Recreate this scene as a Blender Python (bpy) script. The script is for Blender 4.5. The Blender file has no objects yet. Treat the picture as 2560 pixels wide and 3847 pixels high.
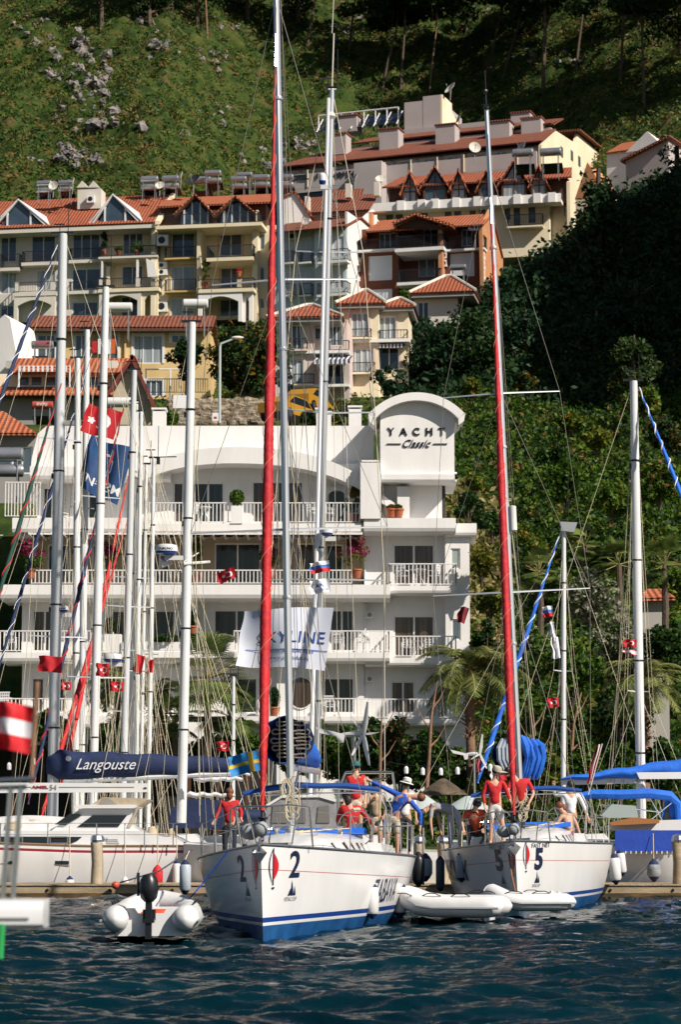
import bpy, math, random
import numpy as np
from mathutils import Vector, Matrix
R=math.radians
random.seed(7); rng=np.random.default_rng(11)
sc=bpy.context.scene; col=sc.collection
# ---------------------------------------------------------------- camera
FOC=85/24*2560; HC=1.75; PIT=math.atan(0.1312); SP,CP=math.sin(PIT),math.cos(PIT)
cd=bpy.data.cameras.new('camera'); cam=bpy.data.objects.new('camera',cd); col.objects.link(cam)
cd.sensor_fit='HORIZONTAL'; cd.sensor_width=24; cd.lens=85; cd.clip_start=.5; cd.clip_end=2000
cam.location=(0,0,HC); cam.rotation_euler=(math.pi/2+PIT,0,0)
cd.dof.use_dof=True; cd.dof.focus_distance=52; cd.dof.aperture_fstop=3.4
sc.camera=cam
def P(px,py,D):
    u=(px-1280)/FOC; v=(1923.5-py)/FOC; k=D/(CP-v*SP)
    return Vector((u*k,D,HC+(SP+v*CP)*k))
def ZW(py,D): return P(1280,py,D).z
# ---------------------------------------------------------------- light
SD=Vector((math.cos(R(40))*math.sin(R(52)),-math.cos(R(40))*math.cos(R(52)),math.sin(R(40))))
w=bpy.data.worlds.new('World'); sc.world=w; w.use_nodes=True
nt=w.node_tree; sk=nt.nodes.new('ShaderNodeTexSky'); sk.sky_type='NISHITA'; sk.sun_disc=False
sk.sun_elevation=R(40); sk.sun_rotation=math.atan2(SD.x,SD.y); sk.air_density=1.0
nt.links.new(sk.outputs[0],nt.nodes['Background'].inputs[0]); nt.nodes['Background'].inputs[1].default_value=.05
ld=bpy.data.lights.new('sun','SUN'); ld.energy=5.0; ld.angle=R(.5); ld.color=(1,.92,.82)
lo=bpy.data.objects.new('sun',ld); col.objects.link(lo); lo.rotation_euler=SD.to_track_quat('Z','Y').to_euler()
lo.location=(60,-40,80)
sc.view_settings.view_transform='Standard'; sc.view_settings.look='None'; sc.view_settings.exposure=.30; sc.view_settings.gamma=1
sc.render.engine='CYCLES'; sc.cycles.max_bounces=5; sc.cycles.diffuse_bounces=2; sc.cycles.glossy_bounces=3
sc.cycles.transparent_max_bounces=6; sc.cycles.caustics_reflective=False; sc.cycles.caustics_refractive=False
sc.cycles.use_denoising=True
# ---------------------------------------------------------------- materials
M={}
def mat(name,c,rough=.6,metal=0,c2=None,scale=2.0,thr=None,bump=0,bscale=20,spec=.5,stretch=None,c3=None,coord='Object',trans=0):
    if name in M: return M[name]
    m=bpy.data.materials.new(name); m.use_nodes=True; t=m.node_tree; N=t.nodes; b=N['Principled BSDF']
    b.inputs['Roughness'].default_value=rough; b.inputs['Metallic'].default_value=metal
    b.inputs['Specular IOR Level'].default_value=spec
    b.inputs['Base Color'].default_value=(*c,1)
    if trans: 
        b.inputs['Subsurface Weight'].default_value=0
    tc=N.new('ShaderNodeTexCoord'); v=tc.outputs[coord]
    if stretch:
        mp=N.new('ShaderNodeMapping'); mp.inputs['Scale'].default_value=stretch; t.links.new(v,mp.inputs[0]); v=mp.outputs[0]
    if c2:
        n=N.new('ShaderNodeTexNoise'); n.inputs['Scale'].default_value=scale; n.inputs['Detail'].default_value=5; n.inputs['Roughness'].default_value=.6
        t.links.new(v,n.inputs[0]); r=N.new('ShaderNodeValToRGB'); t.links.new(n.outputs[0],r.inputs[0])
        a,bb=thr or (.35,.65); r.color_ramp.elements[0].position=a; r.color_ramp.elements[1].position=bb
        r.color_ramp.elements[0].color=(*c,1); r.color_ramp.elements[1].color=(*c2,1)
        if c3:
            e=r.color_ramp.elements.new((a+bb)/2); e.color=(*c3,1)
        t.links.new(r.outputs[0],b.inputs['Base Color'])
    if bump:
        n2=N.new('ShaderNodeTexNoise'); n2.inputs['Scale'].default_value=bscale; n2.inputs['Detail'].default_value=3
        t.links.new(v,n2.inputs[0]); bp=N.new('ShaderNodeBump'); bp.inputs['Strength'].default_value=bump; bp.inputs['Distance'].default_value=.05
        t.links.new(n2.outputs[0],bp.inputs['Height']); t.links.new(bp.outputs[0],b.inputs['Normal'])
    M[name]=m; return m
def leafmat(name,c,c2,scale=.6,tr=.25,rough=.5,thr=(.35,.65),c3=None):
    m=mat(name,c,rough,c2=c2,scale=scale,spec=.12,thr=thr,c3=c3); t=m.node_tree
    if not t.nodes.get('TR'):
        b=t.nodes['Principled BSDF']; x=t.nodes.new('ShaderNodeBsdfTranslucent'); x.name='TR'; mx=t.nodes.new('ShaderNodeMixShader')
        mx.inputs[0].default_value=tr; src=b.inputs['Base Color'].links[0].from_socket; t.links.new(src,x.inputs[0])
        o=t.nodes['Material Output']; t.links.new(b.outputs[0],mx.inputs[1]); t.links.new(x.outputs[0],mx.inputs[2]); t.links.new(mx.outputs[0],o.inputs[0])
    return m
def rooftile(name,c,c2,pitch=.28,axis=0):
    """tiles: ribs along the slope + rows"""
    if name in M: return M[name]
    m=mat(name,c,.8,c2=c2,scale=2.2,thr=(.3,.7)); t=m.node_tree; N=t.nodes; b=N['Principled BSDF']
    tc=N.new('ShaderNodeTexCoord'); sep=N.new('ShaderNodeSeparateXYZ'); t.links.new(tc.outputs['Object'],sep.inputs[0])
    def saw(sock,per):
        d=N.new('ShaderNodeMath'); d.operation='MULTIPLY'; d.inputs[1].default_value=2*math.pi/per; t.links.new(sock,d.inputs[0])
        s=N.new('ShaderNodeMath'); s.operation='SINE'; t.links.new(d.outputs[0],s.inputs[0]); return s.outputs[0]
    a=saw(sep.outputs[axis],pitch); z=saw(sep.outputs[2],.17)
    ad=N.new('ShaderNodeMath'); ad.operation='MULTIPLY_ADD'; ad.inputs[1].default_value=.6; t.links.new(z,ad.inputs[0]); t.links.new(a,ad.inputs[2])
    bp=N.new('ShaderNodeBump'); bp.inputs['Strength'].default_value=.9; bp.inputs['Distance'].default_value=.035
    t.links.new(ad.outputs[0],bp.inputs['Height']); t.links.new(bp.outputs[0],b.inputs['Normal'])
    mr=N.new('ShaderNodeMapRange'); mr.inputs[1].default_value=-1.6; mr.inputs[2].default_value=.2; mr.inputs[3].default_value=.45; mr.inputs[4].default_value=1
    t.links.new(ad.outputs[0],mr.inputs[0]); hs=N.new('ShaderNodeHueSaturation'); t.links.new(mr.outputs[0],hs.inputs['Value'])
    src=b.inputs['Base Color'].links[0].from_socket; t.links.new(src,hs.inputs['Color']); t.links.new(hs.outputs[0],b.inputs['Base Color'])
    return m
def curtain(name,c,c2,sc_=9):
    return mat(name,c,.12,c2=c2,scale=1.0,stretch=(sc_,sc_,.25),thr=(.45,.62),spec=.6)
WHITE=mat('white_render',(.80,.78,.755),.7,c2=(.70,.68,.65),scale=1.1,stretch=(1,1,.22),thr=(.42,.8),bump=.1,bscale=6)
GEL=mat('white_gelcoat',(.74,.74,.74),.16,c2=(.66,.66,.65),scale=1.2,stretch=(1,1,.35),thr=(.4,.8))
ALU=mat('anodised_aluminium',(.62,.64,.66),.32,.6)
STEEL=mat('stainless_steel',(.62,.63,.65),.2,.9)
MASTW=mat('white_painted_mast',(.72,.73,.72),.32,c2=(.66,.67,.67),scale=1.5)
ROPE=mat('rope',(.55,.48,.34),.8); LINEL=mat('pale_rope_sunlit_stay',(.62,.55,.40),.7); WIRE=mat('wire',(.30,.29,.27),.35,.6)  # pale rope; on steel stays its cream stands for sunlight
BLACK=mat('black_plastic',(.012,.013,.016),.35); DGLASS=mat('dark_glass',(.012,.02,.028),.06,spec=.8)
GREYG=mat('grey_glass',(.05,.075,.09),.1,c2=(.10,.13,.15),scale=.5,spec=.8)
NAVY=mat('navy_canvas',(.006,.016,.06),.75,c2=(.01,.024,.085),scale=1.5,bump=.4,bscale=5)
BLUEC=mat('blue_canvas',(.008,.11,.55),.75,c2=(.012,.15,.66),scale=2,bump=.5,bscale=5)
REDC=mat('red_canvas',(.56,.012,.016),.7,c2=(.36,.006,.012),scale=2.2,bump=.6,bscale=6)
TURKRED=mat('flag_red',(.55,.006,.012),.7); FWHITE=mat('flag_white',(.75,.75,.76),.7); FBLUE=mat('flag_blue',(.01,.09,.42),.7)
BEIGE=mat('beige_canvas',(.46,.38,.27),.8,c2=(.40,.33,.23),scale=3,bump=.3,bscale=8)
RUBW=mat('white_vinyl',(.72,.72,.71),.4,c2=(.60,.60,.59),scale=2)
# ---------------------------------------------------------------- mesh builder
class MB:
    def __init__(s): s.v=[]; s.f=[]; s.m=[]; s.mi=0; s.uv=None
    def add(s,vs,fs):
        o=len(s.v); s.v+= [tuple(q) for q in vs]; s.f+= [tuple(i+o for i in f) for f in fs]; s.m+=[s.mi]*len(fs); return s
    def box(s,x0,x1,y0,y1,z0,z1):
        if x0>x1:x0,x1=x1,x0
        if y0>y1:y0,y1=y1,y0
        if z0>z1:z0,z1=z1,z0
        return s.add([(x0,y0,z0),(x1,y0,z0),(x1,y1,z0),(x0,y1,z0),(x0,y0,z1),(x1,y0,z1),(x1,y1,z1),(x0,y1,z1)],
          [(0,3,2,1),(4,5,6,7),(0,1,5,4),(1,2,6,5),(2,3,7,6),(3,0,4,7)])
    def obox(s,c,ax,ay,az):
        c=Vector(c);ax=Vector(ax);ay=Vector(ay);az=Vector(az)
        vs=[c+i*ax+j*ay+k*az for k in(-.5,.5) for j in(-.5,.5) for i in(-.5,.5)]
        return s.add(vs,[(0,2,3,1),(4,5,7,6),(0,1,5,4),(1,3,7,5),(3,2,6,7),(2,0,4,6)])
    def prism(s,poly,a,b,axis='y'):
        n=len(poly)
        f={'y':lambda p,t:(p[0],t,p[1]),'x':lambda p,t:(t,p[0],p[1]),'z':lambda p,t:(p[0],p[1],t)}[axis]
        vs=[f(p,a) for p in poly]+[f(p,b) for p in poly]
        return s.add(vs,[tuple(range(n)),tuple(range(2*n-1,n-1,-1))]+[(i,(i+1)%n+0,(i+1)%n+n,i+n)[::-1] for i in range(n)])
    def quad(s,*p): return s.add(p,[tuple(range(len(p)))])
    def path(s,pts,r,n=6,cap=True,twist=0,flat=1.0):
        pts=[Vector(p) for p in pts]
        if not hasattr(r,'__len__'): r=[r]*len(pts)
        vs=[];fs=[];ref=None
        for i,p in enumerate(pts):
            d=(pts[min(i+1,len(pts)-1)]-pts[max(i-1,0)])
            if d.length<1e-9: d=Vector((0,0,1))
            d.normalize()
            if ref is None:
                ref=d.orthogonal().normalized() if abs(d.z)<.9 else (Vector((1,0,0))-d*d.x).normalized()
            ref=(ref-d*ref.dot(d)); ref=ref.normalized() if ref.length>1e-6 else d.orthogonal().normalized()
            e=d.cross(ref)
            for k in range(n):
                a=2*math.pi*k/n+twist*i
                vs.append(p+(ref*math.cos(a)+e*math.sin(a)*flat)*r[i])
        for i in range(len(pts)-1):
            for k in range(n):
                fs.append((i*n+k,i*n+(k+1)%n,(i+1)*n+(k+1)%n,(i+1)*n+k))
        if cap: fs+= [tuple(range(n))[::-1],tuple((len(pts)-1)*n+k for k in range(n))]
        return s.add(vs,fs)
    def tube(s,a,b,r,r2=None,n=6): return s.path([a,b],[r,r if r2 is None else r2],n)
    def lathe(s,c,prof,n=12,axis=(0,0,1),cap=True):
        ax=Vector(axis).normalized(); return s.path2([Vector(c)+ax*h for rr,h in prof],[rr for rr,h in prof],ax,n,cap)
    def path2(s,pts,r,ax,n,cap=True):
        u=ax.orthogonal().normalized(); e=ax.cross(u); vs=[];fs=[]
        for p,rr in zip(pts,r):
            for k in range(n):
                a=2*math.pi*k/n; vs.append(p+(u*math.cos(a)+e*math.sin(a))*rr)
        for i in range(len(pts)-1):
            for k in range(n): fs.append((i*n+k,i*n+(k+1)%n,(i+1)*n+(k+1)%n,(i+1)*n+k))
        if cap: fs+=[tuple(range(n))[::-1],tuple((len(pts)-1)*n+k for k in range(n))]
        return s.add(vs,fs)
    def ball(s,c,r,n=10,m=6,sq=(1,1,1)):
        vs=[];fs=[];c=Vector(c)
        for j in range(m+1):
            ph=math.pi*j/m
            for k in range(n):
                a=2*math.pi*k/n; vs.append(c+Vector((math.sin(ph)*math.cos(a)*sq[0],math.sin(ph)*math.sin(a)*sq[1],math.cos(ph)*sq[2]))*r)
        for j in range(m):
            for k in range(n): fs.append((j*n+k,(j+1)*n+k,(j+1)*n+(k+1)%n,j*n+(k+1)%n))
        return s.add(vs,fs)
    def build(s,name,mats,parent=None,smooth=False,label=None):
        me=bpy.data.meshes.new(name); me.from_pydata(s.v,[],s.f)
        mats=mats if isinstance(mats,(list,tuple)) else [mats]
        for m_ in mats: me.materials.append(m_)
        if len(mats)>1: me.polygons.foreach_set('material_index',np.array(s.m,dtype=np.int32))
        if smooth: me.polygons.foreach_set('use_smooth',np.ones(len(s.f),dtype=bool)); 
        me.update()
        if smooth:
            try: me.set_sharp_from_angle(angle=R(42))
            except Exception: pass
        o=bpy.data.objects.new(name,me); col.objects.link(o)
        if parent is not None: o.parent=parent
        if label: o['label']=label
        return o
def npmesh(name,v,f,mats,parent=None,mi=None,smooth=False):
    me=bpy.data.meshes.new(name); v=np.asarray(v,dtype=np.float32); f=np.asarray(f,dtype=np.int32); k=f.shape[1]
    me.vertices.add(len(v)); me.vertices.foreach_set('co',v.ravel()); me.loops.add(f.size); me.loops.foreach_set('vertex_index',f.ravel())
    me.polygons.add(len(f)); me.polygons.foreach_set('loop_start',np.arange(0,f.size,k,dtype=np.int32)); me.polygons.foreach_set('loop_total',np.full(len(f),k,dtype=np.int32))
    for m_ in (mats if isinstance(mats,(list,tuple)) else [mats]): me.materials.append(m_)
    if mi is not None: me.polygons.foreach_set('material_index',np.asarray(mi,dtype=np.int32))
    if smooth: me.polygons.foreach_set('use_smooth',np.ones(len(f),dtype=bool))
    me.update(calc_edges=True); o=bpy.data.objects.new(name,me); col.objects.link(o)
    if parent is not None: o.parent=parent
    return o
def tag(o,label=None,cat=None,group=None,kind=None):
    if label:o['label']=label
    if cat:o['category']=cat
    if group:o['group']=group
    if kind:o['kind']=kind
    return o
def thing(name,label,cat,loc=(0,0,0),rz=0,group=None):
    o=bpy.data.objects.new(name,None); o.empty_display_size=.2; col.objects.link(o); o.location=loc; o.rotation_euler=(0,0,rz)
    return tag(o,label,cat,group)
def children(o): return [c for c in bpy.data.objects if c.parent==o]
def copy_tree(o,loc=None,rz=None,label=None,scale=None,kids=None):
    kids=kids or KID(o)
    c=o.copy(); col.objects.link(c)
    if loc is not None:c.location=loc
    if rz is not None:c.rotation_euler=(0,0,rz)
    if label:c['label']=label
    if scale is not None:c.scale=scale if hasattr(scale,'__len__') else (scale,)*3
    for ch,sub in kids:
        d=ch.copy(); col.objects.link(d); d.parent=c
        for g in sub:
            e=g.copy(); col.objects.link(e); e.parent=d
    return c
def KID(o): return [(c,children(c)) for c in children(o)]
class Fr:
    """frame of a facade: local x along, y inwards, z up from base"""
    def __init__(s,px,py,D,ang=0,name='house',label='',cat='house',group=None,base=None):
        p=P(px,py,D); s.o=p.copy(); s.b=p.z if base is None else base; s.o.z=s.b; s.a=R(ang)
        s.d=Vector((math.cos(s.a),math.sin(s.a),0)); s.n=Vector((-math.sin(s.a),math.cos(s.a),0))
        s.root=thing(name,label,cat,s.o,s.a,group)
    def l(s,px,py,off=0):
        q=P(px,py,1.0)-Vector((0,0,HC)); c=Vector((0,0,HC)); w_=s.o+s.n*off
        k=(w_-c).dot(s.n)/q.dot(s.n); h=c+q*k; r=h-s.o
        return r.dot(s.d), h.z-s.b
    def x(s,px,py,off=0): return s.l(px,py,off)[0]
    def z(s,px,py,off=0): return s.l(px,py,off)[1]
    def rect(s,x0,y0,x1,y1,off=0):
        return s.x(x0,(y0+y1)/2,off),s.x(x1,(y0+y1)/2,off),s.z((x0+x1)/2,y1,off),s.z((x0+x1)/2,y0,off)
    def w(s,lx,ly,lz): return s.o+s.d*lx+s.n*ly+Vector((0,0,lz))
def holewall(mb,x0,x1,z0,z1,holes,y=0,t=.16,yback=None):
    """front plane with rectangular openings + reveals; solid sides if yback"""
    xs=sorted({x0,x1,*[h[0] for h in holes],*[h[1] for h in holes]}); zs=sorted({z0,z1,*[h[2] for h in holes],*[h[3] for h in holes]})
    xs=[a for a in xs if x0<=a<=x1]; zs=[a for a in zs if z0<=a<=z1]
    for i in range(len(xs)-1):
        for j in range(len(zs)-1):
            cx=(xs[i]+xs[i+1])/2; cz=(zs[j]+zs[j+1])/2
            if any(h[0]<cx<h[1] and h[2]<cz<h[3] for h in holes): continue
            mb.quad((xs[i],y,zs[j]),(xs[i+1],y,zs[j]),(xs[i+1],y,zs[j+1]),(xs[i],y,zs[j+1]))
    for a,b,c,d in holes:
        mb.quad((a,y,c),(a,y,d),(a,y+t,d),(a,y+t,c)); mb.quad((b,y,c),(b,y+t,c),(b,y+t,d),(b,y,d))
        mb.quad((a,y,c),(a,y+t,c),(b,y+t,c),(b,y,c)); mb.quad((a,y,d),(b,y,d),(b,y+t,d),(a,y+t,d))
    if yback is not None:
        mb.quad((x0,y,z0),(x0,y,z1),(x0,yback,z1),(x0,yback,z0)); mb.quad((x1,y,z0),(x1,yback,z0),(x1,yback,z1),(x1,y,z1))
        mb.quad((x0,y,z1),(x1,y,z1),(x1,yback,z1),(x0,yback,z1)); mb.quad((x0,yback,z0),(x1,yback,z0),(x1,yback,z1),(x0,yback,z1))
        mb.quad((x0,y,z0),(x1,y,z0),(x1,yback,z0),(x0,yback,z0))
def window(parent,h,fm,gm,n=2,y=.05,fw=.06,bars=0,hz=0,name='window'):
    """frame mesh with child pane filling opening h=(x0,x1,z0,z1)"""
    x0,x1,z0,z1=h; m=MB(); d=.07
    m.box(x0+.002,x0+fw,y,y+d,z0+.002,z1-.002); m.box(x1-fw,x1-.002,y,y+d,z0+.002,z1-.002)
    m.box(x0+fw,x1-fw,y,y+d,z0+.002,z0+fw); m.box(x0+fw,x1-fw,y,y+d,z1-fw,z1-.002)
    for i in range(1,n):
        xm=x0+(x1-x0)*i/n; m.box(xm-fw*.55,xm+fw*.55,y-.006,y+d-.004,z0+fw,z1-fw)
    for i in range(1,hz+1):
        zm=z0+(z1-z0)*i/(hz+1); m.box(x0+fw,x1-fw,y+.006,y+d-.008,zm-.02,zm+.02)
    for i in range(1,bars+1):
        xm=x0+(x1-x0)*i/(bars+1); m.box(xm-.012,xm+.012,y-.04,y-.02,z0+fw,z1-fw)
    f=m.build(name,fm,parent)
    g=MB().box(x0+.01,x1-.01,y+d*.4,y+d*.75,z0+.01,z1-.01).build('pane',gm,f)
    return f
def railing(parent,pts,z0,h=1.0,sp=.13,r=.015,m=None,rail=.03,name='railing',low=.08,bw=None):
    """pts: polyline in local xy"""
    mb=MB()
    for (ax,ay),(bx,by) in zip(pts,pts[1:]):
        L=math.hypot(bx-ax,by-ay)
        if L<.01: continue
        n=max(1,int(L/sp)); dx,dy=(bx-ax)/L,(by-ay)/L
        for zz,rr in ((z0+h,rail),(z0+low,rail*.7)):
            mb.obox(((ax+bx)/2,(ay+by)/2,zz),(dx*(L+rail),dy*(L+rail),0),(-dy*rail*1.6,dx*rail*1.6,0),(0,0,rr))
        for i in range(n+1):
            q=(ax+dx*L*i/n,ay+dy*L*i/n)
            mb.box(q[0]-r,q[0]+r,q[1]-r,q[1]+r,z0+low,z0+h-rail*.4)
    return mb.build(name,m,parent)
def textmesh(s,size,align='CENTER',shear=0,extrude=0,bold=0,space=1.0):
    cu=bpy.data.curves.new('t','FONT'); cu.body=s; cu.size=size; cu.align_x=align; cu.align_y='CENTER'; cu.shear=shear; cu.extrude=extrude; cu.offset=bold; cu.space_character=space
    cu.resolution_u=4
    o=bpy.data.objects.new('t',cu); col.objects.link(o); dg=bpy.context.evaluated_depsgraph_get(); dg.update()
    me=bpy.data.meshes.new_from_object(o.evaluated_get(dg)); vs=[tuple(v.co) for v in me.vertices]; fs=[tuple(p.vertices) for p in me.polygons]
    bpy.data.objects.remove(o); bpy.data.curves.remove(cu); bpy.data.meshes.remove(me)
    return vs,fs
def interp(x,xs,ys):
    return float(np.interp(x,xs,ys))
# ---------------------------------------------------------------- terrain
TC=[-1500,-300,600,1000,1450,1800,2300,2860,3350,4200]
TD=[86.5,100,104,108,118,128,140,150,165,180,205,225,250,275,300,400]
L0=[1.0,1.3,1.5,3,14,23.3,24.2,27.5,31,36,44.5,60,75,92,108,175]
TZ=[L0,L0,L0,
 [1.0,1.3,1.5,3,14,23.3,24.2,27.5,31,36,45,55,60,80,101,170],
 [1.0,1.3,1.5,3,13,23.0,24.0,27.5,31,36,45,52,57,74,99,168],
 [1.0,1.8,2.6,4,11,17,22,26,31,40,46,51,57,76,100,168],
 [1.0,2.2,3.4,5,11,16,21,25,31.5,47,54,61,74,91,110,172],
 [1.0,2.4,3.8,5.4,11,16,21,25,33,52,60,66,80,96,114,175],
 [1.0,2.4,3.8,5.4,11,17,22,56,71,70,67,72,84,98,116,178],  # these last two columns add an unseen ridge to shade the wood
 [1.0,2.4,3.8,5.4,12,18,26,52,72,78,76,80,90,104,120,180]]
TZ=np.array(TZ)
def hnoise(x,y):
    return (np.sin(x*.31+np.sin(y*.23)*1.7)*np.cos(y*.27+np.sin(x*.19)*1.3)*.5+np.sin(x*.83+y*.61+2*np.sin(y*.4))*.22+np.sin(x*1.9-y*1.3)*np.sin(y*2.1+x*.7)*.12)
def ground(px,D):
    px=np.asarray(px,float); D=np.asarray(D,float)
    j=np.clip(np.searchsorted(TC,px)-1,0,len(TC)-2); tc=np.array(TC); f=(px-tc[j])/(tc[j+1]-tc[j]); f=np.clip(f,0,1)
    z=np.empty(np.broadcast(px,D).shape); D=np.broadcast_to(D,z.shape); j=np.broadcast_to(j,z.shape); f=np.broadcast_to(f,z.shape)
    za=np.zeros_like(z); zb=np.zeros_like(z)
    for k in range(len(TC)):
        zk=np.interp(D,TD,TZ[k]); za=np.where(j==k,zk,za); zb=np.where(j+1==k,zk,zb)
    z=za*(1-f)+zb*f
    x=(px-1280)/FOC*D; pxb=np.broadcast_to(px,z.shape)
    amp=np.interp(D,[100,115,126,129,145,160,215,240,300],[0,.3,.1,.0,.0,.5,.6,2.2,3.2])
    f2=np.clip((pxb-1800)/250,0,1)*np.ones_like(z); amp=amp*(1-f2)+f2*np.interp(D,[100,110,300],[0,1.0,2.6])
    return z+hnoise(x,D)*amp
def gz(px,D): return float(ground(px,D))
def gzw(x,y): return float(ground(1280+x/y*FOC,y))
cols=np.concatenate([np.linspace(-1500,-260,14)[:-1],np.linspace(-260,2820,330),np.linspace(2820,4200,24)[1:]])
rows=np.concatenate([np.linspace(86.5,125,60)[:-1],np.linspace(125,215,110)[:-1],np.linspace(215,320,190)[:-1],np.linspace(320,400,20)])
PX,DD=np.meshgrid(cols,rows); ZZ=ground(PX,DD)
fine=(np.sin(PX*.11*DD/250)*np.sin(DD*2.6+PX*.03)+np.sin(PX*.05-DD*1.9))*.16*np.clip((DD-215)/20,0,1); ZZ=ZZ+fine
V=np.stack([(PX-1280)/FOC*DD,DD,ZZ],-1).reshape(-1,3)
nr,nc=PX.shape; I=np.arange(nr*nc).reshape(nr,nc)
F_=np.stack([I[:-1,:-1],I[:-1,1:],I[1:,1:],I[1:,:-1]],-1).reshape(-1,4)
HILL=mat('hillside_scrub',(.020,.036,.009),.95,c2=(.10,.07,.03),scale=.55,thr=(.4,.68),c3=(.045,.07,.014),bump=1,bscale=2.5,spec=.1)
hill=npmesh('hillside',V,F_,HILL,smooth=True); tag(hill,kind='structure')
# road behind the hotel
m=MB()
rp=[(700,131.5),(900,132),(1100,132.5),(1300,134),(1420,137)]
for (a,da),(b,db) in zip(rp,rp[1:]):
    A,B=[(px-1280)/FOC for px in(a,b)]
    q=[(A*da-0,da,gz(a,da)+.06),(B*db,db,gz(b,db)+.06),(B*(db+5.5),db+5.5,gz(b,db+5.5)+.10),(A*(da+5.5),da+5.5,gz(a,da+5.5)+.10)]
    m.quad(*q)
tag(m.build('road',mat('asphalt',(.06,.058,.055),.9,c2=(.05,.05,.05),scale=2)),kind='structure')
# quay promenade and wall
m=MB(); m.box(-40,60,86.2,103.5,-.6,1.02); tag(m.build('quay',mat('quay_concrete',(.34,.31,.27),.85,c2=(.26,.24,.21),scale=.8)),kind='structure')
# ---------------------------------------------------------------- water
nr,nc=680,430
Dr=1/np.linspace(1/16.5,1/87.0,nr); tt=np.linspace(-.175,.185,nc)
T_,D_=np.meshgrid(tt,Dr); X=T_*D_; Y=D_.copy()
Zw=np.zeros_like(X); 
wr=np.random.default_rng(5)
for k in range(54):
    lam=.28*(1.072**k) ; lam=min(lam,9); th=wr.normal(R(262),R(24)); kx=2*math.pi/lam
    amp=.034*lam**.8*(1 if lam<1.1 else .62 if lam<2.4 else .25); ph=wr.uniform(0,6.28)
    mod=.6+.4*np.sin(X*.23*wr.uniform(.5,1.5)+Y*.17*wr.uniform(.5,1.5)+ph*2)
    arg=kx*(X*math.cos(th)+Y*math.sin(th))+ph+.9*np.sin(.6*X+ph)+.7*np.sin(.45*Y+2*ph)
    res=np.clip(lam/(.0028*D_*1.6),0,1)
    Zw+=amp*mod*(1-2*np.abs(np.sin(arg/2)))*.55*res if lam<2.2 else amp*mod*np.sin(arg)*.55
Zw-=Zw.mean(); V=np.stack([X,Y,Zw],-1).reshape(-1,3); I=np.arange(nr*nc).reshape(nr,nc)
F_=np.stack([I[:-1,:-1],I[:-1,1:],I[1:,1:],I[1:,:-1]],-1).reshape(-1,4)
WATER=mat('harbour_water',(.0004,.009,.0145),.08,c2=(.0008,.018,.0255),scale=.25,bump=.5,bscale=7,spec=.16)
wt=npmesh('water',V,F_,WATER,smooth=True); tag(wt,kind='structure')
m=MB(); m.quad((-200,-60,-.35),(200,-60,-.35),(200,88,-.35),(-200,88,-.35)); tag(m.build('water',WATER),kind='structure')
# ---------------------------------------------------------------- seafront hotel
H=Fr(80,3050,106,0,'hotel_building','long white rendered hotel with curved roof, rounded balconies and a sign tower','hotel',base=.9)
HR=H.root
CURT=curtain('brown_curtain',(.035,.024,.016),(.10,.07,.045)); CURT2=curtain('green_dark_glass',(.01,.018,.018),(.03,.04,.035),5)
TAN=mat('tan_render',(.42,.33,.22),.8); SHUT=mat('pergola_timber',(.34,.27,.19),.8)
POT=mat('terracotta',(.42,.12,.05),.8,c2=(.34,.09,.04),scale=3); PLAST=mat('white_plastic',(.78,.78,.78),.4)
def slab(px0,px1,y0,y1,front,depth=2.2,rnd=.16,rl=None,name='balcony',x0=None,x1=None,h=None,rpts=None):
    a,b,z0,z1=H.rect(px0,y0,px1,y1,front)
    z0,z1=min(z0,z1),max(z0,z1)
    r=min(rnd,(z1-z0)*.45); m=MB()
    prof=[(front+depth,z0),(front+r,z0),(front+r*.3,z0+r*.3),(front,z0+r),(front,z1),(front+depth,z1)]
    m.prism(prof,a,b,'x'); o=m.build(name,WHITE,HR)
    if rl:
        ra,rb,yt=rl[:3]; xa=H.x(ra,y0,front+.1); xb=H.x(rb,y0,front+.1); hh=H.z((ra+rb)/2,yt,front+.1)-z1
        pts=[(xa,front+.12),(xb,front+.12)]
        if len(rl)>3 and 'r' in rl[3]: pts=pts+[(xb,front+1.3)]
        if len(rl)>3 and 'l' in rl[3]: pts=[(xa,front+1.3)]+pts
        railing(o,pts,z1,hh,.165,.02,WHITE,.045)
    return o,z0,z1
def hwall(px0,px1,y0,y1,wins,off,back=None,m=WHITE,mull=2,gm=None,t=.14):
    a,b,z0,z1=H.rect(px0,y0,px1,y1,off)
    hs=[(H.x(w_[0],(w_[1]+w_[3])/2,off),H.x(w_[2],(w_[1]+w_[3])/2,off),max(H.z((w_[0]+w_[2])/2,w_[3],off),z0+.001),H.z((w_[0]+w_[2])/2,w_[1],off)) for w_ in wins]
    mb=MB(); holewall(mb,a,b,z0,z1,hs,off,t,back if back else off+.25); o=mb.build('wall',m,HR)
    for h,w_ in zip(hs,wins):
        g=w_[4] if len(w_)>4 else CURT
        window(HR,h,WHITE,g,w_[5] if len(w_)>5 else 2,off+.05,.07)
    return o
W4=1.5
# body behind everything
m=MB(); a,b,_,_=H.rect(130,2000,1360,2900,3.4); m.box(a,b,3.4,12,0,H.z(700,1640,3.4)); 
a2=H.x(1440,2000,3.4); b2=H.x(1766,2400,3.4); m.box(a2,b2,3.4,12,0,H.z(1500,1985,3.4)); m.build('wall',WHITE,HR)
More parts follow.
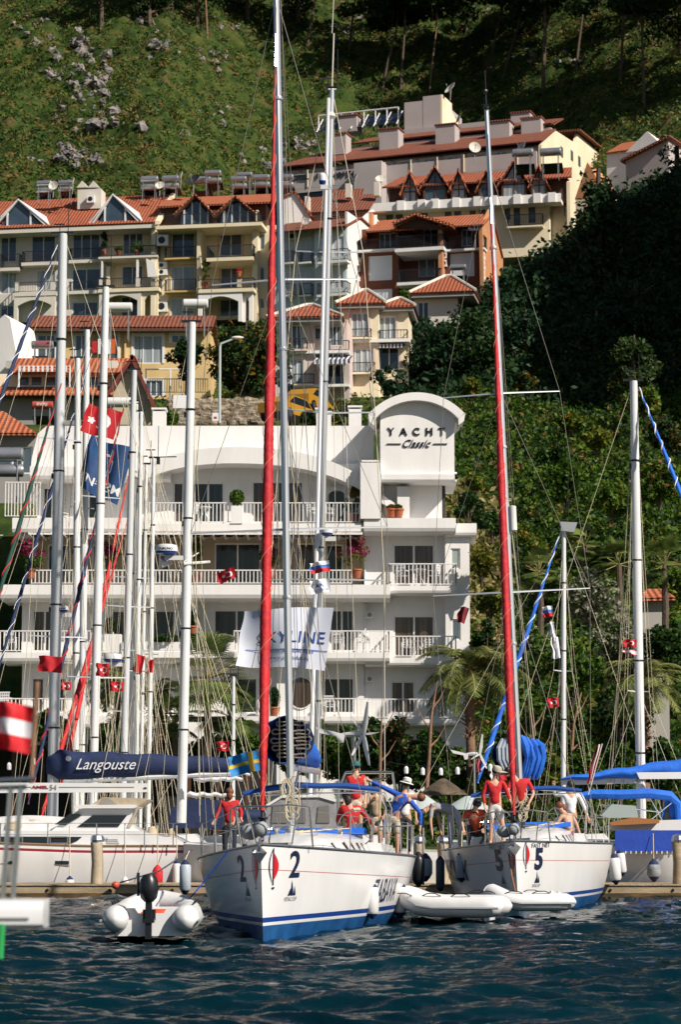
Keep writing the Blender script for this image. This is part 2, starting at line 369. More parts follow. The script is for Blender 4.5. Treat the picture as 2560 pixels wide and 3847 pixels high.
# parapet (set back) and rounded left end
z1=H.z(800,1600,2.4); zb=H.z(800,1800,2.4)
xl=H.x(112,1700,2.4); xr=H.x(1405,1700,2.4)
prof=[(xl,zb),(xl+.1,zb+1.0),(xl+.35,z1-.35),(xl+.75,z1),(xr,z1),(xr,zb)]
m=MB(); m.prism(prof,2.4,2.8); m.box(H.x(520,1600,3),xr-.1,3.2,9,zb,z1-.4)
m.build('roof_parapet',WHITE,HR)
for px,w_,yt in ((597,50,1545),(1197,18,1545),(1335,50,1537),(1237,16,1558)):
    m=MB(); x=H.x(px,1580,3.6); m.box(x-w_/2/85.5,x+w_/2/85.5,3.6,4.4,z1-.5,H.z(px,yt,3.6))
    m.box(x-w_/2/85.5-.05,x+w_/2/85.5+.05,3.55,4.45,H.z(px,yt,3.6)+.08,H.z(px,yt,3.6)+.16)
    m.build('chimney',WHITE,HR)
# left wing upper slab
slab(112,640,1752,1803,1.0,3,.2,name='roof_ledge')
# arch fascia
def arc(pts,n=28,off=0):
    xs=[p[0] for p in pts]; ys=[p[1] for p in pts]
    # smooth via cosine resample
    c=np.polyfit(xs,ys,4) if len(xs)>4 else np.polyfit(xs,ys,2)
    X=np.linspace(xs[0],xs[-1],n); return [H.l(x,float(np.polyval(c,x)),off) for x in X]
low=arc([(520,1812),(600,1778),(720,1750),(870,1741),(1040,1748),(1180,1770),(1300,1812),(1372,1850)],off=.6)
top=[(x,z+.62+.12*math.sin(i/27*math.pi)) for i,(x,z) in enumerate(low)]
m=MB(); m.prism(low+top[::-1],.6,2.5); m.build('arched_fascia',WHITE,HR,smooth=False)
# 4th floor wall
hwall(480,1360,1742,1985,[(650,1812,690,1966,CURT,1),(722,1812,842,1966,CURT2,2),(947,1808,1140,1966,CURT,2),(1230,1838,1302,1966,CURT2,1)],2.0,3.4)
m=MB(); x=H.x(1266,1840,1.98); zz=H.z(1266,1872,1.9)
for k in range(7):
    a0=math.pi*k/7; a1=math.pi*(k+1)/7
m.prism([(x-.5,zz+.55),(x-.5,zz)]+[(x-.42*math.cos(math.pi*k/8),zz+.38*math.sin(math.pi*k/8)) for k in range(9)]+[(x+.5,zz),(x+.5,zz+.55)],1.94,1.99); m.build('arch_trim',WHITE,HR)
hwall(140,480,1803,1990,[(160,1830,232,1960,CURT2,2),(330,1835,392,1960,CURT2,1)],2.2,3.4)
slab(548,1358,1966,2003,.3,3,.1,rl=(560,1352,1889))
slab(46,560,1945,2003,.1,3,.2,rl=None)
m=MB(); xa=H.x(20,1900,.4); xb=H.x(150,1900,.4); z=H.z(80,1945,.4)
railing(HR,[(xa,.4),(xb,.4)],z,H.z(80,1812,.4)-z,.13,.018,WHITE,.04,'screen_railing')
# lattice door
m=MB(); xa,xb,za,zb_=H.rect(226,1820,262,1940,2.1)
for i in range(10):
    m.obox(((xa+xb)/2,2.1,za+(zb_-za)*i/9),(xb-xa,0,.12),(0,.02,0),(0,0,.03)); m.obox(((xa+xb)/2,2.08,za+(zb_-za)*i/9),(xb-xa,0,-.12),(0,.02,0),(0,0,.03))
m.build('lattice_panel',WHITE,HR)
# pergola under 4th slab: scalloped awning
for (A,B,yy) in ((110,1360,1992),):
    m=MB(); xa,xb=H.x(A,yy,-.1),H.x(B,yy,-.1); z=H.z(700,yy+17,-.1); n=int((xb-xa)/.5)
    for i in range(n):
        x0=xa+(xb-xa)*i/n; x1_=xa+(xb-xa)*(i+1)/n; st=[]
        for k in range(7):
            t=k/6; st.append((x0+(x1_-x0)*t,z-.13*4*t*(1-t)))
        for (p,q) in zip(st,st[1:]): m.quad((p[0],-.25,p[1]),(q[0],-.25,q[1]),(q[0],1.9,q[1]+.18),(p[0],1.9,p[1]+.18))
    m.build('awning',mat('awning_canvas',(.34,.26,.19),.9),HR)
    m=MB()
    for i in range(n+1): 
        x0=xa+(xb-xa)*i/n; m.box(x0-.03,x0+.03,-.3,2,z+.0,z+.09)
    m.box(xa,xb,-.34,-.27,z-.02,z+.06); m.build('awning_frame',WHITE,HR)
# 3rd floor recess
hwall(110,1362,2003,2200,[(178,2045,262,2190,CURT2,2),(345,2045,440,2190,CURT2,2),(560,2045,640,2190,CURT,2),(806,2040,980,2190,CURT2,2),(1112,2040,1190,2190,CURT,1),(1225,2045,1290,2190,CURT2,1)],2.3,3.4,TAN)
slab(0,1467,2196,2252,0,3,.22,rl=(118,1322,2142))
# 2nd floor
hwall(82,1368,2252,2452,[(120,2292,215,2448,CURT,2),(418,2292,470,2448,CURT2,1),(568,2292,657,2448,CURT2,1),(803,2290,975,2448,CURT2,2),(1240,2290,1330,2448,CURT2,2)],1.4,3.4)
def roundwin(cx,cy,rx,ry,off,g,full=True):
    x,z=H.l(cx,cy,off); rx/=85.5; ry/=85.5; n=24; m=MB(); a0=0 if full else 0
    m.mi=0
    for k in range(n):
        a=2*math.pi*k/n; b=2*math.pi*(k+1)/n
        p=[(x+rx*s*math.cos(t),z+ry*s*math.sin(t)) for s,t in((1.07,a),(1.07,b),(1,b),(1,a))]
        m.prism(p,off-.06,off-.004)
    f=m.build('window',WHITE,HR)
    m=MB(); m.prism([(x+rx*math.cos(2*math.pi*k/n),z+ry*math.sin(2*math.pi*k/n)) for k in range(n)],off-.025,off-.008); m.build('pane',g,f)
roundwin(1118,2345,42,52,1.4,CURT2); roundwin(1131,2602,49,58,.9,CURT)
slab(0,1465,2450,2487,.15,2.6,.18,rl=(0,425,2370)); 
a,b,z0,z1_=H.rect(880,2370,1462,2450,.3); o=railing(HR,[(a,.3),(b,.3),(b,1.4)],z0,z1_-z0,.165,.02,WHITE,.045)
m=MB(); a,b,z0,z1_=H.rect(392,2382,455,2452,.05); m.box(a,b,.05,.5,z0,z1_); a,b,z0,z1_=H.rect(455,2412,882,2470,-.02); m.box(a,b,-.02,.45,z0,z1_); m.build('planter_box',WHITE,HR)
m=MB(); a,b,z0,z1_=H.rect(868,1900,912,1966,.25); m.box(a,b,.25,.8,z0,z1_); m.build('planter_box',WHITE,HR)
# 1st floor
hwall(82,1368,2487,2690,[(118,2545,166,2680,CURT,1),(215,2545,250,2680,CURT2,1),(888,2545,968,2680,CURT2,1),(1212,2545,1332,2680,CURT2,2)],1.4,3.4)
m=MB(); a,b,z0,z1_=H.rect(1040,2500,1210,2960,.9); m.box(a,b,.9,1.35,z0,z1_); m.build('wall',WHITE,HR)
slab(0,560,2678,2712,.3,2.4,.15,rl=(0,420,2624)); slab(880,1385,2690,2720,.3,2.4,.15,rl=(1212,1385,2624))
slab(305,640,2688,2735,.0,2.4,.18)
hwall(82,1368,2712,3010,[(200,2760,300,2950,CURT2,2),(900,2760,1010,2950,CURT2,2)],1.4,3.4)
# right wing
hwall(1368,1676,2000,2200,[(1478,2044,1634,2196,CURT,2)],1.5,3.4)
hwall(1368,1676,2230,2470,[(1480,2312,1634,2466,CURT,2)],1.5,3.4)
hwall(1368,1676,2500,2700,[(1470,2558,1560,2680,CURT,2)],1.5,3.4)
hwall(1368,1676,2700,3010,[(1450,2760,1560,2950,CURT,2)],1.5,3.4)
ac=mat('frosted_glass',(.30,.36,.33),.3)
hwall(1676,1768,2010,3010,[(1694,2060,1730,2138,ac,1),(1697,2325,1732,2405,GREYG,1)],1.0,12)
slab(1368,1714,1946,2000,.2,3.2,.2,name='roof_ledge'); slab(1675,1792,1966,2014,.7,3,.16,name='roof_ledge')
slab(1463,1716,2200,2230,.3,1.8,.14,rl=(1464,1714,2118,'lr'))
slab(1372,1716,2470,2500,.4,1.8,.12,rl=(1472,1714,2390,'r'))
slab(1385,1716,2700,2725,.4,1.8,.12,rl=(1385,1714,2626))
# tower
tm=MB()
a,b=H.x(1430,1650,.4),H.x(1708,1650,.4); zb=H.z(1560,1812,.4); n=24
archy=lambda t:(1548-(1548-1473)*(1-(2*t-1)**2)**.8)
pts=[(a,zb)]
cx=(a+b)/2; topz=H.z(1560,1500,.4); sh=H.z(1560,1548,.4)
face=[(a,zb),(b,zb)]+[(b+(a-b)*k/n, sh+(topz-sh)*math.sin(math.pi*k/n)**.85*1.0) for k in range(n+1)]
tm.prism(face,.4,4.2)
tm.prism([(.25,zb),(.2,zb+.1),(.2,zb+.34),(.39,zb+.46),(.39,zb)],a-.03,b+.1,'x')
tm.prism([(.2,zb),(.2,zb+.4),(4.2,zb+.4),(4.2,zb)],b+.002,b+.1,'x')
tm.build('sign_tower',WHITE,HR)
# arched tower roof
xa,xb=H.x(1388,1550,-.03),H.x(1746,1540,-.03); zo=H.z(1560,1474,-.03); ze=H.z(1560,1552,-.03); c=(xa+xb)/2; hw=(xb-xa)/2; sag=zo-ze; Rr=(hw*hw+sag*sag)/(2*sag)
ang=math.asin(hw/Rr); out=[];inn=[]
for k in range(n+1):
    t=-ang+2*ang*k/n; out.append((c+Rr*math.sin(t),zo-Rr+Rr*math.cos(t))); inn.append((c+(Rr-.36)*math.sin(t),zo-Rr+(Rr-.36)*math.cos(t)))
m=MB(); m.prism(inn+out[::-1],-.03,4.6)
m.prism([(inn[0][0]-.0,inn[0][1]),(out[0][0]-.04,out[0][1]),(out[0][0]+.02,out[0][1]-.4),(inn[0][0]+.0,inn[0][1]-.35)],-.03,1.2); m.prism([(inn[-1][0],inn[-1][1]),(out[-1][0]+.04,out[-1][1]),(out[-1][0]-.02,out[-1][1]-.36),(inn[-1][0],inn[-1][1]-.3)],-.03,1.2)
m.build('tower_roof',WHITE,HR,smooth=True)
# below tower
hwall(1434,1662,1812,1950,[],1.4,4.2)
m=MB(); a_,b_,z0,z1_=H.rect(1494,1828,1540,1948,.7); m.box(a_,b_,.7,1.38,z0,z1_)
p=[H.l(1436,1858,.8),H.l(1489,1893,.8),H.l(1478,1914,.8),H.l(1436,1890,.8)]; m.prism(p,.8,1.2); m.build('stair_parapet',WHITE,HR)
m=MB(); a_,b_,z0,z1_=H.rect(1355,1738,1432,1948,.1); m.box(a_,b_,.1,2.0,z0,z1_); m.box(a_+.05,b_-.05,.2,1.9,z1_+.06,z1_+.13); m.box(a_+.3,a_+.4,.3,1.5,z1_,z1_+.06); m.box(b_-.4,b_-.3,.3,1.5,z1_,z1_+.06); m.build('chimney',WHITE,HR)
m=MB(); a_,b_,z0,z1_=H.rect(1664,1805,1674,1948,1.5); m.box(a_,b_,1.5,4,z0,z1_); m.build('dark_edge_strip',mat('dark_edge',(.03,.035,.04),.5),HR)  # near-black strip at the right end of the wall below the tower
# sign
INK=mat('sign_letter_metal',(.015,.02,.03),.3,.6)
def letters(txt,cx,cy,hpx,off,fr,name='sign_lettering',shear=0,space=1,mt=INK,depth=.05,sx=1,bold=0,size=None,parent=None):
    vs,fs=textmesh(txt,1,'CENTER',shear,bold=bold,space=space)
    ys=[v[1] for v in vs]; xs=[v[0] for v in vs]; s=(hpx/(FOC/fr.o.y))/(max(ys)-min(ys)); x,z=fr.l(cx,cy,off); ym=(max(ys)+min(ys))/2; xm=(max(xs)+min(xs))/2
    m=MB(); nv=len(vs); A=[(x+(v[0]-xm)*s*sx,off,z+(v[1]-ym)*s) for v in vs]; B=[(p[0],off+depth,p[2]) for p in A]
    m.add(A+B,[tuple(f) for f in fs]+[tuple(i+nv for i in f[::-1]) for f in fs])
    from collections import Counter
    ec=Counter(); 
    for f in fs:
        for i in range(len(f)):
            e=(f[i],f[(i+1)%len(f)]); ec[tuple(sorted(e))]+=1
    for (i,j),c_ in ec.items():
        if c_==1: m.f.append((i,j,j+nv,i+nv)); m.m.append(0)
    return m.build(name,mt,parent or fr.root)
for ch,px in zip('YACHT',(1470,1517,1565,1614,1661)): letters(ch,px,1621,29,.345,H,depth=.05,sx=1.0,bold=.015)
letters('Classic',1568,1666,30,.35,H,shear=.55,depth=.04,sx=.9)
m=MB()
for p0,p1 in((1454,1508),(1629,1682)):
    a_,b_,z0,z1_=H.rect(p0,1666,p1,1669,.35); m.box(a_,b_,.35,.38,z0,z1_)
m.build('sign_lettering',INK,HR)
# wall lamps
for px,py in ((618,1855),(922,1855),(1166,1858)):
    x,z=H.l(px,py,1.8); MB().box(x-.05,x+.05,1.8,2.0,z-.14,z+.14).build('wall_lamp',WHITE,HR)
# ------------------------------------------------------------ balcony furniture
def chair_proto():
    r=thing('balcony_chair','x','chair',(0,0,0),0,'white plastic chairs on the hotel balconies')
    m=MB(); m.box(-.22,.22,-.2,.22,.40,.44); m.build('seat',PLAST,r)
    m=MB()
    for i in range(5): m.box(-.2+i*.09,-.165+i*.09,.2,.23,.46,.86)
    for j in range(4): m.box(-.2,.2,.195,.235,.5+j*.115,.535+j*.115)
    m.box(-.23,.23,.19,.24,.86,.9); m.build('backrest',PLAST,r)
    for sx in(-1,1):
        m=MB(); m.box(sx*.235-.02,sx*.235+.02,-.2,.22,.62,.65); m.build('armrest',PLAST,r)
        for sy in(-1,1): MB().tube((sx*.235,sy*.2,0),(sx*.215,sy*.18,.63 if sy<0 else .42),.02).build('leg',PLAST,r)
    return r
CH=None
def place(proto_key,fn,frame,px,py,off,z,rz,label,scale=1):
    pass
cspec=[(1512,2198,.9,2.6,'white plastic chair with back turned beside the left pane of the upper right balcony'),(1632,2198,.9,4.2,'white plastic chair seen from its side at the right end of the upper right balcony'),
(1530,2467,.8,3.2,'white plastic chair with square-holed back, left of the pair on the lower tower balcony'),(1608,2467,.8,3.1,'white plastic chair with square-holed back, right of the pair on the lower tower balcony'),
(1272,2448,.7,3.0,'white plastic chair beside the dark window just right of the large white flag'),(1366,2448,.7,3.6,'white plastic chair against the white wall left of the tower balcony'),
(38,2448,.7,3.0,'white plastic chair at far left balcony on second floor'),(20,2676,.8,3.1,'white plastic chair at far left on the lowest visible balcony'),
(1238,2690,.8,3.0,'white plastic chair on the lowest balcony right of the round window'),(725,1964,1.0,4.4,'white chair on the top terrace left of the clipped bush'),(1178,1964,1.0,1.9,'cream lounge chair on the top terrace right of the red furled sail'),(1240,1964,1.1,1.2,'low white chair on the top terrace beside the dark arched opening')]
kids=None
for i,(px,py,off,rz,lab) in enumerate(cspec):
    x,z=H.l(px,py,off); p=H.w(x,off,0); p.z=z+.9
    if CH is None: CH=chair_proto(); kids=KID(CH); CH.location=p; CH.rotation_euler=(0,0,rz); CH['label']=lab
    else: copy_tree(CH,p,rz,lab,kids=kids)
m=None
def table(px,py,off,lab):
    x,z=H.l(px,py,off); p=H.w(x,off,0); p.z=z+.9; r=thing('balcony_table',lab,'table',p)
    MB().lathe((0,0,.68),[(.35,0),(.36,.03),(.3,.04)],14).build('tabletop',PLAST,r)
    for k in range(3): 
        a=k*2.1; MB().tube((0,0,.68),(.28*math.cos(a),.28*math.sin(a),0),.025).build('leg',PLAST,r)
table(1572,2198,.8,'small round white table between the chairs of the upper right balcony'); table(1570,2467,1.0,'small white table between the two chairs of the lower tower balcony')
table(765,1964,1.1,'small white table on the top terrace left of the clipped bush')
# ---------------------------------------------------------------- hillside houses
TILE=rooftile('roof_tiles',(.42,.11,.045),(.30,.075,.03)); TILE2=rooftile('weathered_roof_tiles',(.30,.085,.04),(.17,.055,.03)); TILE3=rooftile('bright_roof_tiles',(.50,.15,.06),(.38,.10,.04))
CREAM=mat('cream_render',(.80,.70,.50),.8,c2=(.72,.62,.43),scale=.4); YEL=mat('yellow_trim',(.58,.40,.15),.8); PALE=mat('pale_render',(.68,.64,.56),.8,c2=(.60,.56,.49),scale=.4)
YELW=mat('yellow_render',(.70,.52,.25),.8,c2=(.56,.40,.18),scale=.4); PINK=mat('pink_render',(.68,.54,.49),.8,c2=(.60,.48,.43),scale=.4); TURQ=mat('pale_turquoise_render',(.58,.66,.66),.8,c2=(.52,.61,.61),scale=.4)
BROWN=mat('red_brown_brick',(.17,.055,.028),.85,c2=(.13,.04,.02),scale=3,bump=.3,bscale=20); ORNG=mat('orange_render',(.58,.27,.12),.8,c2=(.50,.22,.10),scale=.6); MAUVE=mat('mauve_grey_and_shade',(.46,.41,.39),.85,c2=(.41,.36,.35),scale=.4)
WOOD=mat('dark_timber',(.10,.04,.02),.7,c2=(.06,.025,.014),scale=4); WFR=mat('white_upvc',(.75,.76,.77),.4); IRON=mat('wrought_iron',(.02,.022,.028),.5); GREYR=mat('grey_render',(.30,.29,.27),.85,c2=(.24,.23,.22),scale=.6)
LCUR=curtain('pale_curtain',(.24,.28,.30),(.42,.45,.45),5); BLUEG=mat('blue_window_glass',(.03,.055,.085),.08,c2=(.06,.09,.12),scale=.7,spec=.8); CONC=mat('concrete',(.36,.34,.31),.9)
SHAD=mat('white_shutter',(.62,.65,.70),.6,stretch=(.1,.1,8),c2=(.55,.58,.63),scale=2)
TANK=mat('galvanised_tank',(.46,.47,.49),.33,.7,c2=(.38,.39,.41),scale=1.5); PANEL=mat('solar_panel_glass',(.008,.012,.02),.1,spec=.8)
def slabq(mb,p,th=.14):
    p=[Vector(q) for q in p]; n=(p[1]-p[0]).cross(p[-1]-p[0]).normalized()
    if n.z<0:n=-n
    q=[a-n*th for a in p]; k=len(p); mb.add(p+q,[tuple(range(k)),tuple(range(2*k-1,k-1,-1))]+[(i,i+k,(i+1)%k+k,(i+1)%k) for i in range(k)])
def house(fr,px0,px1,y0,y1,wins,off=0,depth=8,wm=CREAM,gm=BLUEG,fm=WFR,name='wall',t=.15,trim=None,mull=2,extra=[],x1=None):
    a=fr.x(px0,(y0+y1)/2,off); b=fr.x(px1,(y0+y1)/2,off) if x1 is None else x1; zt=fr.z(px1,y0,off); zb=min(0,fr.z(px0,y1,off)) if y1 is None else fr.z(px1,y1,off)
    hs=[]
    for w_ in wins:
        c=(w_[0]+w_[2])/2; cy=(w_[1]+w_[3])/2
        hs.append((fr.x(w_[0],cy,off),fr.x(w_[2],cy,off),fr.z(c,w_[3],off),fr.z(c,w_[1],off)))
    mb=MB(); holewall(mb,a,b,zb,zt,hs,off,t,off+depth); o=mb.build(name,wm,fr.root)
    for h,w_ in zip(hs,wins):
        g=w_[4] if len(w_)>4 and w_[4] is not None else gm
        window(fr.root,h,fm,g,w_[5] if len(w_)>5 else mull,off+.05,.07)
        if trim:
            m=MB(); e=.16
            m.box(h[0]-e,h[0]-.002,off-.05,off-.003,h[2],h[3]+e); m.box(h[1]+.002,h[1]+e,off-.05,off-.003,h[2],h[3]+e); m.box(h[0]-.002,h[1]+.002,off-.05,off-.003,h[3]+.002,h[3]+e); m.build('window_surround',trim,fr.root)
    return a,b,zb,zt
def fbox(fr,px0,px1,y0,y1,off,dep,m,name='wall',pad=0):
    a,b,z0,z1=fr.rect(px0,y0,px1,y1,off); return MB().box(a-pad,b+pad,off,off+dep,z0,z1).build(name,m,fr.root)
def balc(fr,px0,px1,yfloor,off,dep,m=CREAM,th=.28,yr=None,rm=IRON,sides='lr',sp=.15,arch=None,bot=None):
    a=fr.x(px0,yfloor,off); b=fr.x(px1,yfloor,off); z=fr.z((px0+px1)/2,yfloor,off)
    o=MB().box(a,b,off,off+dep,z-th,z).build('balcony',m,fr.root)
    if yr is not None:
        h=fr.z((px0+px1)/2,yr,off)-z; pts=[(a+.05,off+.05),(b-.05,off+.05)]
        if 'r' in sides: pts.append((b-.05,off+dep-.03))
        if 'l' in sides: pts=[(a+.05,off+dep-.03)]+pts
        railing(o,pts,z,h,sp,.013,rm,.05)
    return o,a,b,z
def acunit(fr,px0,px1,y0,y1,off):
    a,b,z0,z1=fr.rect(px0,y0,px1,y1,off); m=MB(); m.box(a,b,off-.35,off-.02,z0,z1)
    o=m.build('air_conditioner',WFR,fr.root); g=MB(); c=((a*.55+b*.45),off-.352,(z0+z1)/2); g.lathe(c,[(.0,.012),((z1-z0)*.33,.012),((z1-z0)*.33,-.01)],14,(0,-1,0)); g.build('fan_grille',BLACK,o)
HEAT='solar water heater tanks on the roofs'
def heater(px,py,D,s,lab,rz=0,red=False,n=2,mt=None,panel=True):
    """horizontal tanks on a rack, px,py = centre of tank"""
    p=P(px,py,D); r=thing('solar_water_heater',lab,'water heater',(p.x,p.y,p.z-1.5*s),R(rz),HEAT)
    m=MB(); L=s*.75; rr=.29*s
    m.lathe((-L,0,1.5*s),[(.0,0),(rr*.8,.01),(rr,.07*s),(rr,2*L-.07*s),(rr*.8,2*L-.01),(0,2*L)],16,(1,0,0)); m.build('tank',mt or TANK,r,smooth=True)
    if n==2:
        m=MB(); m.lathe((-L,.05,.85*s),[(0,0),(rr*.8,.01),(rr*.9,.07*s),(rr*.9,2*L-.07*s),(rr*.8,2*L-.01),(0,2*L)],16,(1,0,0)); m.build('tank',mt or TANK,r,smooth=True)
    m=MB()
    for x in(-L*.7,L*.7):
        for y in(-.35*s,.35*s): m.tube((x,y,-.6),(x,y*.5,1.35*s),.03)
        m.tube((x,-.4*s,.5*s),(x,.4*s,.5*s),.025)
    m.build('stand',mat('grey_steel',(.3,.3,.3),.5,.5),r)
    if panel:
        m=MB(); m.obox((0,.9*s,.55*s),(1.5*s,0,0),(0,.9*s,-.5*s),(0,.05,.06)); m.build('collector_panel',PANEL,r)
    return r
def dish(px,py,D,rad,lab,az=200,el=35,m=None,mastlen=1.0):
    p=P(px,py,D); r=thing('satellite_dish',lab,'satellite dish',(p.x,p.y,p.z-mastlen),0,'satellite dishes on the roofs')
    ax=Vector((math.sin(R(az))*math.cos(R(el)),math.cos(R(az))*math.cos(R(el)),math.sin(R(el)))); c=Vector((0,0,mastlen))
    mb=MB(); mb.lathe(c,[(0,-.22*rad),(rad*.4,-.18*rad),(rad*.75,-.06*rad),(rad,.08*rad),(rad*.98,.10*rad),(rad*.72,-.02*rad),(rad*.38,-.14*rad),(0,-.18*rad)],18,ax,cap=False); mb.build('reflector',m or PALE,r,smooth=True)
    mb=MB(); mb.tube((0,0,-.3),c-ax*.2*rad,.04); mb.build('pole',GREYR,r); mb=MB(); mb.tube(c-ax*.1*rad-Vector((0,0,rad*.9)),c+ax*rad*.8,.02); mb.ball(c+ax*rad*.8,.07,6,4); mb.build('feed_arm',GREYR,r)

# ---- A: left cream apartment block
A=Fr(575,1190,203,-9,'apartment_building','long cream apartment block with red tiled roof and two glazed triangular roof windows','apartment building',base=43)
house(A,-60,400,858,1200,[(2,885,62,985),(118,880,208,985),(273,868,375,972,BLUEG,3),(2,1025,62,1105,LCUR),(137,1015,206,1092,LCUR),(271,1010,378,1088),(2,1148,52,1190),(272,1135,368,1186,GREYG)],.9,10,PALE,x1=A.x(400,1000,.9))
house(A,400,578,848,1200,[(462,864,537,955,BLUEG,3),(458,1000,536,1072,BLUEG,2),(455,1115,520,1190)],1.3,10,CREAM)
fbox(A,572,592,855,1200,-.3,1.7,CREAM); fbox(A,398,412,1000,1200,.2,.9,CREAM,'pillar')
balc(A,80,216,985,0,1.2,PALE,yr=944); balc(A,0,72,1006,0,.9,PALE,yr=955); balc(A,258,372,976,.2,.7,PALE,yr=934)
balc(A,370,592,962,-.6,2.2,PALE,.18,yr=925); balc(A,55,212,1097,-.3,1.5,PALE,.35,yr=1060); balc(A,258,374,1092,.2,.7,PALE,yr=1058); balc(A,370,598,1083,-.7,2.3,CREAM,.3,yr=1045)
# arched porticos
def portico(fr,px0,px1,yt,yb,off,m=WHITE,ys=None,dep=.35,name='portico',cw=.32):
    a,b,z0,z1=fr.rect(px0,yt,px1,yb,off); n=10; hh=z1-z0; top=[(a,z1),(b,z1)]; e=.35; rise=min(.5,hh*.3)
    arcp=[(b-cw-(b-a-2*cw)*k/n, z1-e-rise+rise*math.sin(math.pi*k/n)) for k in range(n+1)]
    mb=MB(); mb.box(a,a+cw,off,off+dep,z0,z1); mb.box(b-cw,b,off,off+dep,z0,z1)
    for k in range(n):
        p,q=arcp[k],arcp[k+1]; mb.prism([(q[0],q[1]),(p[0],p[1]),(p[0],z1),(q[0],z1)],off+.004,off+dep-.004)
    return mb.build(name,m,fr.root)
portico(A,52,206,1112,1230,-.25,PALE); portico(A,372,530,1094,1200,-.6,PALE); portico(A,528,592,1094,1200,-.45,CREAM)
fbox(A,56,68,1060,1096,-.28,.3,PALE,'pillar'); fbox(A,190,205,1056,1094,-.28,.3,PALE,'pillar'); fbox(A,372,384,1050,1082,-.68,.3,PALE,'pillar'); fbox(A,510,524,1045,1080,-.68,.3,PALE,'pillar')
fbox(A,512,520,965,1045,-.5,.15,WHITE,'post'); fbox(A,380,386,965,1050,-.5,.15,WHITE,'post')
p=[A.l(549,972,-.5),A.l(582,985,-.5),A.l(590,1050,-.5),A.l(556,1042,-.5)]; MB().prism(p,-.55,-.5).build('sunblind',WHITE,A.root)
# eave + roof
ez=A.z(560,842,-.4); x0=A.x(-80,850,0); x1=A.x(600,840,0)
MB().box(x0,x1-.3,-.7,1.4,ez-.42,ez-.02).build('eave',PALE,A.root)
rz=A.z(600,733,5.0)
m=MB(); slabq(m,[(x0,-.8,ez+.05),(x1-.2,-.8,ez+.05),(x1-.2,5,rz),(x0,5,rz)]); slabq(m,[(x0,5,rz),(x1-.2,5,rz),(x1-.2,10.8,ez),(x0,10.8,ez)])
m.build('roof',TILE,A.root)
m=MB(); m.prism([(-.5,ez-.6),(5,rz-.12),(10.5,ez-.6),(10.5,0),(-.5,0)],x1-.6,x1-.22,'x')
m.prism([(-.9,ez+.12),(5,rz+.12),(5,rz-.15),(-.9,ez-.2)],x1-.19,x1+.25,'x'); m.build('gable_wall',CREAM,A.root)
# glazed triangular dormers
for (pk,l,r_,py) in((70,-30,183,752),(425,343,531,733)):
    c,zp=A.l(pk,py,-.3); a=A.x(l,840,-.3); b=A.x(r_,830,-.3); z0=ez+.03
    m=MB(); m.prism([(a+.5,z0+.02),(b-.4,z0+.02),(c,zp-.12)],-.25,-.2); d=m.build('dormer_window',BLUEG,A.root)
    m=MB()
    for q in((a,z0),(b,z0)): m.obox(((q[0]+c)/2,-.3,(q[1]+zp)/2),(q[0]-c,0,q[1]-zp),(0,.3,0),(0,0,.2))
    for t in(.27,.68): 
        xx=a+(b-a)*t; zt=z0+(zp-z0)*(1-abs(xx-c)/((c-a) if xx<c else (b-c))); m.box(xx-.07,xx+.07,-.34,-.14,z0,zt)
    m.build('frame',WFR,d)
    m=MB(); slabq(m,[(c,-.5,zp+.05),(b+.3,-.5,z0+.1),(b+.2,2.0,z0+.9),(c,3.4,zp+.1)],.08); slabq(m,[(c,-.5,zp+.05),(a-.3,-.5,z0+.1),(a-.2,2.0,z0+.9),(c,3.4,zp+.1)],.08); m.build('canopy',WFR,d)
# chimney block with two caps
fbox(A,291,380,712,785,2.2,1.5,PALE,'chimney')
m=MB()
for cx in(315,357):
    x,z=A.l(cx,712,2.9); m.prism([(x-.5,z+.02),(x+.5,z+.02),(x,z+.62)],2.3,3.6); 
m.build('chimney_cap',PALE,A.root)
for p in((592,635,886,926),): acunit(A,*p,-.32)
acunit(A,330,358,738,765,2.15)
# ---- B: yellow-trimmed block
B=Fr(600,1190,202.5,-9,'apartment_building','cream and ochre apartment block with two dark timber gabled balconies on top','apartment building',base=43)
house(B,595,745,846,1200,[(645,876,732,966,BLUEG,2),(642,1001,732,1090,LCUR,2),(640,1120,732,1186,LCUR,2)],.9,10,CREAM,trim=YEL,fm=WFR)
house(B,745,905,846,1200,[(826,878,912-2,962,BLUEG,2),(829,1002,910-2,1085,BLUEG,2),(826,1125,900,1190,BLUEG,2)],2.0,9,CREAM,trim=YEL,x1=B.x(950,1000,2))
m=MB(); a=B.x(740,1000,-.2); b=B.x(775,1000,-.2); m.box(a,a+.3,-.3,2.0,0,B.z(750,860,-.2)); a2,b2=B.x(948,1000,.2),B.x(968,1000,.2); m.box(a2,b2,.2,2.1,0,B.z(960,855,.2)); m.build('wall',CREAM,B.root)
house(B,966,1052,846,1200,[(976,880,995,938,GREYG,1),(976,1003,995,1058,GREYG,1),(976,1120,995,1160,GREYG,1)],1.2,9,CREAM,trim=None)
balc(B,617,735,968,.1,.9,YEL,.14,yr=928); balc(B,617,735,1092,.1,.9,YEL,.14,yr=1050); balc(B,775,952,967,-.9,3,CREAM,.3,yr=922); balc(B,742,954,1085,-1,3.1,CREAM,.3,yr=1048)
portico(B,744,910,1098,1210,-.9,WHITE); portico(B,908,950,1100,1210,-.5,WHITE)
fbox(B,742,752,1050,1084,-.95,.3,CREAM,'pillar'); fbox(B,890,906,1045,1082,-.95,.3,CREAM,'pillar')
for q in((592,635,886,925),(591,632,988,1012),(591,632,1013,1037),(591,632,1134,1174)): acunit(B,*q,.88)
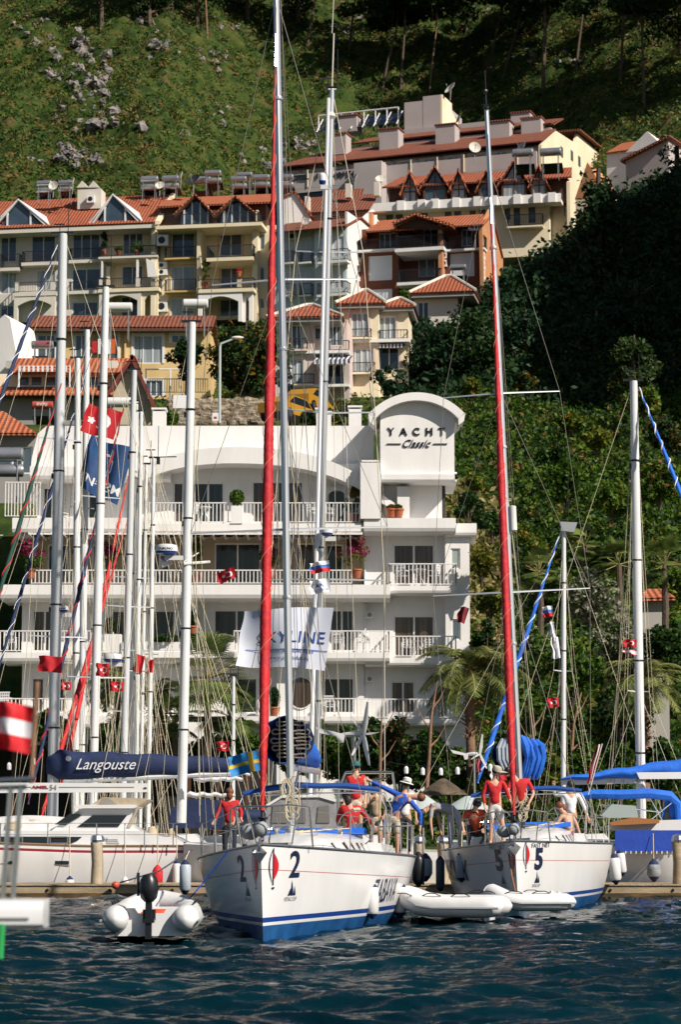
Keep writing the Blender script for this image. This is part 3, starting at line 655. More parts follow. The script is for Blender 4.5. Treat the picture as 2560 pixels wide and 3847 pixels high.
a=B.x(590,850,-.6); b=B.x(988,850,-.6); z=B.z(900,843,-.6); MB().box(a,b,-1.1,1.9,z-.3,z).build('balcony',CREAM,B.root)
m=B.root; railing(m,[(a+.9,-.95),(b-.4,-.95),(b-.4,1.2)],z,.95,.15,.014,IRON,.05)
# timber attic
yb=1.0; xa,xb=B.x(604,800,yb),B.x(1000,800,yb); za=B.z(880,773,yb)
MB().box(xa,xb,yb,9,z,za).build('attic_wall',WOOD,B.root)
m=MB(); rz=B.z(800,738,5)
slabq(m,[(xa-.2,.2,za),(B.x(1062,760,1),.2,za),(B.x(1062,760,5),5,rz),(xa-.2,5,rz)]); slabq(m,[(xa-.2,5,rz),(B.x(1062,760,5),5,rz),(B.x(1062,760,5),9.5,za),(xa-.2,9.5,za)]); m.build('roof',TILE3,B.root)
for pk,l,r_,py in((737,660,802,737),(887,812,962,745)):
    c,zp=B.l(pk,py,-.1); aa=B.x(l,800,-.1); bb=B.x(r_,800,-.1); z0=B.z(pk,812,-.1)
    m=MB(); m.prism([(aa+.4,z),(bb-.4,z),(bb-.5,z0+.15),(c,zp-.35),(aa+.5,z0+.15)],.0,.06); d=m.build('dormer_window',BLUEG,B.root)
    m=MB()
    for q in(aa,bb): m.obox(((q+c)/2,-.05,(z0+zp)/2),(q-c,0,z0-zp),(0,.9,0),(0,0,.34))
    m.build('barge_board',WOOD,d); m=MB()
    for t in(-1.05,-.35,.35,1.05): m.box(c+t-.06,c+t+.06,-.06,-.002,z,min(zp-.5,z0+.2+(zp-z0)*.9*(1-abs(t)/(c-aa))))
    m.build('frame',WFR,d)
    m=MB(); slabq(m,[(c,-.6,zp+.12),(bb+.1,-.6,z0+.12),(bb+.1,2.5,z0+.12),(c,4.2,zp+.12)],.1); slabq(m,[(c,-.6,zp+.12),(aa-.1,-.6,z0+.12),(aa-.1,2.5,z0+.12),(c,4.2,zp+.12)],.1); m.build('roof_slope',TILE3,d)
fbox(B,796,812,790,843,.2,.9,WOOD,'post'); fbox(B,962,970,790,843,-.6,.3,CREAM,'post')
# white gable wall beyond red sail
W=Fr(1046,860,204,-9,'house','white gabled house wall with red tiled roof just right of the tall red furled sail','house',base=47)
a,zp=W.l(1112,724,0); x0,z0=W.l(1040,760,0); x1,z1=W.l(1165,800,0); zb=0
MB().prism([(W.x(1046,850),0),(x1,0),(x1,z1-.3),(a,zp),(W.x(1046,750),W.z(1046,752))],0,7).build('wall',WHITE,W.root)
m=MB(); slabq(m,[(W.x(1046,750)-2.5,-.2,W.z(1046,752)-.6),(a,-.2,zp+.12),(a,7,zp+.12),(W.x(1046,750)-2.5,7,W.z(1046,752)-.6)]); slabq(m,[(x1+.2,-.2,z1-.3),(a,-.2,zp+.12),(a,7,zp+.12),(x1+.2,7,z1-.3)]); m.build('roof',TILE,W.root)
fbox(W,1146,1162,738,790,.5,.8,PALE,'chimney')
# ---- C: pale turquoise building
C=Fr(1300,1150,198,-20,'apartment_building','pale turquoise apartment building with small iron balconies and a sunlit white side wall','apartment building',base=43)
house(C,1030,1188,852,1160,[(1062,897,1086,962,SHAD,2),(1135,895,1166,966,SHAD,2),(1064,1022,1088,1080,SHAD,2),(1132,1020,1162,1083,SHAD,2)],.6,10,TURQ,GREYG)
house(C,1182,1302,850,1160,[(1205,895,1235,962,SHAD,2),(1250,890,1292,965,SHAD,2),(1205,1018,1235,1080,SHAD,2),(1250,1012,1290,1083,SHAD,2)],-.2,11,TURQ,GREYG)
for q in((1050,1100,986),(1122,1168,984),(1052,1100,1108),(1122,1168,1108)): balc(C,*q,-.2,.8,WHITE,.15,yr=q[2]-42)
for q in((1190,1305,980),(1190,1305,1104)): balc(C,*q,-1.2,1,WHITE,.2,yr=q[2]-42)
a=C.x(1030,860,0); b=C.x(1306,860,0); ez=C.z(1300,853,-.6); rz=C.z(1300,815,2.6)
m=MB(); slabq(m,[(a,-1,ez),(b+.2,-1,ez),(b+.2,3,rz),(a,3,rz)]); slabq(m,[(a,3,rz),(b+.2,3,rz),(b+.2,10,rz-.5),(a,10,rz-.5)]); m.build('roof',TILE2,C.root)
m=MB(); m.box(b-.15,b+.05,-.15,7.5,0,rz-.3); m.prism([(3,rz-.35),(7.5,rz-.35),(7.5,rz+1.3),(6.5,rz+1.5)],b-.15,b+.05,'x'); m.build('side_wall',WHITE,C.root)
m=MB(); slabq(m,[(a,5.5,rz+1.0),(b+.2,5.5,rz+1.0),(b+.2,9.5,rz+2.1),(a,9.5,rz+2.1)]); m.box(a,b-.2,6,9,rz-.6,rz+.9); m.build('upper_roof',TILE2,C.root)
for o in (acunit(C,1088,1120,878,905,.58),): pass
# ---- D: brown brick house
Dd=Fr(1350,1150,200,-14,'house','red-brown brick house with deep dark balconies and white shuttered windows, orange gable at its right','house',base=42)
house(Dd,1345,1500,935,1180,[(1385,962,1474,1054,SHAD,1),(1385,1087,1474,1128,SHAD,1)],.5,9,BROWN,fm=WHITE)
house(Dd,1345,1490,855,937,[(1425,876,1490-3,932,BLUEG,3)],1.2,8,BROWN,fm=WFR)
house(Dd,1498,1665,840,1180,[(1592,862,1648,930,DGLASS,2),(1573,968,1636,1040,GREYG,2)],2.6,7,BROWN)
house(Dd,1660,1806,935,1180,[(1692,952,1783,1040,SHAD,1)],.5,9,BROWN,fm=WHITE); house(Dd,1665,1806,855,937,[(1735,862,1775,926,BLUEG,2)],1.2,8,BROWN)
balc(Dd,1345,1500,936,0,1.2,WHITE,.18,yr=900); balc(Dd,1484,1668,930,-.9,3.4,WHITE,.3,yr=885,sp=.12); balc(Dd,1664,1822,934,0,1.2,WHITE,.18,yr=890); balc(Dd,1492,1660,1058,-.8,3.2,WHITE,.25,yr=1012,sp=.12)
fbox(Dd,1648,1664,840,1150,-.7,1.0,ORNG,'pillar'); fbox(Dd,1484,1498,840,1150,.3,.5,BROWN,'pillar')
ez=Dd.z(1450,866,-.4); rz=Dd.z(1450,822,3.5); a=Dd.x(1378,850,0); b=Dd.x(1822,850,0)
m=MB(); slabq(m,[(a,-.5,ez),(b,-.5,ez),(b,4,rz),(a+.3,4,rz)]); slabq(m,[(a+.3,4,rz),(b,4,rz),(b,9,ez-.6),(a,9,ez-.6)]); slabq(m,[(a,-.5,ez),(a+.3,4,rz),(a,9,ez),(a-1.4,5,ez-2.2)]); m.build('roof',TILE3,Dd.root)
c,zp=Dd.l(1565,801,-1.3); l=Dd.x(1480,835,-1.3); r_=Dd.x(1700,838,-1.3); z0=Dd.z(1480,838,-1.3); z2=Dd.z(1700,845,-1.3)
m=MB(); slabq(m,[(l-.1,-1.5,z0),(c,-1.5,zp),(c,4,zp+.1),(l-.1,4,z0)],.22); slabq(m,[(c,-1.5,zp),(r_+.1,-1.5,z2),(r_+.1,4,z2),(c,4,zp+.1)],.22); m.build('porch_roof',TILE3,Dd.root)
m=MB(); slabq(m,[(l,-1.53,z0-.24),(c,-1.53,zp-.24),(c,-1.45,zp-.0),(l,-1.45,z0-.0)],.2); m.prism([(l+.3,z0-.3),(r_-.3,z2-.3),(c,zp-.3)],-.8,-.7); m.build('barge_board',WOOD,Dd.root)
# orange gable end (faces right)
bx=Dd.x(1806,950,.4)
m=MB(); m.prism([(-.3,ez-.2),(.5,0),(9.5,0),(9.5,ez-.6),(4,rz+.4)],bx+.01,bx+.3,'x'); m.build('gable_wall',ORNG,Dd.root)
m=MB(); m.lathe((bx+.3,4.0,ez-.4),[(.0,.0),(.62,.0),(.62,.08),(.4,.085),(.4,.05),(0,.05)],18,(1,0,0)); m.build('oval_window',WHITE,Dd.root)
m=MB()
for k in range(11): m.box(bx-.05,bx+.33,.35,.9 if k%2 else .7,ez-1.2-(k+1)*.42+.05,ez-1.2-k*.42)
xL=Dd.x(1347,1000,.4)
for k in range(11): m.box(xL-.35,xL+(.15 if k%2 else .0),.42,.6,ez-1.6-(k+1)*.42+.05,ez-1.6-k*.42)
m.build('quoins',WHITE,Dd.root); 
acunit(Dd,1661,1682,952,975,.3); acunit(Dd,1661,1682,980,1005,.3); fbox(Dd,1375,1398,800,862,3,.8,ORNG,'chimney')
# ---- E: cream building with dormers
E=Fr(2065,900,216,-12,'apartment_building','cream apartment building with a row of pointed timber dormers above a white balcony band','apartment building',base=52)
house(E,1388,2066,755,960,[(1452,787,1478,828),(1488,790,1514,828),(1546,787,1572,826),(1582,783,1608,824),(1672,777,1697,816),(1708,781,1733,816),(1765,780,1788,815),(1801,773,1826,815),(1897,768,1918,826),(1931,771,1955,850),(1987,769,2012,838)],1,8,CREAM,GREYG,IRON,mull=1)
house(E,2064,2130,750,960,[(2118,770,2135-8,815,GREYG,1)],2.2,7,CREAM)
sx=E.x(2130,800,2.2)
balc(E,1905,2040,848,.1,1,CREAM,.15,yr=806)
a=E.x(1392,750,-.6); b=E.x(2108,750,-.6); z=E.z(2000,742,-.6)
m=MB(); m.box(a,b,-.6,-.35,z-.55,z+.25)
for q in(1507,1585,1635,1715,1795,1855,1945,2020,2075): x=E.x(q,745,-.7); m.box(x-.35,x+.35,-.85,-.58,z-.6,z+.3)
m.box(a,b,-.35,1.2,z-.5,z-.2); m.build('balcony_parapet',WHITE,E.root)
za=E.z(1900,688,1.2); MB().box(a+1.5,E.x(2140,700,1.2),1.2,8,z-.2,za).build('attic_wall',WOOD,E.root)
rz=E.z(1900,640,4.2); m=MB(); slabq(m,[(a+1,-.1,za-.1),(E.x(2150,700,0),-.1,za-.1),(E.x(2150,650,4.5),4.5,rz),(a+2,4.5,rz)]); slabq(m,[(a+2,4.5,rz),(E.x(2150,650,4.5),4.5,rz),(E.x(2150,650,4.5),9,za),(a+2,9,za)]); m.build('roof',TILE,E.root)
for pk,py,w_,in_ in((1539,645,.8,LCUR),(1633,625,1.35,GREYG),(1722,637,.8,LCUR),(1828,640,.9,GREYG),(1930,606,1.4,LCUR),(2024,622,.85,LCUR)):
    c,zp=E.l(pk,py,-.1); ze=z+(zp-z)*.42; w_*=1.05
    m=MB(); m.prism([(c-w_*.72,z-.1),(c+w_*.72,z-.1),(c+w_*.72,ze),(c,zp-.3),(c-w_*.72,ze)],.25,.3); d=m.build('dormer_window',in_,E.root)
    m=MB(); m.box(c-.05,c+.05,.18,.24,z-.1,zp-.5); m.box(c-w_*.72,c+w_*.72,.18,.24,ze-.05,ze+.05)
    for s in(-1,1): m.box(c+s*w_*.72-.09,c+s*w_*.72+.09,.15,.5,z-.1,ze); m.obox((c+s*w_*.55,-.02,(zp+ze-.35)/2),(s*w_*1.15,0,-(zp-ze+.3)),(0,.35,0),(0,0,.2))
    m.build('frame',WOOD,d)
    m=MB(); w2=w_*1.15; slabq(m,[(c,-.25,zp+.1),(c+w2,-.25,ze-.3),(c+w2,2.4,ze-.2),(c,3.6,zp+.05)],.08); slabq(m,[(c,-.25,zp+.1),(c-w2,-.25,ze-.3),(c-w2,2.4,ze-.2),(c,3.6,zp+.05)],.08); m.build('roof_slope',TILE3,d)
m=MB(); x=E.x(2142,700,1.0); m.prism([(1.2,0),(8.5,0),(8.5,za-.2),(4.5,rz-.1),(1.0,za-.3)],x-.3,x,'x'); m.build('gable_wall',CREAM,E.root)
# roofs between (weathered, px 1150-1400, y 700-800)
G=Fr(1330,870,212,-12,'house','low house with weathered brown tiled roofs and white chimneys below the upper hotel','house',base=50)
a,b=G.x(1120,780,0),G.x(1392,780,0)
m=MB(); z1=G.z(1300,790,0); z2=G.z(1300,727,4); m.box(a,b,0,6,0,z1-.1); m.build('wall',PALE,G.root)
m=MB(); slabq(m,[(a,-.6,z1-.2),(b,-.6,z1-.2),(b,4,G.z(1300,735,4)),(a,4,G.z(1300,735,4))]); slabq(m,[(a+1,3,z1+.5),(b-2.,3,z1+.5),(b-2,7,z2+1.2),(a+1,7,z2+1.2)]); m.build('roof',TILE2,G.root)
for px,t_,bt in((1308,690,742),(1416,683,735)): fbox(G,px-10,px+10,t_,bt,1.5,.8,PALE,'chimney')
# ---- F: upper hotel
Fh=Fr(2025,700,226,-20,'hotel_building','long hotel with shade-toned front, brown tiled roof and arches at the top of the hill','hotel',base=56)
house(Fh,1045,2026,545,800,[(1070+i*104+dx,0,0,0) for i in range(0) for dx in (0,)],1.2,14,MAUVE)  # mauve puts the shade into the front; right-hand sides get sunlit cream
# window strip: evaluate in px along sloping line
def fy(px,y_left,y_right): return y_left+(y_right-y_left)*(px-1048)/(2025-1048)
m=MB()
zt=Fh.z(2020,545,0); ztb=Fh.z(2020,572,0); zpar=Fh.z(2020,578,0); xa=Fh.x(1046,600,0); xb=Fh.x(2026,560,0)
MB().box(xa,xb,.9,1.15,ztb-.3,zt+.1).build('window_strip',WFR,Fh.root)
n=11
for i in range(n):
    u0=xa+(xb-xa)*(i+.12)/n; u1=xa+(xb-xa)*(i+.62)/n
    f=window(Fh.root,(u0,u1,ztb-.1,zt-.1),WFR,LCUR,2,.78,.08)
    x=xa+(xb-xa)*(i+.86)/n; m=MB(); m.prism([(.88,zt+.1),(-.6,zpar-.2),(.88,zpar-.4)],x-.12,x+.12,'x'); m.build('divider',WHITE,Fh.root)
xq=Fh.x(1432,650,-1.6)
MB().box(xa,xb,-.9,-.6,zpar-1.5,zpar).build('terrace_parapet',MAUVE,Fh.root); MB().box(xa,xb,-.9,1.2,zpar-1.9,zpar-1.52).build('terrace',MAUVE,Fh.root)
q0,q1=Fh.x(1330,640,-2.5),Fh.x(1434,640,-2.5); MB().box(q0,q1,-2.5,-.95,0,zpar+.1).build('terrace',MAUVE,Fh.root)
for i in range(10): x=xa+(xb-xa)*(i+.3)/10; MB().tube((x,-.95,zpar-1.4),(x,-.95,zpar+.35),.06).build('post',CREAM,Fh.root)
# arches
for pxa in(1178,1285,1372): 
    x,zz=Fh.l(pxa,682,-.7); m=MB(); m.prism([(x-1.7,zz-2.5),(x+1.7,zz-2.5)]+[(x+1.7*math.cos(math.pi*k/8),zz-1.5+1.4*math.sin(math.pi*k/8)) for k in range(9)],-.66,-.62); m.build('arched_opening',DGLASS,Fh.root)
MB().box(xa,q1,-.6,1.1,0,zpar-1.95).build('wall',MAUVE,Fh.root)
def ptext(txt,px,py,h,off,fr,m): return letters(txt,px,py,h,off,fr,shear=0,mt=m,depth=.1)
for ch,px,py in(('O',1110,668),('T',1127,667),('E',1141,666),('L',1153,665),('I',1192,661),('A',1262,656),('N',1283,654),('T',1310,652),('A',1330,650)):
    letters(ch,px,py,20,-1.02,Fh,mt=IRON,depth=.1,bold=.02,sx=1.2)
# roofs
rz1=Fh.z(2130,475,4.5); 
m=MB(); slabq(m,[(xa-.5,-.5,zt+.25),(xb+.4,-.5,zt+.25),(xb+.4,5,rz1),(xa+3,5,rz1)]); slabq(m,[(xa-.5,-.5,zt+.25),(xa+3,5,rz1),(xa+3,10,rz1),(xa-.5,10,zt+.25)]); m.build('roof',TILE2,Fh.root)
zm=rz1+.1; 
MB().box(xa+5,xb-.1,5,14,zt,zm+.1).build('wall',MAUVE,Fh.root)
m=MB(); slabq(m,[(xa+6,4.8,zm+.5),(xa+27,4.8,zm+.5),(xa+27,7.5,zm+1.7),(xa+7,7.5,zm+1.7)]); slabq(m,[(xb-10,5.6,zm+.6),(xb,5.6,zm+.6),(xb,9.5,zm+2.3),(xb-10,9.5,zm+2.3)]); m.build('upper_roof',TILE2,Fh.root)
MB().box(xa+8,xb-6,7.6,12,zm,zm+2.2).build('wall',MAUVE,Fh.root)
# big block
x,zb1=Fh.l(1655,450,8); wl=Fh.x(1520,400,8); z1=Fh.z(1655,357,8); z2=Fh.z(1590,362,8)
MB().box(wl,x,8,15.5,zb1-2,Fh.z(1540,385,8)).build('roof_block',MAUVE,Fh.root); MB().box(Fh.x(1590,400,7.98),x+.02,7.98,11.5,zb1-2,z1).build('roof_block',MAUVE,Fh.root)
m=MB(); m.prism([(8.,zb1-2.1),(16.8,zb1-2.1),(16.8,z1-2.2),(11.4,z1-.9),(11.4,z1+.02),(8.,z1+.02)],x+.03,x+.2,'x'); m.build('roof_block_side',CREAM,Fh.root)
for px,t_,b_,o_ in((1268,505,545,2.5),(1465,487,530,3),(1677,470,512,3),(1882,458,500,3.2),(1310,437,460,8),(2000,445,478,4),(1960,425,450,8)):
    x,z=Fh.l(px,b_,o_); zt_=Fh.z(px,t_,o_); o=MB().box(x-1.1,x+.9,o_,o_+1.6,z-1,zt_).build('chimney',MAUVE,Fh.root); MB().box(x-1.2,x+1,o_-.1,o_+1.7,zt_,zt_+.15).build('chimney_cap',TILE2,o)
# solar frames
m=MB(); x0=Fh.x(1200,440,8.5); x1=Fh.x(1500,415,8.5); z=Fh.z(1350,437,8.5)-.5
for i in range(8):
    x=x0+(x1-x0)*i/7; m.tube((x,8.3,z-1.2),(x,8.3,z+.9),.07); m.tube((x,7.7,z-1),(x,9.6,z+.9),.06)
m.tube((x0,8.3,z+.9),(x1,8.3,z+.9),.08); m.build('collector_frame',WFR,Fh.root)
m=MB(); m.obox(((x0+x1)/2,9,z),(x1-x0,0,0),(0,1.9,1.6),(0,-.04,.05)); m.build('collector_panel',PANEL,Fh.root)
# right gable end, cream for its sunlit side
xe=xb+.01; m=MB()
def L(px,py,yoff):  # approximate y along the side wall
    return None
prof=[(-.2,0),(14.5,0),(19,zt+.0),(14.2,zm+2.9),(9.5,zm+2.35),(9.4,zm+.8),(5,rz1-.1),(-.2,zt-.1)]
m.prism([(-.2,0),(34,0),(34,zt-.2),(25,zm+2.4),(14,zm+1.9),(12.9,zm+.6),(5,rz1-.15),(-.2,zt-.1)],xe,xe+.3,'x'); m.build('gable_wall',CREAM,Fh.root)
m=MB(); slabq(m,[(xe-8,25,zm+2.9),(xe+.8,25,zm+2.9),(xe+.8,35,zt-.2),(xe-8,35,zt-.2)]); slabq(m,[(xe-8,25,zm+2.9),(xe+.8,25,zm+2.9),(xe+.8,13,zm+2.1),(xe-8,13,zm+2.1)]); m.build('upper_roof',TILE2,Fh.root)
for yy,zz in((7,rz1-1.2),(11,zm-.6),(14,zm-.4)): MB().box(xe+.3,xe+.36,yy,yy+.8,zz-1,zz).build('window',GREYG,Fh.root)
# ---- right-hand houses
Gr=Fr(2352,900,214,-30,'house','grey house with a single sloping roof edge half hidden by dark pines','house',base=50)
x0,z0=Gr.l(2352,600,0); x1,z1=Gr.l(2512,518,0)
MB().prism([(x0,0),(x1,0),(x1,z1),(x0,z0)],0,8).build('wall',MAUVE,Gr.root)
m=MB(); slabq(m,[(x0-.4,-.5,z0-.1),(x1+.3,-.5,z1+.1),(x1+.3,8.3,z1+.1),(x0-.4,8.3,z0-.1)],.2); m.build('roof',TILE2,Gr.root)
window(Gr.root,Gr.rect(2462,670,2492,722,-.06),WFR,GREYG,1,-.06)
MB().box(x1-.1,x1+8,1.5,8,0,Gr.z(2520,597,1.5)).build('wall',MAUVE,Gr.root)
window(Gr.root,(x1-.8,x1-.1,Gr.z(2540,720,0),Gr.z(2540,670,0)),WFR,GREYG,1,-.06)
Gs=Fr(2310,900,226,-28,'house','small white house with bright red roof between the upper hotel gable and the grey house','house',base=58)
x0=Gs.x(2280,550,0);x1=Gs.x(2425,550,0); zt=Gs.z(2350,572,0)
MB().box(x0,x1,0,6,0,zt).build('wall',WHITE,Gs.root)
m=MB(); slabq(m,[(x0,-.3,zt+.1),(x1,-.3,zt+.1),(x1,4,Gs.z(2400,530,4)),(x0,4,Gs.z(2400,530,4))]); m.build('roof',TILE3,Gs.root)
c,zz=Gs.l(2437,512,-.5); m=MB(); m.prism([(c-2.2,zt-.3),(c+1.6,zt-.2),(c,zt+1.5)],-.8,3); m.build('dormer',WHITE,Gs.root)
Gt=Fr(2180,880,206,-25,'house','orange-walled house glimpsed behind the gappy pine on the right','house',base=50)
fbox(Gt,2165,2260,745,960,0,6,CREAM); m=MB(); a,b=Gt.x(2160,680,0),Gt.x(2270,680,0); m.prism([(a,Gt.z(2200,745,0)),(b,Gt.z(2200,745,0)),(b-1,Gt.z(2240,640,0)),(a+1.2,Gt.z(2200,612,0))],-.02,5); m.build('upper_wall',ORNG,Gt.root)
fbox(Gt,2180,2202,830,900,-.05,.1,BROWN,'window')
# ---- villas
V1=Fr(1060,1500,162,-6,'villa','pink villa with hipped red roof, white cornices and a striped awning','house',base=28)
house(V1,1035,1180,1196,1520,[(1093,1222,1138,1314,BLUEG,2),(1092,1352,1140,1442,LCUR,2)],.5,9,PINK,trim=PALE)
house(V1,1178,1305,1202,1520,[(1181,1230,1212,1276,BLUEG,1),(1240,1225,1290,1300,GREYG,2),(1215,1368,1300,1450,DGLASS,2)],1.4,8,PINK)
fbox(V1,1294,1312,1368,1520,.6,.6,MAUVE,'pillar')
for y_ in(1322,1449): a,b,z0,z1=V1.rect(1078,y_-5,1312,y_+5,.2); MB().box(a,b,.2,1.35,z0,z1).build('cornice',WHITE,V1.root)
balc(V1,1080,1156,1312,0,.5,PINK,.12,yr=1272,sp=.14); balc(V1,1235,1312,1318,.3,.6,PINK,.1,yr=1280); balc(V1,1100,1180,1442,0,.5,PINK,.1,yr=1405)
a,b=V1.x(1186,1350,0),V1.x(1320,1350,0); zt=V1.z(1250,1335,1); zb=V1.z(1250,1352,-.8)
STRIP=mat('striped_awning',(.02,.02,.03),.8,c2=(.7,.7,.7),scale=1.3,stretch=(3,.01,.01),thr=(.49,.51))
m=MB(); n=16
for i in range(n):
    m.mi=i%2; u=a+(b-a)*i/n; v=a+(b-a)*(i+1)/n; m.quad((u,-.8,zb),(v,-.8,zb),(v,1.3,zt),(u,1.3,zt)); m.quad((u,-.8,zb-.28),(v,-.8,zb-.28),(v,-.8,zb),(u,-.8,zb))
m.build('awning',[FWHITE,NAVY],V1.root)
def hip(fr,x0,x1,y0,y1,ez,rz,m,r=.4,name='roof'):
    mb=MB(); d=(y1-y0)/2; k=min(d,(x1-x0)/2*.9); A_=(x0,y0,ez);B_=(x1,y0,ez);C_=(x1,y1,ez);D_=(x0,y1,ez);e=(x0+k,(y0+y1)/2,rz);f=(x1-k,(y0+y1)/2,rz)
    slabq(mb,[A_,B_,f,e]); slabq(mb,[B_,C_,f]); slabq(mb,[C_,D_,e,f]); slabq(mb,[D_,A_,e]); o=mb.build(name,m,fr.root)
    mb=MB(); 
    for p_,q_ in((A_,e),(B_,f),(e,f)): mb.tube(Vector(p_)+Vector((0,0,.04)),Vector(q_)+Vector((0,0,.06)),.12)
    mb.build('ridge_tiles',PALE,fr.root)
    MB().box(x0+.15,x1-.15,y0+.15,y1-.15,ez-.36,ez-.13).build('eave',GREYR,fr.root)
hip(V1,V1.x(1020,1190,0)-.3,V1.x(1290,1190,0),-.5,7,V1.z(1150,1188,-.5),V1.z(1110,1148,3.2),TILE)
m=MB(); x,zz=V1.l(1140,1500,.4); m.prism([(x-.75,zz-1),(x+.75,zz-1)]+[(x+.75*math.cos(math.pi*k/8),zz-.3+.65*math.sin(math.pi*k/8)) for k in range(9)],.44,.47); m.build('arched_opening',DGLASS,V1.root)
V2=Fr(1290,1500,167,-6,'villa','cream villa with hipped red roof and two tall curtained windows framed in pink','house',base=28)
house(V2,1284,1424,1150,1520,[(1322,1176,1385,1266,LCUR,3),(1312,1310,1404,1400,LCUR,4)],.2,9,CREAM,trim=PINK)
house(V2,1422,1536,1162,1520,[(1424,1190,1488,1274,LCUR,3),(1426,1306,1500,1390,DGLASS,2)],1.0,8,CREAM,trim=PINK)
a,b,z0,z1=V2.rect(1284,1268,1540,1286,-.1); MB().box(a,b,-.1,.95,z0,z1-.1).build('cornice',WHITE,V2.root)
balc(V2,1316,1396,1268,-.3,.5,CREAM,.1,yr=1236,sp=.13); balc(V2,1424,1532,1275,.1,.9,WHITE,.1,yr=1240,sp=.2); balc(V2,1316,1410,1400,-.3,.5,CREAM,.1,yr=1362)
m=MB(); a,b=V2.x(1426,1297,.2),V2.x(1520,1297,.2); z=V2.z(1470,1293,.2); n=14
for i in range(n): m.mi=i%2; u=a+(b-a)*i/n; v=a+(b-a)*(i+1)/n; m.quad((u,.1,z-.27),(v,.1,z-.27),(v,.1,z),(u,.1,z)); m.quad((u,.1,z),(v,.1,z),(v,.95,z+.05),(u,.95,z+.05))
m.build('valance',[FWHITE,NAVY],V2.root)
hip(V2,V2.x(1262,1140,0),V2.x(1450,1140,0),-.4,7,V2.z(1350,1137,-.4),V2.z(1355,1092,3.3),TILE); hip(V2,V2.x(1418,1150,.5),V2.x(1560,1150,.5),.4,7,V2.z(1500,1148,.4),V2.z(1480,1122,3.6),TILE,name='side_roof')
V3=Fr(1560,1250,178,-10,'house','pale house with hipped red roof partly hidden by dark trees right of the cream villa','house',base=36)
house(V3,1556,1722,1092,1320,[(1571,1135,1612,1215,DGLASS,2)],.5,7,PALE); hip(V3,V3.x(1540,1095,0),V3.x(1790,1095,0),-.4,7,V3.z(1600,1098,-.4),V3.z(1650,1040,3.3),TILE)
# ---- yellow long building
Y=Fr(110,1480,165,0,'apartment_building','long yellow building with one low red tiled roof and white-framed windows','house',base=29)
house(Y,100,790,1232,1500,[(140,1258,206,1368,GREYG,2),(282,1258,330,1365,GREYG,2),(412,1258,442,1365,GREYG,1),(502,1260,610,1366,LCUR,3),(644,1258,700,1290,GREYG,2),(545,1430,610,1490,GREYG,3),(430,1428,500,1490,GREYG,2)],.6,8,YELW,trim=WFR)
a,b=Y.x(98,1225,0),Y.x(800,1225,0); ez=Y.z(400,1230,0); rz=Y.z(400,1184,3.8)
m=MB(); slabq(m,[(a,-.2,ez),(b,-.2,ez),(b,4,rz),(a+.3,4,rz)]); slabq(m,[(a+.3,4,rz),(b,4,rz),(b,8.5,ez),(a,8.5,ez)]); m.build('roof',TILE2,Y.root); MB().box(a+.1,b-.1,-.16,-.06,ez-.3,ez-.12).build('gutter',WOOD,Y.root)
fbox(Y,467,473,1240,1480,.4,.18,YELW,'downpipe')
m=MB(); z0=Y.z(600,1400,-.8)
for px in(548,640,680): x=Y.x(px,1440,-2); m.tube((x,-2,Y.z(px,1495,-2)),(x,-2,Y.z(px,1388,-2)),.05)
m.tube((Y.x(545,1390,-2),-2,Y.z(600,1388,-2)),(Y.x(700,1390,-2),-2,Y.z(600,1388,-2)),.05); m.build('terrace_frame',WFR,Y.root)
railing(Y.root,[(Y.x(555,1480,-2.4),-2.4),(Y.x(780,1480,-2.4),-2.4)],Y.z(650,1478,-2.4),1.0,.16,.02,IRON,.05)
# ---- red-roof house, left
Q=Fr(20,1600,140,0,'house','cream house with red tiled roofs, striped awning and a boarded gable on its right','house',base=22.5)
house(Q,-60,420,1405,1460,[(70,1412,112,1452,GREYG,1),(114,1412,160,1452,GREYG,1),(166,1412,220,1452,GREYG,1),(226,1412,274,1452,GREYG,1),(330,1412,372,1452,GREYG,1)],1.2,6,CREAM,mull=1)
a,b=Q.x(-60,1470,0),Q.x(428,1470,0); z0=Q.z(200,1480,-.5); z1=Q.z(200,1452,1.1)
m=MB(); slabq(m,[(a,-.6,z0),(b,-.6,z0),(b,1.2,z1),(a,1.2,z1)]); m.build('lower_roof',TILE3,Q.root)
xr=Q.x(425,1600,.4); MB().box(a,xr,.4,8,0,z0-.1).build('wall',GREYR,Q.root)
z2=Q.z(200,1400,.6); z3=Q.z(200,1346,4)
xg=Q.x(418,1480,0); xp=Q.x(500,1346,0)
m=MB(); slabq(m,[(Q.x(40,1400,0),.5,z2),(Q.x(455,1400,0),.5,z2),(xp,4,z3),(Q.x(66,1346,4),4,z3)]); m.build('roof',TILE3,Q.root)
# boarded gable facing camera
zl=Q.z(418,1480,0); zp=Q.z(500,1348,0); xr2,zr2=Q.l(585,1520,0)
m=MB(); m.prism([(xg+.1,0),(xr2-.3,0),(xr2-.3,zr2),(xp,zp-.1),(xg+.1,zl)],.0,.2); m.build('gable_wall',mat('beige_boarding',(.52,.46,.34),.8,c2=(.46,.40,.29),scale=2,stretch=(.1,.1,6)),Q.root)
m=MB(); slabq(m,[(xg-.4,-.6,zl-.3),(xp,-.6,zp+.15),(xp,5,zp+.15),(xg-.4,5,zl-.3)],.2); slabq(m,[(xp,-.6,zp+.15),(xr2+.2,-.6,zr2-.5),(xr2+.2,5,zr2-.5),(xp,5,zp+.15)],.2); m.build('gable_roof',mat('dark_red_boards',(.16,.03,.02),.7),Q.root)
a_,b_,z0_,z1_=Q.rect(70,1362,262,1375,-.4); m=MB(); n=22; 
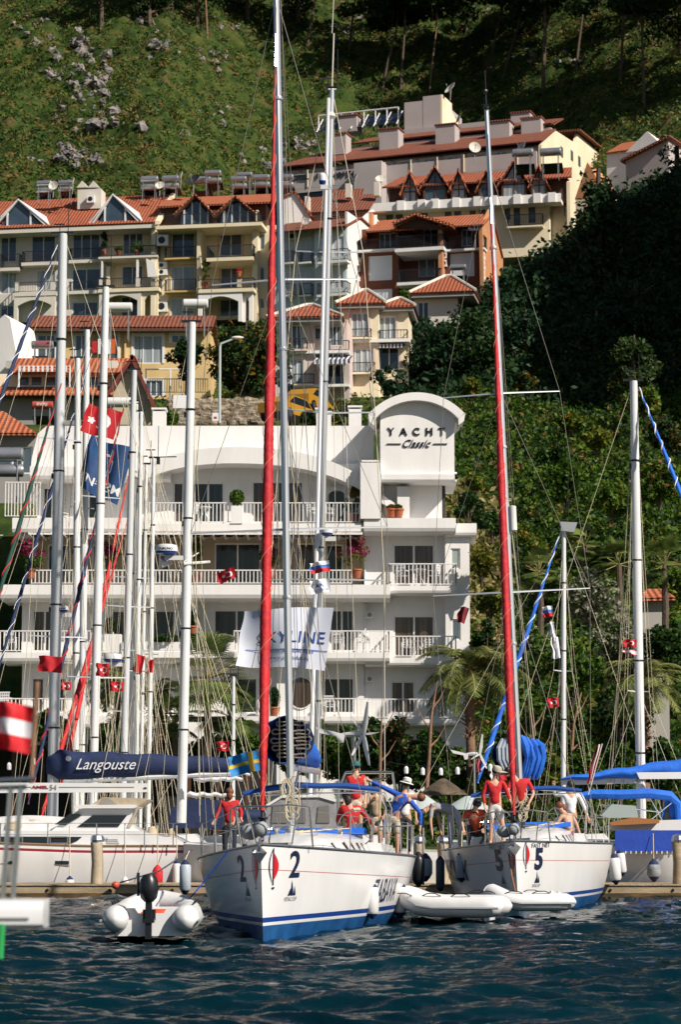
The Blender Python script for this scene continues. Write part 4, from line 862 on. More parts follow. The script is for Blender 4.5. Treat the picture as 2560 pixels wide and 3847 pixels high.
for i in range(n):
    m.mi=0 if i%2 else 1; u=a_+(b_-a_)*i/n; v=a_+(b_-a_)*(i+1)/n; m.quad((u,-.45,z0_-.35),(v,-.45,z0_-.35),(v,-.45,z0_),(u,-.45,z0_))
m.mi=1; m.quad((a_,-.45,z0_),(b_,-.45,z0_),(b_,1.1,z1_+.1),(a_,1.1,z1_+.1)); m.build('awning',[TILE3,FWHITE],Q.root)
for px in(71,262): x=Q.x(px,1400,-.4); MB().tube((x,-.4,Q.z(px,1455,-.4)),(x,-.4,z0_),.05).build('post',WFR,Q.root)
fbox(Q,402,440,1355,1440,1.5,1.2,PALE,'chimney')
# ---- orange roof house far left
O=Fr(0,1800,122,0,'house','house with orange tiled roof at the far left edge beside the white hotel roof','house',base=15)
house(O,-80,132,1632,2100,[(-10,1678,42,1780,GREYG,1),(45,1678,122,1780,GREYG,2)],.6,6,GREYR)
m=MB(); a,b=O.x(-80,1620,0),O.x(137,1620,0); ez=O.z(60,1628,0); rz=O.z(60,1545,3.4); slabq(m,[(a,-.2,ez),(b,-.2,ez),(O.x(15,1545,3.4),3.4,rz),(a,3.4,rz)]); slabq(m,[(b,-.2,ez),(b,6.5,ez),(O.x(15,1545,3.4),3.4,rz)]); m.build('roof',TILE3,O.root)
railing(O.root,[(O.x(-40,1900,-1.5),-1.5),(O.x(12,1900,-1.5),-1.5)],O.z(0,2100,-1.5),1.2,.15,.02,WHITE,.04)
Wg=Fr(-40,1400,150,-15,'house','small white gabled house at the far left edge','house',base=24)
x,z=Wg.l(18,1182,0); m=MB(); m.prism([(Wg.x(-40,1300),0),(Wg.x(66,1380),0),(Wg.x(60,1380),Wg.z(60,1330)),(Wg.x(38,1200),Wg.z(38,1200)),(x,z),(Wg.x(-10,1205),Wg.z(0,1205))],0,4); m.build('wall',WHITE,Wg.root)
fbox(Wg,22,52,1355,1384,-.6,.5,PALE,'chimney')
# ---- low restaurant on the quay behind the boats
Rz=Fr(0,2960,97,0,'restaurant_building','low dark waterfront restaurant with white roof edge and red-brown panels behind the moored boats','restaurant',base=1.0)
a,b=Rz.x(-80,2900,0),Rz.x(1010,2900,0); zt=Rz.z(300,2783,0)
MB().box(a,b,-.3,5,zt-.16,zt).build('roof',PALE,Rz.root); MB().box(a,b,1.2,4.8,0,zt-.18).build('wall',mat('dark_interior',(.02,.018,.016),.9),Rz.root)  # dark block stands for the shade inside the open front
m=MB()
for p0,p1 in((235,330),(520,610),(640,720)): a_,b_,z0,z1=Rz.rect(p0,2790,p1,2850,.3); m.box(a_,b_,.3,.5,z0,z1-.1)
m.build('panel',mat('red_brown_panel',(.17,.03,.02),.6),Rz.root)
for px in range(-60,1000,110): x=Rz.x(px,2900,.1); MB().box(x-.08,x+.08,.1,.26,0,zt-.18).build('post',WOOD,Rz.root)
# ---- roof top heaters and dishes
for i,(px,py,D,s,n,lab) in enumerate([(166,690,206,.9,2,'grey twin-tank solar water heater at the left end of the cream block roof'),(246,688,206,.85,2,'dark twin-tank solar water heater left of the white double chimney'),
 (562,675,207,1.05,2,'twin-tank solar water heater left of a small dish on the cream roof'),(641,672,207,1.0,2,'twin-tank solar water heater just left of the big dark dish'),(800,652,208,1.0,2,'raised twin-tank solar water heater right of the big dark dish'),
 (755,678,209,1.2,1,'single grey tank lying between the dark dish and the raised heater'),(897,674,207,.95,2,'twin-tank solar water heater left of centre above the twin timber gables'),(920,658,210,.9,1,'light single-tank solar water heater behind the twin timber gables'),
 (982,668,207,1.0,2,'twin-tank solar water heater left of the red furled sail top'),(1070,668,207,1.05,2,'twin-tank solar water heater just right of the tall silver mast')]):
    heater(px,py,D,s,lab,-9,n=n)
WT=mat('white_tank',(.62,.62,.61),.4)
heater(735,1142,160,1.15,'large pale water tank on the yellow building roof left of the tree',0,n=1,mt=WT,panel=False)
heater(450,1155,161,1.15,'white water tank on the yellow building roof below the arched balconies',0,n=1,mt=WT,panel=False)
h1=heater(160,1296,145,.9,'grey tank lettered in red on the cream house with striped awning',0,n=1)
h2=heater(160,1523,134,.8,'red solar water tank with lettering below the striped awning house',0,n=1,mt=mat('red_tank',(.36,.06,.05),.5))
heater(20,1708,116,1.2,'large grey tank at the far left edge above the railings',0,n=2,panel=False); heater(452,1512,134,1.0,'pale tank in front of the boarded gable',0,n=1,mt=WT,panel=False)
def tanktext(txt,px,py,D,hpx,root,col_):
    vs,fs=textmesh(txt,1,bold=.02); ys=[v[1] for v in vs]; s=hpx*D/FOC/(max(ys)-min(ys)); q=P(px,py,D); m=MB(); m.add([(q.x-root.location.x+v[0]*s,q.y-root.location.y-.30,q.z-root.location.z+v[1]*s) for v in vs],fs); return m.build('lettering',col_,root)
tanktext('SISTEM',163,1292,145,13,h1,REDC); tanktext('ENERJI',160,1522,134,14,h2,PALE)
BK=mat('dark_mesh_dish',(.03,.03,.035),.5)
for px,py,D,r_,az,el,m_,ln,lab in[(726,676,205,.62*1.1,215,40,BK,1.6,'large dark mesh dish on a pole between the solar heaters'),(200,698,205,.42,190,10,PALE,.8,'pale dish at the left end of the cream roof'),(272,684,205,.45,250,20,PALE,.8,'pale dish seen edge-on left of the double chimney'),
 (600,697,205,.4,190,25,PALE,.7,'small pale dish between two heaters on the cream roof'),(678,662,206,.45,250,20,PALE,.9,'dish seen edge-on left of the big dark dish'),(1148,832,199,.36,190,20,MAUVE,.6,'small grey dish on the roof above the turquoise building'),
 (1333,672,222,.55,250,25,PALE,1,'pale dish right of the dark letters on the upper hotel'),(1432,672,222,.55,190,40,PALE,1,'round pale dish in front of the upper hotel arches'),(1785,552+3,214,.55,170,15,PALE,1.2,'round pale dish above the dormer roofs right of the second mast'),(1960,553,214,.6,240,25,MAUVE,1.2,'grey dish seen obliquely above the dormer roofs'),
 (1692,332,238,.7,240,35,PALE,1,'dish on top of the large block roof of the upper hotel'),(1724,447,228,.45,250,20,MAUVE,.8,'small grey dish against the sunlit block side'),(1786,858,197,.62,200,50,BK,1.4,'dark dish on a pole at the right balcony of the brown brick house')]:
    dish(px,py,D,r_,lab,az,el,m_,ln)
for px,py,s,lab in((1965,575,1.3,'long roof tank behind the dormers, left of the pair'),(2070,572,1.3,'long roof tank behind the dormers, right of the pair'),(1722,1005,.9,'white and blue tank on the balcony of the brown brick house')):
    heater(px,py,212 if px>1800 else 196,s,lab,-12,n=1,panel=True)

for a,b,c,d,mt in((346,364,1282,1325,REDC),(368,417,1256,1330,FWHITE),(418,434,1258,1328,mat('orange_banner',(.55,.10,.02),.7))): fbox(Y,a,b,c,d,.2,.05,mt,'banner')
for px,y0,y1,off in((1372,2010,2196,1.46),(1372,2255,2448,1.36),(520,2256,2448,1.36),(1000,2260,2448,1.36),(1668,2505,2700,1.46)): x0,_,z0,z1=H.rect(px,y0,px+4,y1,off); MB().tube((x0,off,z0),(x0,off,z1),.035).build('downpipe',PLAST,HR)
for a,b,c,d,off in((1376,1402,2300,2322,1.3),(1376,1402,2540,2562,1.3),(700,728,2300,2320,1.3)):
    x0,x1,z0,z1=H.rect(a,c,b,d,off); g=MB().box(x0,x1,off-.25,off+.05,z0,z1).build('air_conditioner',PLAST,HR); q=MB(); q.lathe(((x0+x1)/2,off-.252,(z0+z1)/2),[(0,.01),(.1,.01),(.1,0)],12,(0,-1,0)); q.build('fan_grille',GREYR,g)
# ---------------------------------------------------------------- vegetation
def leaves(C,size,rg,up=.35,asp=.5,nrm=None):
    """rhombic leaves at centres C (n,3)"""
    n=len(C); a=rg.normal(size=(n,3)); a/=np.linalg.norm(a,axis=1)[:,None]; b=rg.normal(size=(n,3)); b[:,2]+=up; b-=a*(a*b).sum(1)[:,None]; b/=np.linalg.norm(b,axis=1)[:,None]
    s=size*rg.uniform(.6,1.35,(n,1)); A=a*s; B=b*s*asp
    V=np.stack([C-A,C+B,C+A,C-B],1).reshape(-1,3); F=np.arange(4*n).reshape(n,4); return V,F
def blob(rg,n,c,r,shell=.55):
    d=rg.normal(size=(n,3)); d/=np.linalg.norm(d,axis=1)[:,None]; rad=rg.uniform(shell**2,1,(n,1))**.5
    return np.array(c)+d*rad*np.array(r)
def clumps(rg,nc,per,R_,zc,cr,flat=.8,shell=.5,shape=None):
    out=[]
    for i in range(nc):
        d=rg.normal(size=3); d/=np.linalg.norm(d); k=rg.uniform(.35,1)**.6; c=np.array([d[0]*R_[0]*k,d[1]*R_[1]*k,zc+d[2]*R_[2]*k])
        if shape: c[:2]*=shape((c[2]-zc)/R_[2])
        r_=cr*rg.uniform(.6,1.3); out.append(blob(rg,int(per*rg.uniform(.6,1.3)),c,(r_,r_,r_*flat),shell))
    return np.concatenate(out)
BARK=mat('bark',(.12,.085,.055),.9,c2=(.07,.05,.035),scale=3,bump=.5,bscale=8); BARKP=mat('pine_bark',(.30,.17,.10),.9,c2=(.16,.09,.055),scale=2,bump=.5,bscale=8)
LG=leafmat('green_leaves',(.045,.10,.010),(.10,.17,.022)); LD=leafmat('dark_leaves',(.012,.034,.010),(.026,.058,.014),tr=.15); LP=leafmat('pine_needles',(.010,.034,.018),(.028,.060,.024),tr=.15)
LPL=leafmat('hill_pine_needles',(.018,.040,.014),(.035,.065,.018),tr=.2); LY=leafmat('yellow_green_leaves',(.10,.13,.015),(.18,.18,.025)); LO=leafmat('orange_flower',(.35,.15,.02),(.28,.20,.04)); LT=leafmat('dry_grass',(.24,.19,.08),(.34,.27,.12),thr=(.3,.6))
LW=leafmat('pale_blossom',(.40,.38,.30),(.10,.13,.05),scale=1.2); LM=leafmat('magenta_bracts',(.36,.02,.12),(.25,.02,.09)); LPM=leafmat('palm_fronds',(.09,.14,.03),(.26,.26,.09),scale=1.0); LFP=leafmat('fan_palm_leaf',(.04,.09,.02),(.17,.20,.05),scale=1.5)
def trunk(pts,r0,r1,m,root,name='trunk',n=7):
    k=len(pts); mb=MB(); mb.path(pts,[r0+(r1-r0)*i/(k-1) for i in range(k)],n); return mb.build(name,m,root,smooth=True)
def tree(name,label,cat,px,D,pyb,pyt,wpx,mleaf,seed,kind='round',group=None,leaf=.16,nc=40,per=90,mtr=None,lean=0,zb=None,cb=.25,dep=1.0,mats2=None):
    rg=np.random.default_rng(seed); p=P(px,pyb,D); z0=p.z if zb is None else zb; H_=ZW(pyt,D)-z0; s=D/FOC; W_=wpx*s/2; r=thing(name,label,cat,(p.x,D,z0),rg.uniform(0,6),group)
    r.rotation_euler=(0,0,0)
    zc=H_*(cb+1)/2; Rz=H_*(1-cb)/2
    sh={'round':None,'cone':(lambda t:max(.22,.72-.5*t)),'col':(lambda t:1-.35*max(0,t))}[kind]
    C=clumps(rg,nc,per,(W_*.8,W_*.8*dep,Rz*.88),zc,max(.22,min(W_,Rz)*.34),shape=sh)
    V,F=leaves(C,leaf,rg); npmesh('crown',V,F,mleaf,r) if mats2 is None else npmesh('crown',V,F,[mleaf,mats2],r,mi=(rg.uniform(size=len(F))<.18).astype(int))
    mt=mtr or BARK; t0=max(.05,H_*.022); trunk([(0,0,-.5),(lean*.1,0,H_*.3),(lean*.2-.1,.05,H_*.7),(0,0,H_*.92)],t0*1.3,t0*.4,mt,r)
    m=MB()
    for i in range(7):
        a=rg.uniform(0,6.28); z=H_*rg.uniform(max(.15,cb*.7),.8); m.path([(0,0,z),(math.cos(a)*W_*.35,math.sin(a)*W_*.35,z+H_*.07),(math.cos(a)*W_*.7,math.sin(a)*W_*.7,z+H_*.12)],[t0*.5,t0*.32,t0*.12],5)
    m.build('limbs',mt,r); return r
def bush(label,px,D,py,wpx,hpx,ml,seed,group='bushes on the slope beside the hotel',name='bush',leaf=.13,dens=1.0,m2=None,p2=.2,flat=1,z=None):
    rg=np.random.default_rng(seed); s=D/FOC; p=P(px,py,D); W_=wpx*s/2; Hh=hpx*s; r=thing(name,label,'shrub',(p.x,D,p.z if z is None else z),0,group)
    nc=max(6,int(16*dens)); out=[]
    for i in range(nc):
        a=rg.uniform(0,6.28); k=rg.uniform(0,.75); zc=Hh*rg.uniform(.2,.82)*(1-.35*k); rr=rg.uniform(.25,.42)*min(W_,Hh*.8); out.append(blob(rg,int(60*dens),(math.cos(a)*k*W_,math.sin(a)*k*W_*.8,zc),(rr,rr,rr*.9),.5))
    C=np.concatenate(out); V,F=leaves(C,leaf,rg); npmesh('foliage',V,F,[ml]+([m2] if m2 else []),r,mi=((rg.uniform(size=len(F))<p2) if m2 else np.zeros(len(F))).astype(int))
    m=MB()
    for i in range(4): a=i*1.6; m.tube((0,0,-.3),(math.cos(a)*W_*.4,math.sin(a)*W_*.4,Hh*.6),.04,.02,5)
    m.build('stems',BARK,r); return r
# ---- scrub on the hills
def scrub(name,label_,N,pxr,Dr,size,leaf,ml,seed,cond=None,per=9,tall=1.0,share=None,asp=.5):
    rg=np.random.default_rng(seed); px=rg.uniform(*pxr,N); D=rg.uniform(*Dr,N); 
    if cond is not None: k=cond(px,D,rg); px,D=px[k],D[k]
    z=ground(px,D); x=(px-1280)/FOC*D; n=len(px); sz=size*rg.uniform(.5,1.5,n)
    c=np.stack([x,D,z],1)[:,None,:]+rg.normal(size=(n,per,3))*np.array([.42,.42,.30*tall])*sz[:,None,None]; c[:,:,2]+=.25*tall*sz[:,None]
    C=c.reshape(-1,3); V,F=leaves(C,leaf,rg,up=2.2 if tall>1.2 else 1.2,asp=asp); mi=np.repeat(rg.integers(0,len(ml),n),per) if share is None else np.repeat(rg.choice(len(ml),n,p=share),per)
    o=npmesh(name,V,F,ml,mi=mi); tag(o,kind='stuff'); o['label']=label_; return o
HG=leafmat('hill_grass',(.048,.090,.012),(.095,.125,.024),scale=.3); HG2=leafmat('hill_shrub',(.014,.040,.010),(.032,.070,.014),scale=.3); HO=leafmat('rusty_bracken',(.22,.115,.04),(.15,.11,.035),scale=.3); HY=leafmat('yellow_herbs',(.15,.17,.03),(.10,.13,.03),scale=.3)
scrub('hillside_undergrowth','low green and rusty scrub covering the hill behind the houses',18000,(-80,2640),(222,345),.8,.24,[HG,HG2,HO,HY],1,per=11,share=[.38,.33,.18,.11],tall=1.25,asp=.35)
scrub('slope_undergrowth','dense green shrubs covering the slope right of the hotel',8500,(1640,2700),(101,170),.75,.17,[LG,LD,HG2,LY,HO],2,per=13,share=[.38,.27,.22,.10,.03])
scrub('garden_undergrowth','garden greenery between the hillside houses',1800,(-50,1700),(129,205),.6,.17,[LG,LD,HG],3,per=10,cond=lambda p,D,r:(D>137)|(p>1420))
scrub('quay_undergrowth','leafy hedge mass along the quay behind the boats',1500,(980,2700),(89,103),.8,.12,[LG,LD,LY],7,per=22,tall=1.5,share=[.45,.4,.15])
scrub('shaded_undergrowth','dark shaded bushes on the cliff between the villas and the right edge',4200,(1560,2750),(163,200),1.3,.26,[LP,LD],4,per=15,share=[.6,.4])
def grass(px,D): return None
scrub('dry_grass','pale dry grass on the slope just right of the sign tower',1500,(1660,1880),(112,140),.7,.2,[LT,HY],6,per=10,tall=1.6,share=[.75,.25],cond=lambda p,D,r:(np.abs(p-1760)<120)&(D<133)&(D>117))
# rocks
ROCK=mat('limestone_rock',(.30,.26,.225),.9,c2=(.11,.11,.12),scale=1.6,bump=.8,bscale=3)
rg=np.random.default_rng(21); m=MB(); cl=[(300,235),(150,90),(290,280),(330,340),(610,180),(790,220),(870,100),(980,600),(700,540),(290,600),(390,470),(310,450),(820,440),(1300,120),(2030,60),(2150,230),(1950,230),(1840,80),(2290,150),(620,60),(1120,560),(230,590)]
def hit(px,py):
    Ds=np.linspace(222,330,300); z=ground(np.full(300,float(px)),Ds); zz=np.array([ZW(py,d) for d in Ds]); k=np.argmax(z>=zz); return Ds[k] if (z>=zz).any() else 300
for i,(cx,cy) in enumerate(cl):
    for k in range(int(rg.integers(9,20)) if i!=0 else 28):
        px=cx+rg.normal()*(46 if i else 85); py=cy+rg.normal()*(24 if i else 60)
        D=hit(px,py); q=P(px,py,D); sz=rg.uniform(.15,.55)*(1.5 if i in(0,3,10) else 1); n0=len(m.v); m.ball(q+Vector((0,-.15,.15)),sz,7,5,(rg.uniform(.6,1.3),.8,rg.uniform(.5,1.2)))
        for j in range(n0,len(m.v)):
            v=Vector(m.v[j]); v+=Vector(rg.normal(size=3))*sz*.24; m.v[j]=tuple(v)
o=m.build('rock_outcrops',ROCK); tag(o,kind='stuff'); o['label']='pale limestone outcrops scattered on the green hill'
# ---- tall pines on the hill, crowns mostly above the frame
pl=[(780,150,14,0,'thin pale pine trunk on the hill left of the tallest mast'),(1150,190,-45,1,'dark leaning pine trunk just right of the tallest mast top'),(1310,200,-30,1,'leaning pine trunk above the slanting silver mast'),(1432,350,-60,1,'strongly leaning dark pine trunk above the upper hotel, left of a straight one'),(1505,345,-18,1,'upright pine trunk between two leaning trunks above the upper hotel'),(1612,355,-30,0,'pine trunk with sunlit reddish edge left of the big block roof'),(1752,140,-10,1,'short dark pine trunk at the top, right of centre'),
 (1842,240,-55,1,'left of two close leaning dark pine trunks above the block roof'),(1880,330,-75,1,'right of two close leaning dark pine trunks above the block roof'),(2040,360,-12,2,'thick straight dark pine trunk above the right mast'),(2422,400,4,1,'dark pine trunk at the upper right corner'),(640,90,-20,1,'dark pine trunk at the top left under deep shade'),(2250,60,10,1,'pine trunk at the top between the straight thick one and the corner'),(2330,330,-20,1,'pine trunk above the small white house, left of the corner trunk'),(2160,300,-35,1,'leaning pine trunk above the sunlit gable'),(2700,330,0,1,'pine just outside the right edge, shading the hill'),(2620,230,0,1,'pine outside the upper right edge'),(2900,350,0,1,'pine further outside the right edge')]
for i,(px,py,ln,th,lab) in enumerate(pl):
    D=hit(px,py); q=P(px,py,D); s=D/FOC; rgt=np.random.default_rng(50+i); Ht=rgt.uniform(15,19); r=thing('pine_tree',lab,'pine tree',q,0,'tall pines on the upper hill')
    L=-ln*s*1.3; r0=(.13,.2,.3)[th] if i else .14
    trunk([(0,0,-.5),(-L*.5*-1 if 0 else L*.35,0,4),(L*.75,0,8),(L*1.1,0,Ht)],r0,r0*.5,BARKP if th==0 else BARK,r)
    C=np.concatenate([blob(rgt,130,(L+rgt.normal()*3.2,rgt.normal()*3.2,Ht*rgt.uniform(.66,1.08)),(2.0,2.0,.8),.3) for _ in range(40)]); V,F=leaves(C,.36,rgt); npmesh('crown',V,F,LPL,r)
    m=MB()
    for k in range(9): a=rgt.uniform(0,6.28); z=Ht*rgt.uniform(.45,.9); m.path([(L*z/Ht,0,z),(L*z/Ht+math.cos(a)*1.4,math.sin(a)*1.4,z+.3),(L*z/Ht+math.cos(a)*2.8,math.sin(a)*2.8,z+1.1)],[.07,.05,.02],5)
    m.build('limbs',BARK,r)
# off-frame canopy giving the dark upper left (crowns just dip into the frame)
for i,(px,py,w_) in enumerate([(380,-60,330),(560,-20,330),(740,-40,330),(930,-50,380),(1120,-60,340),(1660,-70,300),(2480,-40,330),(2560,120,300)]):
    D=hit(max(px,0),max(py+140,40)); tree('pine_tree',['spreading pine crown at the top left corner area','dark pine crown at the top, left of the pale thin trunk','dark pine crown at the top just behind the pale thin trunk','large dark pine crown at the top left of the tallest mast','dark pine crown at the top right behind the tallest mast','dark pine crown at the top edge above the upper hotel block','dark pine crown at the top right corner','dark pine crown on the right edge below the corner one'][i],'pine tree',px,D,py+200,py-160,w_,LPL,80+i,group='tall pines on the upper hill',leaf=.24,nc=34,per=110,cb=.35)
# ---- pine with gaps and dark trees on the right
tree('pine_tree','tall gappy dark pine with the orange house showing through it','pine tree',2262,176,1500,560,330,leafmat('mid_pine_needles',(.014,.036,.014),(.030,.060,.018),tr=.15),101,'cone',leaf=.24,nc=110,per=70,cb=.1)
dk=[(1650,176,1430,1190,300),(1760,180,1400,1130,280),(1900,182,1420,1030,300),(2050,180,1450,940,240),(2160,178,1450,900,200),(2360,182,1450,800,220),(2470,184,1400,850,300),(2560,186,1350,480,300),(1560,172,1480,1180,220),(2500,168,1620,1150,330),(2250,168,1620,1130,330),(1980,170,1560,1130,330),(1770,168,1500,1130,300),(1640,168,1520,1200,240),(2400,170,1600,1000,300),(2555,178,1300,800,260)]
dl=['dark evergreen at the left end of the shaded wood, beside the pale hipped house','dark evergreen just left of the red furled sail of yacht 5','dark evergreen behind the red furled sail of yacht 5','dark evergreen right of the red furled sail, below the cream dormer building','dark evergreen at the foot of the gappy pine, left side','dark evergreen at the foot of the gappy pine, right side','dark evergreen below the grey sloping-roof house','tall black-green evergreen on the right edge beside the grey house','dark rounded tree in front of the pale hipped house wall','broad dark tree low at the right edge of the shaded wood','dark tree low in the shaded wood above the right thin mast','dark tree low in the shaded wood right of yacht 5 mast','low dark tree just above the orange flowering slope','low dark tree right of the cream villa','dark tree left of the right edge in the shaded wood, upper row','dark evergreen cut by the right edge halfway down the wood']
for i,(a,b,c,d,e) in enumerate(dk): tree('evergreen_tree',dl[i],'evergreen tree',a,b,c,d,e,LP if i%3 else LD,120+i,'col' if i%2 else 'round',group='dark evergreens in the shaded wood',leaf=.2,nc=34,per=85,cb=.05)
# lighter trees catching sun
tree('leafy_tree','green leafy tree catching the sun at the right edge of the shaded wood','tree',2390,150,1640,1225,230,leafmat('olive_leaves',(.025,.05,.014),(.05,.085,.022)),151,leaf=.17,nc=30,per=80,cb=.1)
tree('citrus_tree','large leafy tree with orange-brown fruit beside the street lamp','tree',925,141,1545,1175,340,LD,152,leaf=.17,nc=44,per=110,cb=.12,mats2=leafmat('amber_leaves',(.16,.12,.02),(.22,.13,.02)))
tree('leafy_tree','smaller dark tree left of the large fruit tree','tree',700,143,1500,1262,150,LD,153,leaf=.15,nc=20,per=80,cb=.3)
tree('conifer','sparse tiered conifer between the two tallest masts','conifer',1062,150,1580,1260,90,LP,154,'cone',leaf=.15,nc=18,per=45,cb=.1)
tree('cypress','bright green pointed conifer right of the brown brick house base','conifer',1520,186,1190,1082,95,LG,155,'cone',leaf=.14,nc=18,per=90,cb=0)
tree('leafy_tree','dark shrub-like tree in front of the cream villa','tree',1455,155,1510,1370,170,LP,156,leaf=.15,nc=18,per=80,cb=.0)
# ---- bushes on the lit slope
bl=[(2000,128,2090,150,110,LG,LO,'orange flowering spikes between yacht 5 mast and the hotel tower'),(1770,150,1500,90,100,LG,LO,'orange flowering bush just right of the tower roof'),(1980,152,1480,110,90,LD,LO,'orange flowering bush right of yacht 5 mast above the spreader'),(2150,148,1620,140,90,LG,LO,'broad orange-tinted bush above the thin right mast'),(2330,150,1500,120,90,LD,LO,'orange flowering bush left of the tall right mast top'),(1790,128,1850,110,90,LG,LO,'green bush with orange tips right of the sign letters'),
 (1760,112,1960,130,130,LD,None,'dark rounded shrub in the dry grass right of the tower'),(1850,115,2020,120,120,LD,LG,'dark shrub between the hotel edge and yacht 5 mast'),(2130,120,1900,240,190,LG,LD,'large rounded green bush on the slope right of yacht 5 mast'),(2300,122,1950,220,170,LG,LY,'large bright green bush left of the tall right mast'),(2480,124,1900,200,220,LG,HO,'green bush flecked rusty brown right of the tall right mast'),(2500,128,1700,200,160,LD,HO,'dark bush flecked rusty brown at the right edge'),
 (2100,135,1780,180,120,LD,LG,'dark green bush high on the slope'),(1810,106,2180,130,150,LY,HO,'yellow-orange flowering bush beside the hotel side wall'),(1840,105,2330,130,140,LY,LD,'yellow-green bush halfway down beside the hotel side wall'),(1830,103,2480,120,170,LD,LG,'dark creeper-like bush beside the hotel side wall'),(2240,128,1700,150,110,LY,LG,'yellow-green bush above the large rounded one'),(2420,135,1560,190,120,LG,LO,'green bush with orange flecks behind the tall right mast top'),
 (2060,104,2320,260,200,LG,LW,'pale-blossomed oleander left of the thin right mast'),(2230,103,2360,260,260,LW,LG,'large pale-blossomed oleander behind the thin right mast'),(2340,102,2520,240,240,LW,LG,'pale-blossomed oleander left of the tall right mast'),(2010,101,2560,240,240,LG,LW,'green oleander right of yacht 5 mast'),(2150,100,2640,260,260,LG,LD,'tangled green bush behind the thin right mast'),(2330,99,2760,280,260,LD,LG,'dark leafy bush between the two right masts'),(2500,100,2560,240,260,LD,LG,'dark leafy bush at the right edge behind the palm'),
 (2520,112,2260,220,160,LG,LY,'green bush at the right edge above the tiled hut')]
for i,(px,D,py,w_,h_,a,b,lab) in enumerate(bl): bush(lab,px,D,py,w_,h_,a,200+i,dens=1.5 if w_>180 else 1.1,m2=b,p2=.2,leaf=.12 if D<115 else .15)
# spikes of orange
# ---- hedge and shrubs along the quay
hb=[(1190,93,2940,180,260,LG,LD,'bamboo-like green shrub right of the round window'),(1290,93,2960,190,290,LG,LD,'tall green shrub behind the wind generator'),(1400,92,2980,200,330,LD,LG,'dark green bush behind the woman in the red top'),(1500,91.5,2990,200,340,LD,HO,'dark green bush left of the leaning bare trunks'),(1610,91,2995,190,320,LD,LG,'dark bush behind the white-hatted man'),(1690,92,3000,160,250,LG,LD,'leafy bush beneath the date palm, left of its trunk'),(1850,91,3000,220,240,LG,LY,'bright leafy bush beneath the date palm, right of its trunk'),(1990,91,3010,230,260,LG,LD,'leafy bush behind the blue sail bag of yacht 5'),(2060,90,2990,170,200,LY,LG,'yellow-green bush left of the thin right mast base'),(2190,91,3000,220,280,LG,LD,'leafy bush right of the thin right mast base'),(2330,91,3000,200,230,LG,LD,'leafy bush left of the tall right mast base'),(2490,91,3000,220,260,LD,LG,'dark bush at the right edge above the blue sail cover'),
 (1080,94,2900,130,150,LG,LD,'green shrub between the two big masts'),(620,96,2870,200,180,LG,LY,'bright green shrub left of the ketch mast'),(900,94,2900,220,220,LG,LD,'green shrub right of the fan palms'),(780,95,2900,200,160,LD,LG,'dark shrub at the foot of the fan palms'),(180,96,2790,150,130,LG,LD,'green shrub at the far left under the lowest balcony'),(430,95,2850,200,170,LD,LG,'dark shrub at the foot of the feathery palm')]
for i,(px,D,py,w_,h_,a,b,lab) in enumerate(hb): bush(lab,px,D,py,w_,h_,a,300+i,'shrubs along the quay',dens=2.0,m2=b,p2=.3,leaf=.11,z=None)
m=MB()
for px,D,yb,yt,ln in((1425,91,3010,2700,10),(1560,90,3010,2650,-8),(1610,90,3000,2560,40),(2010,90,3000,2680,30),(2140,90.5,3000,2600,60)):
    pass
for i,(px,D,yb,yt,ln,lab) in enumerate([(1425,90.5,3010,2680,12,'slim bare trunk behind the wind generator'),(1600,90,3010,2560,45,'bare leaning branch left of the date palm'),(2020,90,3000,2660,-25,'bare forked trunk beside the blue sail bag'),(2130,90.5,3000,2600,60,'bare leaning trunk right of the thin right mast')]):
    q=P(px,yb,D); hgt=ZW(yt,D)-q.z; s=D/FOC; t=thing('bare_tree',lab,'tree',(q.x,D,q.z),0); trunk([(0,0,0),(ln*s*.3,0,hgt*.35),(ln*s*.5,0,hgt*.7),(ln*s,0,hgt)],.09,.03,BARKP,t); m=MB()
    for k,(zz,dx) in enumerate(((.45,.6),(.6,-.5),(.78,.5))): m.path([(ln*s*zz*.8,0,hgt*zz),(ln*s*zz*.8+dx*.5,.1,hgt*zz+.3),(ln*s*zz*.8+dx,.1,hgt*zz+.8)],[.045,.03,.012],5)
    m.build('branch',BARKP,t)
